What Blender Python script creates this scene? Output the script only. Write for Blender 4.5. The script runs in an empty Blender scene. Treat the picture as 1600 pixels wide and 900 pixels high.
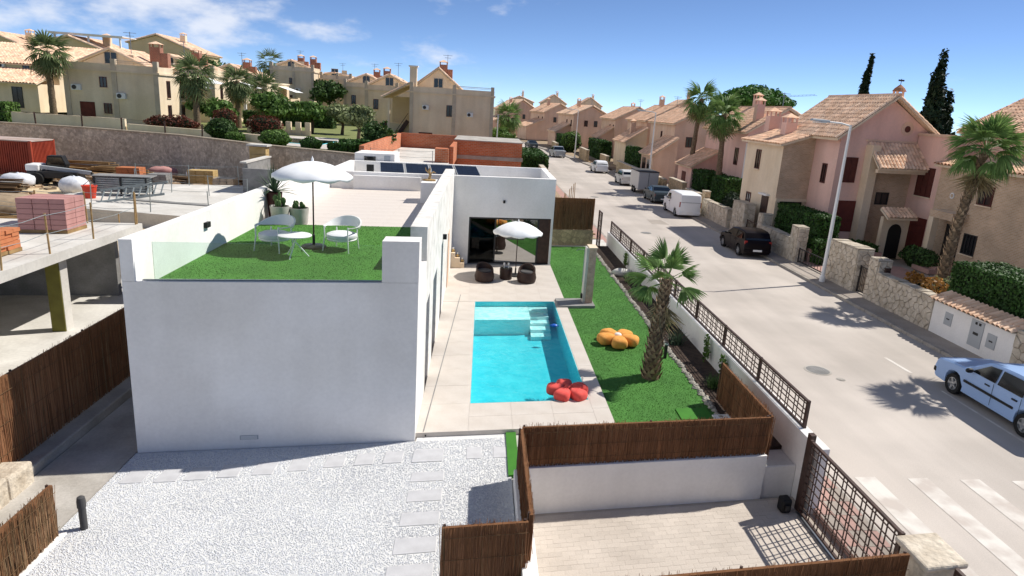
import bpy, math, random
import numpy as np
from mathutils import Vector, Matrix

rnd = random.Random(11)
scene = bpy.context.scene
COL = scene.collection
R = math.radians
PI = math.pi

# ------------------------------------------------------------------ camera
cam_d = bpy.data.cameras.new('camera')
cam_d.sensor_width = 36.0
cam_d.lens = 36.0 * 1050 / 1600
cam_d.clip_start = 0.1
cam_d.clip_end = 9000
cam = bpy.data.objects.new('camera', cam_d)
COL.objects.link(cam)
_p, _r, _a = 0.262786, 0.061921, -0.055671   # pitch down, roll, heading
_fw = Vector((0, math.cos(_p), -math.sin(_p))); _ri = Vector((1, 0, 0)); _up = _ri.cross(_fw)
_ix = math.cos(_r) * _ri + math.sin(_r) * _up
_iu = -math.sin(_r) * _ri + math.cos(_r) * _up
_M = Matrix((_ix, _iu, -_fw)).transposed()
cam.matrix_world = Matrix.Translation((0, 0, 6.9)) @ (Matrix.Rotation(_a, 3, 'Z') @ _M).to_4x4()
scene.camera = cam

# ------------------------------------------------------------------ sky and sun
SUN_AZ = math.atan2(.93, .38)          # from +Y towards +X
SUN_EL = R(48.5)
world = bpy.data.worlds.new('World'); scene.world = world
world.use_nodes = True
wt = world.node_tree; wn = wt.nodes; wl = wt.links
for n in list(wn): wn.remove(n)
w_out = wn.new('ShaderNodeOutputWorld'); w_bg = wn.new('ShaderNodeBackground')
w_sky = wn.new('ShaderNodeTexSky'); w_sky.sky_type = 'NISHITA'; w_sky.sun_disc = False
w_sky.sun_elevation = SUN_EL; w_sky.sun_rotation = SUN_AZ
w_sky.air_density = 0.36; w_sky.dust_density = 0.0; w_sky.ozone_density = 4.0
w_bg.inputs['Strength'].default_value = 0.116
# scattered fair-weather cumulus: noise on the sky direction, thinning out towards the north-east
w_tc = wn.new('ShaderNodeTexCoord')
w_map = wn.new('ShaderNodeMapping'); w_map.inputs['Scale'].default_value = (1.0, 1.0, 2.4); w_map.inputs['Location'].default_value = (1.9, 0, 0)
w_n1 = wn.new('ShaderNodeTexNoise'); w_n1.inputs['Scale'].default_value = 7.5; w_n1.inputs['Detail'].default_value = 6.0; w_n1.inputs['Roughness'].default_value = 0.56
w_sep = wn.new('ShaderNodeSeparateXYZ')
w_mx = wn.new('ShaderNodeMapRange'); w_mx.inputs['From Min'].default_value = 0.30; w_mx.inputs['From Max'].default_value = -0.75
w_mx.inputs['To Min'].default_value = -0.26; w_mx.inputs['To Max'].default_value = 0.116
w_add = wn.new('ShaderNodeMath'); w_add.operation = 'ADD'
w_mr = wn.new('ShaderNodeMapRange'); w_mr.inputs['From Min'].default_value = 0.43; w_mr.inputs['From Max'].default_value = 0.66
w_mr.interpolation_type = 'SMOOTHSTEP'
w_mr.inputs['To Max'].default_value = 0.8
w_mix = wn.new('ShaderNodeMix'); w_mix.data_type = 'RGBA'
w_mix.inputs[7].default_value = (6.0, 6.2, 6.7, 1)
wl.new(w_tc.outputs['Generated'], w_map.inputs['Vector']); wl.new(w_map.outputs['Vector'], w_n1.inputs['Vector'])
wl.new(w_tc.outputs['Generated'], w_sep.inputs['Vector']); wl.new(w_sep.outputs['X'], w_mx.inputs['Value'])
wl.new(w_n1.outputs['Fac'], w_add.inputs[0]); wl.new(w_mx.outputs['Result'], w_add.inputs[1])
wl.new(w_add.outputs[0], w_mr.inputs['Value'])
wl.new(w_mr.outputs['Result'], w_mix.inputs[0]); wl.new(w_sky.outputs['Color'], w_mix.inputs[6])
wl.new(w_mix.outputs[2], w_bg.inputs['Color']); wl.new(w_bg.outputs['Background'], w_out.inputs['Surface'])

sun_d = bpy.data.lights.new('sun', 'SUN'); sun_d.energy = 4.2; sun_d.angle = R(0.53); sun_d.color = (1.0, 0.95, 0.87)
sun = bpy.data.objects.new('sun', sun_d); COL.objects.link(sun)
_ts = Vector((math.sin(SUN_AZ) * math.cos(SUN_EL), math.cos(SUN_AZ) * math.cos(SUN_EL), math.sin(SUN_EL)))
sun.rotation_euler = _ts.to_track_quat('Z', 'Y').to_euler()
sun.location = (40, 20, 60)
scene.view_settings.view_transform = 'Standard'
scene.view_settings.look = 'None'
scene.view_settings.exposure = 0.40
scene.view_settings.gamma = 1.0
scene.view_settings.use_curve_mapping = False
scene.cycles.max_bounces = 6
scene.cycles.transparent_max_bounces = 12

# ------------------------------------------------------------------ helpers
SH = 0.1647                              # the plots run slightly askew to the street
def V(x, v, z=0.0): return (x, v + SH * x, z)
def shear(p): return (p[0], p[1] + SH * p[0], p[2])

def hexc(h):
    h = h.lstrip('#'); o = []
    for i in (0, 2, 4):
        c = int(h[i:i+2], 16) / 255
        o.append(c / 12.92 if c <= .04045 else ((c + .055) / 1.055) ** 2.4)
    return (*o, 1)

def mat(name, c1, c2=None, scale=4.0, detail=5.0, rough=.8, bump=0.0, bscale=60.0, metal=0.0, island=0.0, spec=.4, lo=.35, hi=.65,
        bdist=.01, fine=0.0, fscale=80.0, stretch=None, sub=0.0, coat=0.0):
    m = bpy.data.materials.new(name); m.use_nodes = True
    nt = m.node_tree; N = nt.nodes; L = nt.links
    b = N['Principled BSDF']
    b.inputs['Roughness'].default_value = rough; b.inputs['Metallic'].default_value = metal
    b.inputs['Specular IOR Level'].default_value = spec
    b.inputs['Coat Weight'].default_value = coat
    c1 = hexc(c1) if isinstance(c1, str) else c1
    c2 = hexc(c2) if isinstance(c2, str) else c2
    tc = N.new('ShaderNodeTexCoord'); src = tc.outputs['Object']
    if stretch:
        mp = N.new('ShaderNodeMapping'); mp.inputs['Scale'].default_value = stretch
        L.new(src, mp.inputs['Vector']); src = mp.outputs['Vector']
    col = None
    if c2:
        n = N.new('ShaderNodeTexNoise'); n.inputs['Scale'].default_value = scale; n.inputs['Detail'].default_value = detail
        L.new(src, n.inputs['Vector'])
        mr = N.new('ShaderNodeMapRange'); mr.inputs['From Min'].default_value = lo; mr.inputs['From Max'].default_value = hi
        L.new(n.outputs['Fac'], mr.inputs['Value'])
        mx = N.new('ShaderNodeMix'); mx.data_type = 'RGBA'
        mx.inputs[6].default_value = c1; mx.inputs[7].default_value = c2
        L.new(mr.outputs['Result'], mx.inputs[0]); col = mx.outputs[2]
    else:
        rg = N.new('ShaderNodeRGB'); rg.outputs[0].default_value = c1; col = rg.outputs[0]
    if fine:
        n2 = N.new('ShaderNodeTexNoise'); n2.inputs['Scale'].default_value = fscale; n2.inputs['Detail'].default_value = 3
        L.new(src, n2.inputs['Vector'])
        m2 = N.new('ShaderNodeMapRange'); m2.inputs['From Min'].default_value = .3; m2.inputs['From Max'].default_value = .7
        m2.inputs['To Min'].default_value = 1 - fine; m2.inputs['To Max'].default_value = 1 + fine
        L.new(n2.outputs['Fac'], m2.inputs['Value'])
        h2 = N.new('ShaderNodeHueSaturation'); L.new(col, h2.inputs['Color']); L.new(m2.outputs['Result'], h2.inputs['Value']); col = h2.outputs['Color']
    if island:
        g = N.new('ShaderNodeNewGeometry')
        m3 = N.new('ShaderNodeMapRange'); m3.inputs['To Min'].default_value = 1 - island; m3.inputs['To Max'].default_value = 1 + island
        L.new(g.outputs['Random Per Island'], m3.inputs['Value'])
        h3 = N.new('ShaderNodeHueSaturation'); L.new(col, h3.inputs['Color']); L.new(m3.outputs['Result'], h3.inputs['Value']); col = h3.outputs['Color']
    L.new(col, b.inputs['Base Color'])
    if bump:
        bn = N.new('ShaderNodeTexNoise'); bn.inputs['Scale'].default_value = bscale; bn.inputs['Detail'].default_value = 4
        L.new(src, bn.inputs['Vector'])
        bp = N.new('ShaderNodeBump'); bp.inputs['Strength'].default_value = bump; bp.inputs['Distance'].default_value = bdist
        L.new(bn.outputs['Fac'], bp.inputs['Height']); L.new(bp.outputs['Normal'], b.inputs['Normal'])
    return m

def wear(key, amt, scale, stretch, lo=.35, hi=.65):
    """a further layer of streaks or traffic wear on a material"""
    m = M[key]; nt = m.node_tree; N = nt.nodes; L = nt.links; b = N['Principled BSDF']
    lk = [l for l in L if l.to_socket == b.inputs['Base Color']][0]; src = lk.from_socket
    tc = N.new('ShaderNodeTexCoord'); mp = N.new('ShaderNodeMapping'); mp.inputs['Scale'].default_value = stretch
    n = N.new('ShaderNodeTexNoise'); n.inputs['Scale'].default_value = scale; n.inputs['Detail'].default_value = 7
    mr = N.new('ShaderNodeMapRange'); mr.inputs['From Min'].default_value = lo; mr.inputs['From Max'].default_value = hi
    mr.inputs['To Min'].default_value = 1 - amt; mr.inputs['To Max'].default_value = 1 + amt * .4
    hs = N.new('ShaderNodeHueSaturation')
    L.new(tc.outputs['Object'], mp.inputs['Vector']); L.new(mp.outputs['Vector'], n.inputs['Vector']); L.new(n.outputs['Fac'], mr.inputs['Value'])
    L.new(src, hs.inputs['Color']); L.new(mr.outputs['Result'], hs.inputs['Value']); L.new(hs.outputs['Color'], b.inputs['Base Color'])

def leafmat(name, c1, c2, isl=.35, tr=.25):
    m = mat(name, c1, c2, scale=1.3, rough=.6, island=isl, spec=.25)
    nt = m.node_tree; b = nt.nodes['Principled BSDF']; o = nt.nodes['Material Output']
    t = nt.nodes.new('ShaderNodeBsdfTranslucent'); mx = nt.nodes.new('ShaderNodeMixShader'); mx.inputs[0].default_value = tr
    lk = [l for l in nt.links if l.to_socket == b.inputs['Base Color']][0]
    nt.links.new(lk.from_socket, t.inputs['Color'])
    nt.links.new(b.outputs[0], mx.inputs[1]); nt.links.new(t.outputs[0], mx.inputs[2]); nt.links.new(mx.outputs[0], o.inputs['Surface'])
    return m

def voromat(name, c1, c2, cm, scale=3.0, rough=.9, mort=.06, bump=.6):
    """rubble masonry seen from afar: cells of stone with recessed joints"""
    m = mat(name, c1, c2, scale=.5, rough=rough, fine=.2, fscale=6)
    nt = m.node_tree; N = nt.nodes; L = nt.links; b = N['Principled BSDF']
    lk = [l for l in L if l.to_socket == b.inputs['Base Color']][0]; src = lk.from_socket
    tc = N.new('ShaderNodeTexCoord')
    vo = N.new('ShaderNodeTexVoronoi'); vo.feature = 'DISTANCE_TO_EDGE'; vo.inputs['Scale'].default_value = scale
    v2 = N.new('ShaderNodeTexVoronoi'); v2.inputs['Scale'].default_value = scale
    L.new(tc.outputs['Object'], vo.inputs['Vector']); L.new(tc.outputs['Object'], v2.inputs['Vector'])
    mr = N.new('ShaderNodeMapRange'); mr.inputs['From Max'].default_value = mort; L.new(vo.outputs['Distance'], mr.inputs['Value'])
    sp = N.new('ShaderNodeSeparateColor'); L.new(v2.outputs['Color'], sp.inputs[0])
    m2 = N.new('ShaderNodeMapRange'); m2.inputs['To Min'].default_value = .75; m2.inputs['To Max'].default_value = 1.2; L.new(sp.outputs[0], m2.inputs['Value'])
    hs = N.new('ShaderNodeHueSaturation'); L.new(src, hs.inputs['Color']); L.new(m2.outputs['Result'], hs.inputs['Value'])
    mx = N.new('ShaderNodeMix'); mx.data_type = 'RGBA'; mx.inputs[6].default_value = hexc(cm)
    L.new(mr.outputs['Result'], mx.inputs[0]); L.new(hs.outputs['Color'], mx.inputs[7]); L.new(mx.outputs[2], b.inputs['Base Color'])
    bp = N.new('ShaderNodeBump'); bp.inputs['Strength'].default_value = bump; bp.inputs['Distance'].default_value = .03
    L.new(mr.outputs['Result'], bp.inputs['Height']); L.new(bp.outputs['Normal'], b.inputs['Normal'])
    return m

def brickmat(name, c1, c2, cm, w=.3, h=.2, mortar=.02, rough=.9, axis='XZ'):
    m = mat(name, c1, None, rough=rough)
    nt = m.node_tree; N = nt.nodes; L = nt.links; b = N['Principled BSDF']
    tc = N.new('ShaderNodeTexCoord'); sp = N.new('ShaderNodeSeparateXYZ'); cb = N.new('ShaderNodeCombineXYZ')
    ad = N.new('ShaderNodeMath'); ad.operation = 'ADD'
    L.new(tc.outputs['Object'], sp.inputs[0]); L.new(sp.outputs['X'], ad.inputs[0]); L.new(sp.outputs['Y'], ad.inputs[1])
    L.new(ad.outputs[0], cb.inputs['X']); L.new(sp.outputs['Z'], cb.inputs['Y'])
    br = N.new('ShaderNodeTexBrick'); br.inputs['Scale'].default_value = 1; br.inputs['Brick Width'].default_value = w; br.inputs['Row Height'].default_value = h
    br.inputs['Mortar Size'].default_value = mortar; br.inputs['Color1'].default_value = hexc(c1); br.inputs['Color2'].default_value = hexc(c2); br.inputs['Mortar'].default_value = hexc(cm)
    L.new(cb.outputs[0], br.inputs['Vector'])
    n = N.new('ShaderNodeTexNoise'); n.inputs['Scale'].default_value = .9; n.inputs['Detail'].default_value = 6; L.new(tc.outputs['Object'], n.inputs['Vector'])
    mr = N.new('ShaderNodeMapRange'); mr.inputs['From Min'].default_value = .3; mr.inputs['From Max'].default_value = .7; mr.inputs['To Min'].default_value = .82; mr.inputs['To Max'].default_value = 1.15
    L.new(n.outputs['Fac'], mr.inputs['Value'])
    hs = N.new('ShaderNodeHueSaturation'); L.new(br.outputs['Color'], hs.inputs['Color']); L.new(mr.outputs['Result'], hs.inputs['Value'])
    L.new(hs.outputs['Color'], b.inputs['Base Color'])
    bp = N.new('ShaderNodeBump'); bp.inputs['Strength'].default_value = .4; bp.inputs['Distance'].default_value = .01; bp.invert = True
    L.new(br.outputs['Fac'], bp.inputs['Height']); L.new(bp.outputs['Normal'], b.inputs['Normal'])
    return m

M = {}
def dm(key, *a, **k): M[key] = mat(key, *a, **k)
dm('white', '#f3f1ee', '#e5e2dd', scale=.45, detail=9, rough=.85, bump=.15, bscale=90, bdist=.004, fine=.03, fscale=14)
dm('white_stone', '#e9e6e0', '#c3bfb8', scale=2.6, detail=8, rough=.9, bump=.5, bscale=14, bdist=.02, lo=.42, hi=.75)
dm('white_metal', '#e6e6e4', rough=.45)
dm('tile_cream', '#cec6bd', '#c5bcb2', scale=2.2, rough=.6, fine=.03, fscale=30)
dm('joint', '#a89f95', rough=.9)
dm('terrace_tile', '#d9d0c7', '#cfc5bb', scale=1.2, rough=.6, fine=.03, fscale=30)
dm('drive_joint', '#b4a99d', '#a69b90', scale=3, rough=.95)
dm('roof_tar', '#cfcdc9', rough=.9)
dm('concrete', '#b9b4ac', '#9d978e', scale=1.2, rough=.9, bump=.3, bscale=30, fine=.08, fscale=20)
dm('concrete_pale', '#d6d3cc', '#c2beb6', scale=.9, rough=.9, bump=.2, bscale=30, fine=.06, fscale=12)
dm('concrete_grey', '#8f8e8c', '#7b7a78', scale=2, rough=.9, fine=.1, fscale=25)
dm('road', '#c2b9b0', '#b5aca3', scale=.22, detail=8, rough=.88, bump=.25, bscale=70, fine=.07, fscale=40)
dm('road_patch', '#a59c93', '#9a9188', scale=1.2, rough=.9, fine=.06, fscale=40)
dm('paint_road', '#d6d1c9', '#bdb3aa', scale=1.6, detail=10, rough=.8, lo=.42, hi=.62)
dm('kerb', '#a7a199', '#928b82', scale=2, rough=.9, fine=.1, fscale=20)
dm('pavement', '#a69c92', '#93897f', scale=.8, rough=.9, fine=.08, fscale=14)
dm('pavement_pink', '#b58f84', '#a4877d', scale=.8, rough=.9, fine=.08, fscale=14)
dm('paver', '#c4baaf', '#b6aca1', scale=.9, rough=.9, island=.05, fine=.08, fscale=40)
dm('stepping', '#c4c4c6', '#b8b8ba', scale=4, rough=.85, fine=.05, fscale=60)
dm('pebble', '#e0e2e6', '#d2d4d9', scale=.7, rough=.85, island=.12)
dm('gravel_base', '#e2e2e0', '#cfcfcd', scale=60, rough=.9, bump=.8, bscale=120)
dm('earth', '#a8957c', '#8d7a62', scale=.5, rough=.95, fine=.15, fscale=6, bump=.5, bscale=8)
dm('sand', '#d3c19f', '#bfa985', scale=.4, rough=.95, fine=.1, fscale=6, bump=.4, bscale=6)
dm('soil', '#4a3a30', '#33271f', scale=6, rough=.95, bump=.9, bscale=30, bdist=.03)
dm('terrain', '#9a8f74', '#7c7a5a', scale=.02, rough=.95, fine=.15, fscale=.3)
dm('turf', '#457a2f', '#3d6f2a', scale=1.1, detail=6, rough=.9, bump=.3, bscale=220, fine=.10, fscale=25, lo=.3, hi=.7)
dm('turf_mat', '#3d7d22', '#36721e', scale=3, rough=.85, fine=.05, fscale=60)
M['blade'] = leafmat('blade', '#578342', '#4a7538', isl=.10, tr=.35)
dm('turf_terrace', '#4f8431', '#46782c', scale=1.6, rough=.9, bump=.3, bscale=220, fine=.08, fscale=25)
dm('dry_lawn', '#7f8550', '#6d7544', scale=1, rough=.95, fine=.12, fscale=20)
dm('heather', '#9e7150', '#80593b', scale=1.2, rough=.95, island=.38, stretch=(1, 1, .3))
dm('heather_pale', '#a08a68', '#7d6747', scale=2, rough=.9, island=.35)
dm('heather_core', '#6b4629', '#785234', scale=2.0, rough=.95, fine=.3, fscale=60, stretch=(6, 6, .3))
dm('heather_old', '#8f7154', '#75593d', scale=.9, rough=.95, island=.5)
dm('brown_metal', '#4b352c', '#3c2a23', scale=6, rough=.55)
dm('dark_metal', '#2b2a2a', rough=.5)
dm('black', '#161616', rough=.6)
dm('steel', '#8c9094', rough=.35, metal=.8)
dm('grey_paint', '#a9adb0', rough=.5)
dm('wicker', '#3a2620', '#2a1a16', scale=30, rough=.55, bump=.8, bscale=70, bdist=.01)
dm('canvas', '#f2f3f3', '#e6e8ea', scale=3, rough=.9)
dm('cushion', '#dfe0e2', '#cfd1d4', scale=3, rough=.95)
dm('pot_grey', '#b7b3ac', '#a39f98', scale=6, rough=.85)
dm('pot_brown', '#4a2019', '#38170f', scale=5, rough=.6)
dm('cactus', '#56703f', '#44592f', scale=9, rough=.8)
dm('orange', '#e5a255', '#d99445', scale=9, rough=.95, bump=.4, bscale=120)
dm('red', '#e55f57', '#d64f49', scale=9, rough=.95, bump=.4, bscale=120)
dm('button', '#e7e4de', rough=.9)
dm('pool_tile', '#5fd4de', '#50c9d6', scale=2, rough=.4)
dm('pool_shelf', '#e9f5f3', '#e0f1f0', scale=2, rough=.4)
dm('blue_plastic', '#2563c4', rough=.4)
dm('wood', '#b79a6c', '#98794d', scale=2, rough=.85, stretch=(.4, 4, 4))
dm('wood_dark', '#6f563a', '#57422b', scale=2, rough=.9, island=.4)
dm('timber', '#a3875c', '#7d6340', scale=1.5, rough=.9, island=.45)
dm('pink_block', '#b98a84', '#a87a74', scale=2, rough=.85, island=.18)
dm('orange_brick', '#c07a52', '#a9653f', scale=2, rough=.9, island=.3)
dm('formply', '#716c2c', '#625d22', scale=3, rough=.7)
dm('galv', '#9ea6a6', '#868f90', scale=3, rough=.5, metal=.4)
dm('container', '#a5452e', '#8c3623', scale=1.5, rough=.6)
dm('container_roof', '#b9aaa2', '#a58d80', scale=1, rough=.7)
dm('plastic_bag', '#e3e5ea', '#cdd1d8', scale=5, rough=.5)
dm('bucket_red', '#c63c22', rough=.5)
dm('debris', '#b39a7c', '#7f6f60', scale=.8, rough=.95, island=.5)
dm('tan_block', '#c3a878', '#b0955f', scale=3, rough=.9)
M['brick_red'] = brickmat('brick_red', '#c97a52', '#bb6840', '#b89a86', w=.32, h=.13, mortar=.012)
M['brick_ochre'] = brickmat('brick_ochre', '#cdb091', '#bc9d7e', '#cdbba6', w=.26, h=.075, mortar=.012)
M['brick_ch'] = brickmat('brick_ch', '#a35f45', '#92503a', '#b09a88', w=.25, h=.08, mortar=.012)
M['rubble_far'] = voromat('rubble_far', '#bdb1a2', '#a99d8e', '#a0958a', scale=4.2, bump=.3)
M['rubble_back'] = voromat('rubble_back', '#c2ac8c', '#ab9574', '#9a8a70', scale=4.0)
dm('shower_stone', '#d0b49f', '#b99b87', scale=4, rough=.9, island=.15, fine=.1, fscale=25)
dm('mortar', '#a79b89', '#8f8373', scale=5, rough=.95, bump=.5, bscale=40)
dm('rock', '#cabfae', '#ab9e8b', scale=3, rough=.9, island=.2, fine=.12, fscale=25, bump=.4, bscale=30)
dm('rock_rough', '#d3c8b6', '#b3a693', scale=2.5, rough=.95, fine=.15, fscale=12, bump=.8, bscale=9, bdist=.05)
dm('edging', '#b9b4aa', '#8f897e', scale=5, rough=.9, bump=.5, bscale=30)
dm('yellow', '#efdcc0', '#e6d0b2', scale=.5, rough=.9, fine=.04, fscale=8)
dm('yellow_deep', '#dfcba2', '#d4bd92', scale=.5, rough=.9, fine=.04, fscale=8)
dm('beige', '#ead8bd', '#dfcbad', scale=.5, rough=.9, fine=.04, fscale=8)
dm('grey_trim', '#cbbda9', '#bdae99', scale=1.5, rough=.9)
dm('pink', '#e9c3b4', '#e2b9a9', scale=.5, rough=.9, fine=.04, fscale=8)
dm('pink_old', '#e3c3aa', '#d9b69b', scale=.5, rough=.9, fine=.05, fscale=8)
dm('cream', '#e8d5ba', '#dcc6a8', scale=.6, rough=.9, fine=.04, fscale=8)
dm('tile', '#e6c1a3', '#d6aa8a', scale=1.5, rough=.85, island=.22, fine=.12, fscale=5)
dm('tile_pale', '#ecccb0', '#deb797', scale=1.5, rough=.85, island=.22, fine=.12, fscale=5)
dm('tile_under', '#a37657', '#8e6348', scale=1.5, rough=.9)
dm('shutter', '#5e2f27', '#522821', scale=4, rough=.7)
dm('wood_door', '#6a2f22', '#59261b', scale=3, rough=.7)
dm('garage', '#6b3029', '#5f2a24', scale=4, rough=.7)
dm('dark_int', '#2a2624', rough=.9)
dm('sofa', '#4b4a4a', rough=.9)
dm('solar', '#14171e', '#1b2029', scale=2, rough=.3, spec=.3)
dm('rubber', '#1b1b1b', rough=.85)
dm('alloy', '#a8abad', rough=.35, metal=.7)
dm('lamp_red', '#8c1512', rough=.3)
dm('lamp_clear', '#d9dde0', rough=.15)
dm('trunk', '#8b7860', '#5d4d3d', scale=7, rough=.95, bump=.9, bscale=25, bdist=.03, stretch=(1, 1, 2.5))
dm('bark', '#6b5a48', '#4c3f32', scale=6, rough=.95, bump=.8, bscale=20, bdist=.03, stretch=(1, 1, .4))
dm('boot', '#a8937a', '#7b6650', scale=4, rough=.95, island=.4)
M['frond'] = leafmat('frond', '#7d9a58', '#658447', isl=.3)
M['frond_far'] = leafmat('frond_far', '#78875a', '#64744a', isl=.3)
M['frond_dry'] = leafmat('frond_dry', '#a89a78', '#8f805c', isl=.3)
M['leaf'] = leafmat('leaf', '#64823f', '#4f6c30', isl=.4)
M['leaf_dark'] = leafmat('leaf_dark', '#45602f', '#364f24', isl=.4, tr=.15)
M['hedge'] = leafmat('hedge', '#3d5f28', '#304d1e', isl=.4, tr=.15)
M['cypress'] = leafmat('cypress', '#22351d', '#1a2a16', isl=.4, tr=.1)
M['olive'] = leafmat('olive', '#8b946a', '#737f52', isl=.35)
M['pine'] = leafmat('pine', '#4f7a2e', '#3d6322', isl=.4, tr=.15)
M['autumn'] = leafmat('autumn', '#b58544', '#966b33', isl=.45)
M['red_leaf'] = leafmat('red_leaf', '#6d3a2c', '#552b20', isl=.4)
M['agave'] = leafmat('agave', '#4b5f46', '#3a4c38', isl=.25, tr=.1)
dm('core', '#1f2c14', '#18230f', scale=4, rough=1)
dm('crane', '#9aa4ad', rough=.7)

wear('road', .10, 1.0, (.9, .05, 1)); wear('road', .07, .35, (1, 1, 1), .45, .6); wear('white', .03, 1.0, (2.6, 2.6, .13)); wear('white', .03, .7, (1, 1, 1), .5, .62); wear('concrete_pale', .12, .5, (1, 1, 1)); wear('tile_cream', .05, .6, (1, 1, 1))
for _k in ('pink', 'yellow', 'beige', 'pink_old', 'cream'): wear(_k, .08, 1.0, (1.2, 1.2, .12))
wear('turf', .12, .9, (1, .35, 1)); wear('turf_terrace', .10, .9, (1, .35, 1))
def glassmat(name, tint, rough=.02, mixc=.12):
    m = bpy.data.materials.new(name); m.use_nodes = True; nt = m.node_tree; N = nt.nodes; L = nt.links
    for n in list(N): N.remove(n)
    o = N.new('ShaderNodeOutputMaterial'); t = N.new('ShaderNodeBsdfTransparent'); t.inputs['Color'].default_value = tint
    g = N.new('ShaderNodeBsdfGlossy'); g.inputs['Roughness'].default_value = rough
    fr = N.new('ShaderNodeFresnel'); fr.inputs['IOR'].default_value = 1.5
    ad = N.new('ShaderNodeMath'); ad.operation = 'ADD'; ad.inputs[1].default_value = mixc
    mx = N.new('ShaderNodeMixShader'); L.new(fr.outputs[0], ad.inputs[0]); L.new(ad.outputs[0], mx.inputs[0])
    L.new(t.outputs[0], mx.inputs[1]); L.new(g.outputs[0], mx.inputs[2]); L.new(mx.outputs[0], o.inputs['Surface'])
    return m
M['glass_clear'] = glassmat('glass_clear', (.90, .97, .95, 1), mixc=.03)
M['glass_tint'] = glassmat('glass_tint', (.55, .58, .58, 1), mixc=-.03)
M['glass_mirror'] = glassmat('glass_mirror', (.20, .23, .23, 1), mixc=.5)
dm('car_glass', '#12161a', rough=.06, spec=.8)
dm('pane', '#1d1f22', rough=.1, spec=.6)
dm('pane_shade', '#33231e', rough=.25, spec=.4)

def watermat(name, tint, bs=3.0):
    m = glassmat(name, tint, rough=.03, mixc=0.0); nt = m.node_tree; N = nt.nodes; L = nt.links
    fr = [n for n in N if n.type == 'FRESNEL'][0]; fr.inputs['IOR'].default_value = 1.33
    gl = [n for n in N if n.type == 'BSDF_GLOSSY'][0]
    tc = N.new('ShaderNodeTexCoord'); n = N.new('ShaderNodeTexNoise'); n.inputs['Scale'].default_value = bs; n.inputs['Detail'].default_value = 3
    n.inputs['Distortion'].default_value = 1.2
    L.new(tc.outputs['Object'], n.inputs['Vector'])
    bp = N.new('ShaderNodeBump'); bp.inputs['Strength'].default_value = .35; bp.inputs['Distance'].default_value = .04
    L.new(n.outputs['Fac'], bp.inputs['Height']); L.new(bp.outputs['Normal'], gl.inputs['Normal']); L.new(bp.outputs['Normal'], fr.inputs['Normal'])
    # ripples bend the light, so the tint wavers with them
    mr = N.new('ShaderNodeMapRange'); mr.inputs['From Min'].default_value = .38; mr.inputs['From Max'].default_value = .62
    L.new(n.outputs['Fac'], mr.inputs['Value'])
    mx = N.new('ShaderNodeMix'); mx.data_type = 'RGBA'; mx.inputs[6].default_value = tint
    mx.inputs[7].default_value = tuple(min(1, c * k) for c, k in zip(tint[:3], (1.5, 1.07, 1.05))) + (1,)
    L.new(mr.outputs['Result'], mx.inputs[0])
    t = [k for k in N if k.type == 'BSDF_TRANSPARENT'][0]; L.new(mx.outputs[2], t.inputs['Color'])
    return m
M['water'] = watermat('water', (.58, .93, .95, 1), 3.6)

def paint(key, c, rough=.3, metal=.0):
    M[key] = mat(key, c, rough=rough + .12, metal=metal, coat=.12, spec=.35)
paint('car_blue', '#93b0d9'); paint('car_dark', '#120c10', rough=.25); paint('car_white', '#e8eaec'); paint('car_slate', '#39444a'); paint('car_silver', '#b4b8bb', metal=.3)
M['car_dark'].node_tree.nodes['Principled BSDF'].inputs['Specular IOR Level'].default_value = .12; M['car_dark'].node_tree.nodes['Principled BSDF'].inputs['Coat Weight'].default_value = .03
paint('car_grey', '#c8c8c6'); paint('car_pick', '#9fa6ac', metal=.3)

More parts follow.
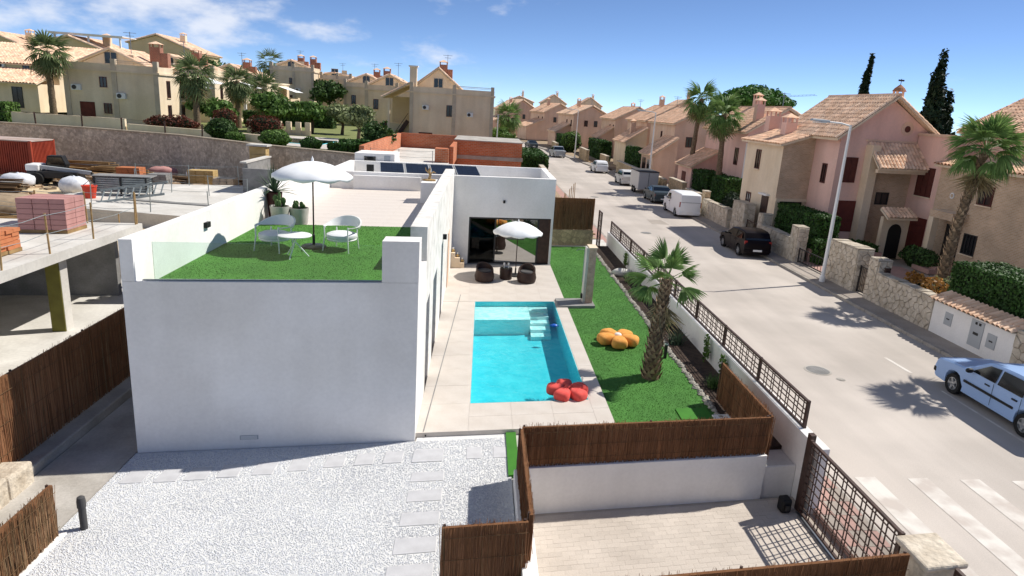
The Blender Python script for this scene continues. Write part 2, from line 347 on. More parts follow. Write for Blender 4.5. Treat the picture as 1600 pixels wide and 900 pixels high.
# ---- mesh builder
class MB:
    def __init__(s, xf=None): s.v = []; s.f = []; s.xf = xf
    def add(s, vs, fs):
        n = len(s.v); s.v += [tuple(p) for p in vs]; s.f += [tuple(i + n for i in f) for f in fs]; return s
    def box(s, x0, x1, y0, y1, z0, z1):
        return s.add([(x0, y0, z0), (x1, y0, z0), (x1, y1, z0), (x0, y1, z0), (x0, y0, z1), (x1, y0, z1), (x1, y1, z1), (x0, y1, z1)],
                     [(0, 3, 2, 1), (4, 5, 6, 7), (0, 1, 5, 4), (1, 2, 6, 5), (2, 3, 7, 6), (3, 0, 4, 7)])
    def prism(s, poly, z0, z1):
        n = len(poly)
        if sum(poly[i][0] * poly[(i + 1) % n][1] - poly[(i + 1) % n][0] * poly[i][1] for i in range(n)) < 0: poly = poly[::-1]
        return s.add([(x, y, z0) for x, y in poly] + [(x, y, z1) for x, y in poly],
                     [tuple(range(n - 1, -1, -1)), tuple(range(n, 2 * n))] + [(i, (i + 1) % n, n + (i + 1) % n, n + i) for i in range(n)])
    def extr(s, poly, a, b, axis='y'):
        """poly in the plane across axis, extruded from a to b"""
        n = len(poly)
        f = (lambda p, t: (p[0], t, p[1])) if axis == 'y' else (lambda p, t: (t, p[0], p[1]))
        if (sum(poly[i][0] * poly[(i + 1) % n][1] - poly[(i + 1) % n][0] * poly[i][1] for i in range(n)) > 0) == (axis == 'y'): poly = poly
        else: poly = poly[::-1]
        return s.add([f(p, a) for p in poly] + [f(p, b) for p in poly],
                     [tuple(range(n)), tuple(range(2 * n - 1, n - 1, -1))] + [(i, n + i, n + (i + 1) % n, (i + 1) % n) for i in range(n)])
    def tube(s, pts, rad, n=8):
        pts = [Vector(p) for p in pts]; k = len(pts)
        if not hasattr(rad, '__len__'): rad = [rad] * k
        vs = []
        for i, p in enumerate(pts):
            d = (pts[min(i + 1, k - 1)] - pts[max(i - 1, 0)]).normalized()
            a = d.cross(Vector((0, 0, 1)) if abs(d.z) < .9 else Vector((1, 0, 0))).normalized(); b = d.cross(a)
            for j in range(n):
                t = 2 * PI * j / n; vs.append(p + rad[i] * (math.cos(t) * a + math.sin(t) * b))
        fs = [(i * n + j, (i + 1) * n + j, (i + 1) * n + (j + 1) % n, i * n + (j + 1) % n) for i in range(k - 1) for j in range(n)]
        fs += [tuple(range(n)), tuple(range(k * n - 1, (k - 1) * n - 1, -1))]
        return s.add(vs, fs)
    def lathe(s, prof, n=20, c=(0, 0, 0), sx=1, sy=1):
        k = len(prof); vs = [(c[0] + sx * r * math.cos(2 * PI * j / n), c[1] + sy * r * math.sin(2 * PI * j / n), c[2] + z) for r, z in prof for j in range(n)]
        fs = [(i * n + j, i * n + (j + 1) % n, (i + 1) * n + (j + 1) % n, (i + 1) * n + j) for i in range(k - 1) for j in range(n)]
        fs += [tuple(range(n - 1, -1, -1)), tuple(range((k - 1) * n, k * n))]
        return s.add(vs, fs)
    def bar(s, a, b, w, h=None):
        """rectangular bar from a to b"""
        a = Vector(a); b = Vector(b); h = h or w; d = (b - a).normalized()
        sx = d.cross(Vector((0, 0, 1)) if abs(d.z) < .95 else Vector((0, 1, 0))).normalized(); sy = sx.cross(d).normalized()
        q = [(-w / 2, -h / 2), (w / 2, -h / 2), (w / 2, h / 2), (-w / 2, h / 2)]
        vs = [p + sx * u + sy * t for p in (a, b) for u, t in q]
        return s.add(vs, [(3, 2, 1, 0), (4, 5, 6, 7), (0, 1, 5, 4), (1, 2, 6, 5), (2, 3, 7, 6), (3, 0, 4, 7)])
    def ball(s, c, r, nu=12, nv=8, e=1.0):
        if not hasattr(r, '__len__'): r = (r, r, r)
        prof = [(-PI / 2 + PI * i / nv) for i in range(nv + 1)]
        vs = []
        sg = lambda t: math.copysign(abs(t) ** e, t)
        for a in prof:
            for j in range(nu):
                t = 2 * PI * j / nu
                vs.append((c[0] + r[0] * sg(math.cos(a)) * sg(math.cos(t)), c[1] + r[1] * sg(math.cos(a)) * sg(math.sin(t)), c[2] + r[2] * sg(math.sin(a))))
        fs = [(i * nu + j, i * nu + (j + 1) % nu, (i + 1) * nu + (j + 1) % nu, (i + 1) * nu + j) for i in range(nv) for j in range(nu)]
        return s.add(vs, fs)
    def mesh(s, name, m, off=(0, 0, 0)):
        vs = [s.xf(p) for p in s.v] if s.xf else s.v
        if any(off): vs = [(p[0] - off[0], p[1] - off[1], p[2] - off[2]) for p in vs]
        me = bpy.data.meshes.new(name); me.from_pydata(vs, [], s.f); me.update()
        if m: me.materials.append(M[m] if isinstance(m, str) else m)
        return me
    def build(s, name, m, par=None, smooth=0, world=True, bevel=0.0, loc=None):
        off = Vector((0, 0, 0))
        if world and par:
            q = par
            while q: off += q.location; q = q.parent
        if loc: off = Vector(loc)
        me = s.mesh(name, m, off)
        if smooth: smoothen(me, smooth)
        o = bpy.data.objects.new(name, me); COL.objects.link(o); o.parent = par
        if loc: o.location = loc
        if bevel:
            bm = o.modifiers.new('bevel', 'BEVEL'); bm.width = bevel; bm.segments = 2; bm.limit_method = 'ANGLE'
        return o

def smoothen(me, ang):
    me.polygons.foreach_set('use_smooth', [True] * len(me.polygons))
    me.set_sharp_from_angle(angle=R(ang if ang > 1 else 40))

def npmesh(name, verts, faces, m):
    """fast mesh from numpy arrays; faces (k,n)"""
    me = bpy.data.meshes.new(name)
    nv, (nf, k) = len(verts), faces.shape
    me.vertices.add(nv); me.loops.add(nf * k); me.polygons.add(nf)
    me.vertices.foreach_set('co', np.asarray(verts, np.float32).ravel())
    me.loops.foreach_set('vertex_index', np.asarray(faces, np.int32).ravel())
    me.polygons.foreach_set('loop_start', np.arange(0, nf * k, k, dtype=np.int32))
    me.polygons.foreach_set('loop_total', np.full(nf, k, np.int32))
    me.update(calc_edges=True)
    me.materials.append(M[m])
    return me

def link(name, me, par=None, loc=(0, 0, 0), rot=None, sc=None):
    o = bpy.data.objects.new(name, me); COL.objects.link(o); o.parent = par; o.location = loc
    if rot: o.rotation_euler = rot
    if sc: o.scale = sc if hasattr(sc, '__len__') else (sc,) * 3
    return o

def tag(o, label=None, cat=None, group=None, kind=None):
    if label: o['label'] = label
    if cat: o['category'] = cat
    if group: o['group'] = group
    if kind: o['kind'] = kind
    return o

def thing(name, label, cat, loc=(0, 0, 0), rz=0.0, group=None):
    o = bpy.data.objects.new(name, None); COL.objects.link(o)
    o.empty_display_size = .3; o.location = loc; o.rotation_euler = (0, 0, rz)
    return tag(o, label, cat, group)

def dup(root, loc, rz=None, label=None, sc=None):
    def cp(o, par):
        c = o.copy(); COL.objects.link(c); c.parent = par
        for ch in list(o.children): cp(ch, c)
        return c
    r = cp(root, None); r.location = loc
    if rz is not None: r.rotation_euler = (0, 0, rz)
    if sc: r.scale = (sc,) * 3
    if label: r['label'] = label
    return r

def struct(o): o['kind'] = 'structure'; return o

# ---- foliage
def leaf_arrays(blobs, n, size, seed, shell=.55, elong=1.7, lump=.22, up=0.0):
    g = np.random.default_rng(seed)
    b = np.array(blobs, float)
    w = (b[:, 3] * b[:, 4] * b[:, 5]) ** .75; idx = g.choice(len(b), n, p=w / w.sum())
    d = g.normal(size=(n, 3)); d /= np.linalg.norm(d, axis=1)[:, None]
    ph = g.uniform(0, 6.28, (len(b), 3))[idx]
    r = (shell + (1 - shell) * g.random(n) ** .6)
    lum = 1 + lump * (np.sin(5 * d[:, 0] + ph[:, 0]) * np.sin(4.3 * d[:, 1] + ph[:, 1]) + .6 * np.sin(7 * d[:, 2] + ph[:, 2]))
    c = b[idx, :3] + d * b[idx, 3:] * (r * lum)[:, None]
    nr = d + g.normal(size=(n, 3)) * .75; nr[:, 2] += up; nr /= np.linalg.norm(nr, axis=1)[:, None]
    t = np.cross(nr, g.normal(size=(n, 3))); t /= np.linalg.norm(t, axis=1)[:, None] + 1e-9
    u = np.cross(nr, t); s = size * g.uniform(.55, 1.4, n)[:, None]
    a = t * s * elong / 2; q = u * s / 2
    vs = np.stack([c - a, c + q * .9 + nr * s * .12, c + a, c - q * .9 + nr * s * .12], 1).reshape(-1, 3)
    return vs, np.arange(4 * n).reshape(n, 4)

def leaves(name, par, blobs, n, size, m, seed, **k):
    vs, fs = leaf_arrays(blobs, n, size, seed, **k)
    return link(name, npmesh(name, vs, fs, m), par)

def shrub(name, label, cat, loc, r, n, size, m, seed, group=None, core=.8, stem=None, rz=0, lump=.1, **k):
    t = thing(name, label, cat, loc, 0, group)
    rx, ry, rz_ = r if hasattr(r, '__len__') else (r, r, r)
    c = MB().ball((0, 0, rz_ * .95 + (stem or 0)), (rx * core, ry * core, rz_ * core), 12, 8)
    c.build('dark_core', 'core', t, smooth=60, world=False)  # solid dark green ball, stops the view through the leaves
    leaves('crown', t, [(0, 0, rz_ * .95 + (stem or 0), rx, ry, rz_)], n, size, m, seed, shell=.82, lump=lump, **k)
    if True:
        MB().tube([(0, 0, -.1), (0.02, 0, rz_ * .5 + (stem or 0))], [.05 + .02 * rx, .03], 6).build('trunk', 'bark', t, world=False)
    return t

def hedge(name, label, x0, x1, y0, y1, z0, z1, dens, size, seed, m='hedge', xf=None, group=None):
    cx, cy = (x0 + x1) / 2, (y0 + y1) / 2
    base = xf((cx, cy, z0)) if xf else (cx, cy, z0)
    t = thing(name, label, 'hedge', base, 0, group)
    MB(xf).box(x0 + .06, x1 - .06, y0 + .06, y1 - .06, z0, z1 - .06).build('dark_core', 'core', t)  # solid dark green box filling the hedge behind its leaves
    g = np.random.default_rng(seed)
    area = [(x1 - x0) * (y1 - y0), (x1 - x0) * (z1 - z0), (y1 - y0) * (z1 - z0)]
    P = []; NR = []
    for ax, a in ((2, area[0]), (1, area[1]), (-1, area[1]), (0, area[2]), (-3, area[2])):
        n = max(8, int(a * dens)); u = g.random((n, 3)); p = np.stack([x0 + (x1 - x0) * u[:, 0], y0 + (y1 - y0) * u[:, 1], z0 + (z1 - z0) * u[:, 2]], 1)
        nr = np.zeros((n, 3)); j = g.normal(size=n) * .035 + .03 * np.sin(p[:, 0] * 2.1 + p[:, 1] * 1.7 + p[:, 2] * 2.9)
        if ax == 2: p[:, 2] = z1 + j; nr[:, 2] = 1
        elif ax == 1: p[:, 1] = y0 - j; nr[:, 1] = -1
        elif ax == -1: p[:, 1] = y1 + j; nr[:, 1] = 1
        elif ax == 0: p[:, 0] = x0 - j; nr[:, 0] = -1
        else: p[:, 0] = x1 + j; nr[:, 0] = 1
        P.append(p); NR.append(nr)
    p = np.concatenate(P); nr = np.concatenate(NR) + g.normal(size=(len(p), 3)) * .5; n = len(p)
    if xf: p[:, 1] += SH * p[:, 0]
    nr /= np.linalg.norm(nr, axis=1)[:, None]
    tt = np.cross(nr, g.normal(size=(n, 3))); tt /= np.linalg.norm(tt, axis=1)[:, None]; u = np.cross(nr, tt)
    s = size * g.uniform(.6, 1.4, n)[:, None]; a = tt * s * .8; q = u * s * .45
    p = p - np.array(base)
    vs = np.stack([p - a, p + q, p + a, p - q], 1).reshape(-1, 3)
    link('foliage', npmesh('foliage', vs, np.arange(4 * n).reshape(n, 4), m), t)
    return t
# ------------------------------------------------------------------ the setting
ZR = -0.70                               # road level
def sheet(name, m, poly, z, par=None, thick=0.0, xf=None):
    o = MB(xf).prism(poly, z - max(thick, .02), z) if thick else MB(xf).add([(x, y, z) for x, y in poly], [tuple(range(len(poly)))])
    return struct(o.build(name, m))

sheet('ground', 'terrain', [(-5000, -400), (5000, -400), (5000, 6000), (-5000, 6000)], -1.8)
# street centreline bends gently to the left far away
KERB = [(16.7, -10), (16.7, 20), (16.7, 60), (16.9, 72), (16.3, 90), (14.4, 112), (11.2, 138), (5, 175), (-6, 230)]
LEFT = [(8.0, -10), (8.0, 20), (8.0, 60), (7.9, 72), (7.2, 90), (5.3, 112), (2.2, 138), (-4, 175), (-15, 230)]
sheet('road', 'road', KERB + LEFT[::-1], ZR, thick=.3)
def strip(name, m, line, d0, d1, z0, z1):
    mb = MB()
    for i in range(len(line) - 1):
        (xa, ya), (xb, yb) = line[i], line[i + 1]
        mb.prism([(xa + d0, ya), (xa + d1, ya), (xb + d1, yb), (xb + d0, yb)], z0, z1)
    return struct(mb.build(name, m))
strip('pavement', 'pavement', KERB, .16, 1.25, ZR - .3, ZR + .13)
strip('pavement', 'pavement_pink', LEFT, -.95, -.16, ZR - .3, ZR + .13)
# kerb stones: each its own piece as far as they can be told apart
kerb_r = struct(MB().box(16.86, 16.865, -8, 60, ZR - .2, ZR + .1).build('kerb', 'kerb'))
ks = MB().box(-.075, .075, -.485, .485, -.25, .125).mesh('kerb_stone', 'kerb')
for i in range(50):
    link('kerb_stone', ks, kerb_r, (16.78, 9.5 + i, ZR + rnd.uniform(-.006, .006)))
strip('kerb', 'kerb', KERB[2:], .0, .15, ZR - .3, ZR + .125)
strip('kerb', 'kerb', LEFT, -.15, 0.0, ZR - .3, ZR + .125)

# ground of the plots
sheet('garden_ground', 'pavement', [(17.96, -10), (80, -10), (80, 60), (60, 150), (17.7, 92), (18.2, 72), (17.96, 60)], -.55, thick=.6)
sheet('verge', 'earth', [(18.0, 92), (70, 150), (120, 420), (-30, 420), (-6, 232), (6.3, 176), (12.5, 138.5), (15.7, 112.5)], -.56, thick=.5)
struct(MB(shear).box(-8.4, -.15, 4, 36, -1.12, -.03).box(-.15, 1.0, 4, 14.45, -1.12, -.03).box(1.0, 3.03, 11.3, 14.45, -1.12, -.03).box(-.15, 3.03, 23.25, 36, -1.12, -.03).box(3.03, 7.04, 11.3, 36, -1.12, -.03).build('villa_ground', 'concrete_pale'))
sheet('site_ground', 'sand', [(-8.4, 3), (-8.4, 40), (-10.5, 46), (-15.5, 50.5), (-24, 56), (-33, 58.5), (-90, 60), (-90, 3)], .1, thick=1.2)
sheet('hill_terrace', 'dry_lawn', [(-8.2, 47.2), (-15.5, 50.7), (-24, 56.2), (-33, 58.7), (-90, 60.2), (-140, 260), (-40, 260), (-9.5, 120), (-8.6, 70)], 2.85, thick=3.6)
sheet('brick_plot_ground', 'earth', [(-8.15, 37), (6.9, 38.5), (6.9, 72), (4, 100), (-8.3, 100)], -.25, thick=.8)
sheet('far_plot_ground', 'earth', [(-9.4, 100.2), (4.1, 100.2), (2, 137), (-4.5, 174), (-15.5, 229), (-40, 259), (-9.6, 121)], -.2, thick=.8)

# zebra crossing, parking line, iron covers, repair joint
for i, xx in enumerate((9.0, 10.25, 11.5, 12.75, 14.0, 15.3)):
    struct(MB().add([(xx - .27, 7.2, ZR + .006), (xx + .23, 7.2, ZR + .006), (xx + .23, 13.25 + .02 * i, ZR + .006), (xx - .27, 13.2 + .02 * i, ZR + .006)], [(0, 1, 2, 3)]).build('zebra_stripe', 'paint_road'))
struct(MB().add([(14.25, 19.9, ZR + .006), (14.37, 19.9, ZR + .006), (14.32, 21.3, ZR + .006), (14.2, 21.3, ZR + .006)], [(0, 1, 2, 3)]).build('parking_line', 'paint_road'))
struct(MB().add([(14.36, 11.5, ZR + .006), (14.46, 11.5, ZR + .006), (14.42, 18.5, ZR + .006), (14.34, 18.5, ZR + .006)], [(0, 1, 2, 3)]).build('parking_line', 'paint_road'))
def cover(name, label, x, y, r, m='concrete_grey'):
    t = thing(name, label, 'manhole', (x, y, ZR))
    MB().lathe([(r * 1.18, 0), (r * 1.18, .008), (r * 1.02, .010)], 24).build('ring', 'concrete', t, world=False)
    b = MB().lathe([(r, 0), (r, .014)], 24)
    for k in range(-3, 4):
        h = math.sqrt(max(0, r * r * .8 - (k * r / 4) ** 2)); b.box(k * r / 4 - .012, k * r / 4 + .012, -h, h, .014, .02)
    b.build('lid', m, t, world=False)
cover('manhole_cover', 'round grey manhole cover in the road beside the lattice fence', 11.12, 19.8, .36)
cover('manhole_cover', 'small pale iron cover in the road next to the larger manhole', 11.52, 19.1, .12, 'concrete')
cover('manhole_cover', 'distant round manhole cover in the road beyond the garden wall', 10.6, 62, .36)
cover('manhole_cover', 'far pair of road covers, the nearer one, left of the parked van', 11.2, 44.0, .34)
for x, y, a, b in ((10.2, 36, 2.0, .6), (13.2, 49, 1.3, 2.2)):
    struct(MB().add([(x - a / 2, y - b / 2, ZR + .004), (x + a / 2, y - b / 2 + .1, ZR + .004), (x + a / 2 - .1, y + b / 2, ZR + .004), (x - a / 2 + .08, y + b / 2 - .1, ZR + .004)], [(0, 1, 2, 3)]).build('road_patch', 'road_patch'))

# ------------------------------------------------------------------ gravel court
gx0, gx1, gv0, gv1 = -6.4, .86, 6.2, 13.05
sheet('gravel_bed', 'gravel_base', [(gx0, gv0), (gx1, gv0), (gx1, 13.2), (-1.1, 13.2), (-1.1, 13.03), (gx0, 13.03)], .005, xf=shear)
def pebbles(n, seed, keepout):
    g = np.random.default_rng(seed)
    x = g.uniform(gx0, gx1, n); v = g.uniform(7.4, 13.03, n)
    ok = np.ones(n, bool)
    for a, b, c, d in keepout: ok &= ~((x > a) & (x < b) & (v > c) & (v < d))
    x, v = x[ok], v[ok]; n = len(x); y = v + SH * x
    s = g.uniform(.005, .013, n); z = .004 + s * .2 + g.random(n) * .004
    oct_ = np.array([(1, 0, 0), (0, 1, 0), (-1, 0, 0), (0, -1, 0), (0, 0, .75), (0, 0, -.6)], float)
    f8 = np.array([(0, 1, 4), (1, 2, 4), (2, 3, 4), (3, 0, 4), (1, 0, 5), (2, 1, 5), (3, 2, 5), (0, 3, 5)])
    sh = oct_[None] * g.uniform(.6, 1.35, (n, 6, 1)) ; sh[:, :, 0] *= g.uniform(.9, 1.6, (n, 1))
    a = g.uniform(0, 6.28, n); ca, sa = np.cos(a)[:, None], np.sin(a)[:, None]
    X = (sh[:, :, 0] * ca - sh[:, :, 1] * sa) * s[:, None] + x[:, None]
    Y = (sh[:, :, 0] * sa + sh[:, :, 1] * ca) * s[:, None] + y[:, None]
    Z = sh[:, :, 2] * s[:, None] + z[:, None]
    vs = np.stack([X, Y, Z], 2).reshape(-1, 3)
    fs = (f8[None] + (np.arange(n) * 6)[:, None, None]).reshape(-1, 3)
    return vs, fs
STEP = [(-.80, 12.40, .60, .50), (.12, 12.42, .30, .46), (.66, 12.40, .28, .44), (-.75, 11.60, .62, .33), (-.75, 10.95, .62, .36), (-.77, 10.25, .66, .38), (-.78, 9.52, .68, .40), (-.80, 8.85, .70, .40)]
STEP += [(x, v, .36, .44) for x, v in ((-6.0, 12.14), (-5.43, 12.12), (-4.95, 12.13), (-4.42, 12.17), (-3.82, 12.20), (-3.22, 12.27), (-2.58, 12.34), (-2.03, 12.37), (-1.48, 12.39))]
tag(link('gravel', npmesh('gravel', *pebbles(110000, 3, [(x - w / 2 - .01, x + w / 2 + .01, v - d / 2 - .01, v + d / 2 + .01) for x, v, w, d in STEP]), 'pebble')),
    'white marble gravel spread over the front court', 'gravel', kind='stuff')
SLAB = ['pale grey stepping slab at the corner where both gravel paths meet', 'stepping slab just right of the corner slab, by the pool deck', 'last stepping slab of the path, beside the green turf strip',
        'first stepping slab of the row leading towards the camera', 'second stepping slab of the row leading towards the camera', 'third stepping slab of the row leading towards the camera',
        'fourth stepping slab of the row leading towards the camera', 'stepping slab cut by the lower edge of the picture beside the brown fence']
SLAB += [f'{w} stepping slab from the left along the foot of the villa wall' for w in ('first', 'second', 'third', 'fourth', 'fifth', 'sixth', 'seventh', 'eighth', 'ninth')]
for (x, v, w, d), lb in zip(STEP, SLAB):
    b = MB(shear); j = [rnd.uniform(-.008, .008) for _ in range(4)]
    b.prism([(x - w / 2 + j[0], v - d / 2), (x + w / 2, v - d / 2 + j[1]), (x + w / 2 + j[2], v + d / 2), (x - w / 2, v + d / 2 + j[3])], .0, .018 + rnd.uniform(-.002, .003))
    tag(b.build('stepping_stone', 'stepping', loc=V(x, v, 0), bevel=.006), lb, 'paving slab', 'stepping stones in the gravel')
struct(MB(shear).box(-7.72, -6.42, 6.2, 24, -.02, .012).build('side_path', 'concrete'))
struct(MB(shear).box(.80, 1.02, 11.43, 13.19, -.02, .045).build('turf_strip', 'turf_mat'))

# ------------------------------------------------------------------ driveway pavers
struct(MB(shear).box(1.12, 7.9, 4, 11.2, -1.0, ZR - .0035).build('driveway', 'drive_joint'))
drv = [o for o in bpy.data.objects if o.name == 'driveway'][0]
pv = []
pw, pd = .2415, .1215
for j in range(36):
    for i in range(24):
        x = 1.14 + (i + (.5 if j % 2 else 0)) * .244; v = 11.12 - j * .124
        if x + pw < 6.82: pv.append((x, v - pd))
pm = MB(shear).box(0, pw, 0, pd, -.03, .0).mesh('paver', 'paver')
pv.sort(key=lambda p: -p[1])
vis = [p for p in pv if p[1] < 9.4]; far = [p for p in pv if p[1] >= 9.4]
vis.sort(key=lambda p: abs(p[1] - 9.0)); near = vis[:290]; rest = far + vis[290:]
for x, v in near:
    X, Y, Z = V(x, v, ZR + rnd.uniform(-.0015, .0015)); link('paver', pm, drv, (X, Y, Z))
mb = MB(shear)
for x, v in rest:
    dz = rnd.uniform(-.0015, .0015); mb.box(x, x + pw, v, v + pd, ZR - .03, ZR + dz)
tag(mb.build('paver', 'paver', drv), kind='stuff')

# ------------------------------------------------------------------ pool, deck, lawn
PX0, PX1, PV0, PV1 = 0.0, 2.88, 14.6, 23.1
ZD = .11
deck = struct(MB(shear).box(-1.13, PX0, 13.2, 29.0, -.05, ZD - .006).box(PX1, 3.31, 13.2, 29.0, -.05, ZD - .006).box(PX0, PX1, 13.2, PV0, -.05, ZD - .006).box(PX0, PX1, PV1, 29.0, -.05, ZD - .006).build('pool_deck', 'tile_cream'))
def tiles(par, cells, z0, z1, m, name='tile', g=.004):
    cache = {}
    for x0, x1, v0, v1 in cells:
        k = (round(x1 - x0, 3), round(v1 - v0, 3))
        if k not in cache: cache[k] = MB(shear).box(g, k[0] - g, g, k[1] - g, z0, z1).mesh(name, m)
        X, Y, _ = V(x0, v0); link(name, cache[k], par, (X, Y, rnd.uniform(-.0008, .0008)))
def cellgrid(x0, x1, v0, v1, nx, nv):
    return [(x0 + (x1 - x0) * i / nx, x0 + (x1 - x0) * (i + 1) / nx, v0 + (v1 - v0) * j / nv, v0 + (v1 - v0) * (j + 1) / nv) for i in range(nx) for j in range(nv)]
cells = cellgrid(-1.13, -.02, 13.2, 14.6, 1, 1) + cellgrid(-1.13, -.02, 14.6, 23.1, 1, 8) + cellgrid(-.02, 2.9, 13.2, 14.58, 3, 2) + cellgrid(2.9, 3.31, 13.2, 23.1, 1, 11) + cellgrid(-1.13, 3.31, 23.12, 29.0, 5, 6)
tiles(deck, cells, ZD - .006, ZD, 'tile_cream', g=.0022)
MB(shear).add([(-.56, 24.0, ZD + .004), (-.535, 24.0, ZD + .004), (-.96, 13.24, ZD + .004), (-.985, 13.24, ZD + .004)], [(0, 3, 2, 1)]).build('drain_slot', 'concrete_grey', deck)
MB(shear).lathe([(.016, 0), (.016, .03)], 10, (0, 0, 0)).build('drain_pipe', 'black', deck, loc=None, world=False).location = V(-.92, 13.19, .03)

pool = struct(MB(shear).box(PX0 - .15, PX0, PV0 - .15, PV1 + .15, -1.5, -.051).box(PX1, PX1 + .15, PV0 - .15, PV1 + .15, -1.5, -.051).box(PX0, PX1, PV0 - .15, PV0, -1.5, -.051)
              .box(PX0, PX1, PV1, PV1 + .15, -1.5, -.051).box(PX0, PX1, PV0, PV1, -1.45, -.62).build('pool_basin', 'pool_tile'))
MB(shear).box(PX0, 1.92, 21.55, PV1, -.62, -.08).build('shallow_shelf', 'pool_shelf', pool)
for i in range(5):
    MB(shear).box(1.93, 2.62, 22.62 - .42 * i, PV1 - .002 * i, -.619 + .002 * i, -.09 - .10 * i).build('pool_step', 'pool_shelf', pool)
def rect_ring(x0, x1, v0, v1, w, z0, z1): return MB(shear).box(x0, x1, v0, v0 + w, z0, z1).box(x0, x1, v1 - w, v1, z0, z1).box(x0, x0 + w, v0 + w, v1 - w, z0, z1).box(x1 - w, x1, v0 + w, v1 - w, z0, z1)
rect_ring(PX0, PX1, PV0, PV1, .012, -.06, ZD - .001).build('waterline_trim', 'pool_tile', pool)
struct(MB(shear).add([(PX0 + .012, PV0 + .012, .075), (PX1 - .012, PV0 + .012, .075), (PX1 - .012, PV1 - .012, .075), (PX0 + .012, PV1 - .012, .075)], [(0, 1, 2, 3)]).build('water', 'water'))

struct(MB(shear).box(3.315, 5.92, 13.1, 33.4, -.03, .07).build('lawn', 'turf'))
def blades(x0, x1, v0, v1, z, n, h, seed, keep=()):
    g = np.random.default_rng(seed); x = g.uniform(x0, x1, n); v = g.uniform(v0, v1, n)
    ok = np.ones(n, bool)
    for a, b, c, d in keep: ok &= ~((x > a) & (x < b) & (v > c) & (v < d))
    x, v = x[ok], v[ok]; n = len(x); y = v + SH * x; a = g.uniform(0, 6.28, n); w = g.uniform(.006, .011, n); hh = h * g.uniform(.6, 1.3, n); b = g.uniform(0, 6.28, n); ln = hh * .6
    p0 = np.stack([x - w * np.cos(a), y - w * np.sin(a), np.full(n, z)], 1); p1 = np.stack([x + w * np.cos(a), y + w * np.sin(a), np.full(n, z)], 1)
    p2 = np.stack([x + ln * np.cos(b), y + ln * np.sin(b), z + hh], 1)
    return np.stack([p0, p1, p2], 1).reshape(-1, 3), np.arange(3 * n).reshape(n, 3)
tag(link('grass', npmesh('grass', *blades(3.33, 5.9, 13.1, 33.3, .069, 45000, .02, 5, keep=[(3.0, 4.5, 22.3, 23.6)]), 'blade')), 'short green lawn grass between the pool deck and the planting bed', 'grass', kind='stuff')
struct(MB(shear).box(5.92, 6.9, 12.0, 33.8, -.03, .05).build('planting_bed', 'soil'))
tag(MB(shear).box(4.95, 5.75, 13.35, 13.95, .07, .10).build('turf_mat', 'turf_mat', loc=V(5.35, 13.65, .07), bevel=.01), 'darker green square of turf lying at the lawn corner by the brown fence', 'mat')
struct(MB(shear).box(5.75, 6.25, 12.4, 13.5, -.03, .12).build('bed_kerb', 'white'))
struct(MB(shear).box(3.315, 6.0, 33.4, 33.85, -.03, .09).build('back_kerb', 'concrete_pale'))
ed = thing('stone_edging', 'row of small rough rocks edging the planting bed along the lawn', 'edging', V(5.9, 23, .05))
rocks = []
for k in range(5):
    b = MB().ball((0, 0, 0), (1, 1, .8), 7, 5); b.v = [tuple(c * rnd.uniform(.78, 1.18) for c in p) for p in b.v]
    rocks.append(b.mesh('edging_rock', 'edging'))
for i in range(105):
    v = 13.2 + i * .192; X, Y, Z = V(5.92 + rnd.uniform(-.03, .03), v + rnd.uniform(-.03, .03), .07)
    s = rnd.uniform(.075, .115)
    link('edging_rock', rocks[i % 5], ed, (X - ed.location.x, Y - ed.location.y, Z - ed.location.z), (0, 0, rnd.uniform(0, 6)), (s, s * 1.15, s))
# ------------------------------------------------------------------ the villa
VX0, VX1, VV0 = -6.38, -1.13, 13.05
ZF = 3.26                                  # roof terrace floor
villa = thing('villa', 'white flat-roofed villa with a turfed roof terrace and glazed rear block', 'house', V(-2.5, 24, 0))
w = MB(shear)
w.box(VX0, VX1, VV0, VV0 + .22, -.05, 3.44)                      # shaded front wall
w.box(VX0, VX0 + .22, VV0 + .22, 29.0, -.05, 4.22)               # left wall with parapet
w.box(VX1 - .25, VX1, VV0 + .22, 15.0, -.05, 3.44)
w.build('wall', 'white', villa)
MB(shear).box(VX0, VX0 + .22, VV0, VV0 + .215, 3.445, 4.22).build('corner_pillar', 'white', villa)
MB(shear).box(-1.83, VX1 + .002, VV0 - .002, VV0 + .5, 3.446, 4.27).build('corner_pillar', 'white', villa)
# stone-clad side wall with tall openings
op = [(15.3, 16.3, .11, 2.35), (17.5, 18.9, .11, 2.35), (20.9, 21.9, .11, 2.6)]
sw = MB(shear); vv = 15.0
for a, b, z0, z1 in op:
    sw.box(-1.50, VX1, vv, a, -.05, 4.22); sw.box(-1.50, VX1, a, b, z1, 4.22); vv = b
sw.box(-1.50, VX1, vv, 28.98, -.05, 4.22)
side = sw.build('stone_wall', 'white_stone', villa)
for a, b, z0, z1 in op:
    d = MB(shear).box(-1.40, -1.34, a, b, z0, z1).build('window', 'brown_metal', villa)
    MB(shear).box(-1.339, -1.332, a + .08, b - .08, z0 + .08, z1 - .08).build('pane', 'pane', d)
MB(shear).box(VX1, VX1 + .12, 21.5, 21.62, 2.66, 2.82).build('wall_lamp', 'black', villa)
MB(shear).box(-1.125, -1.10, 25.0, 25.9, .11, 2.2).build('door', 'pink_old', villa)
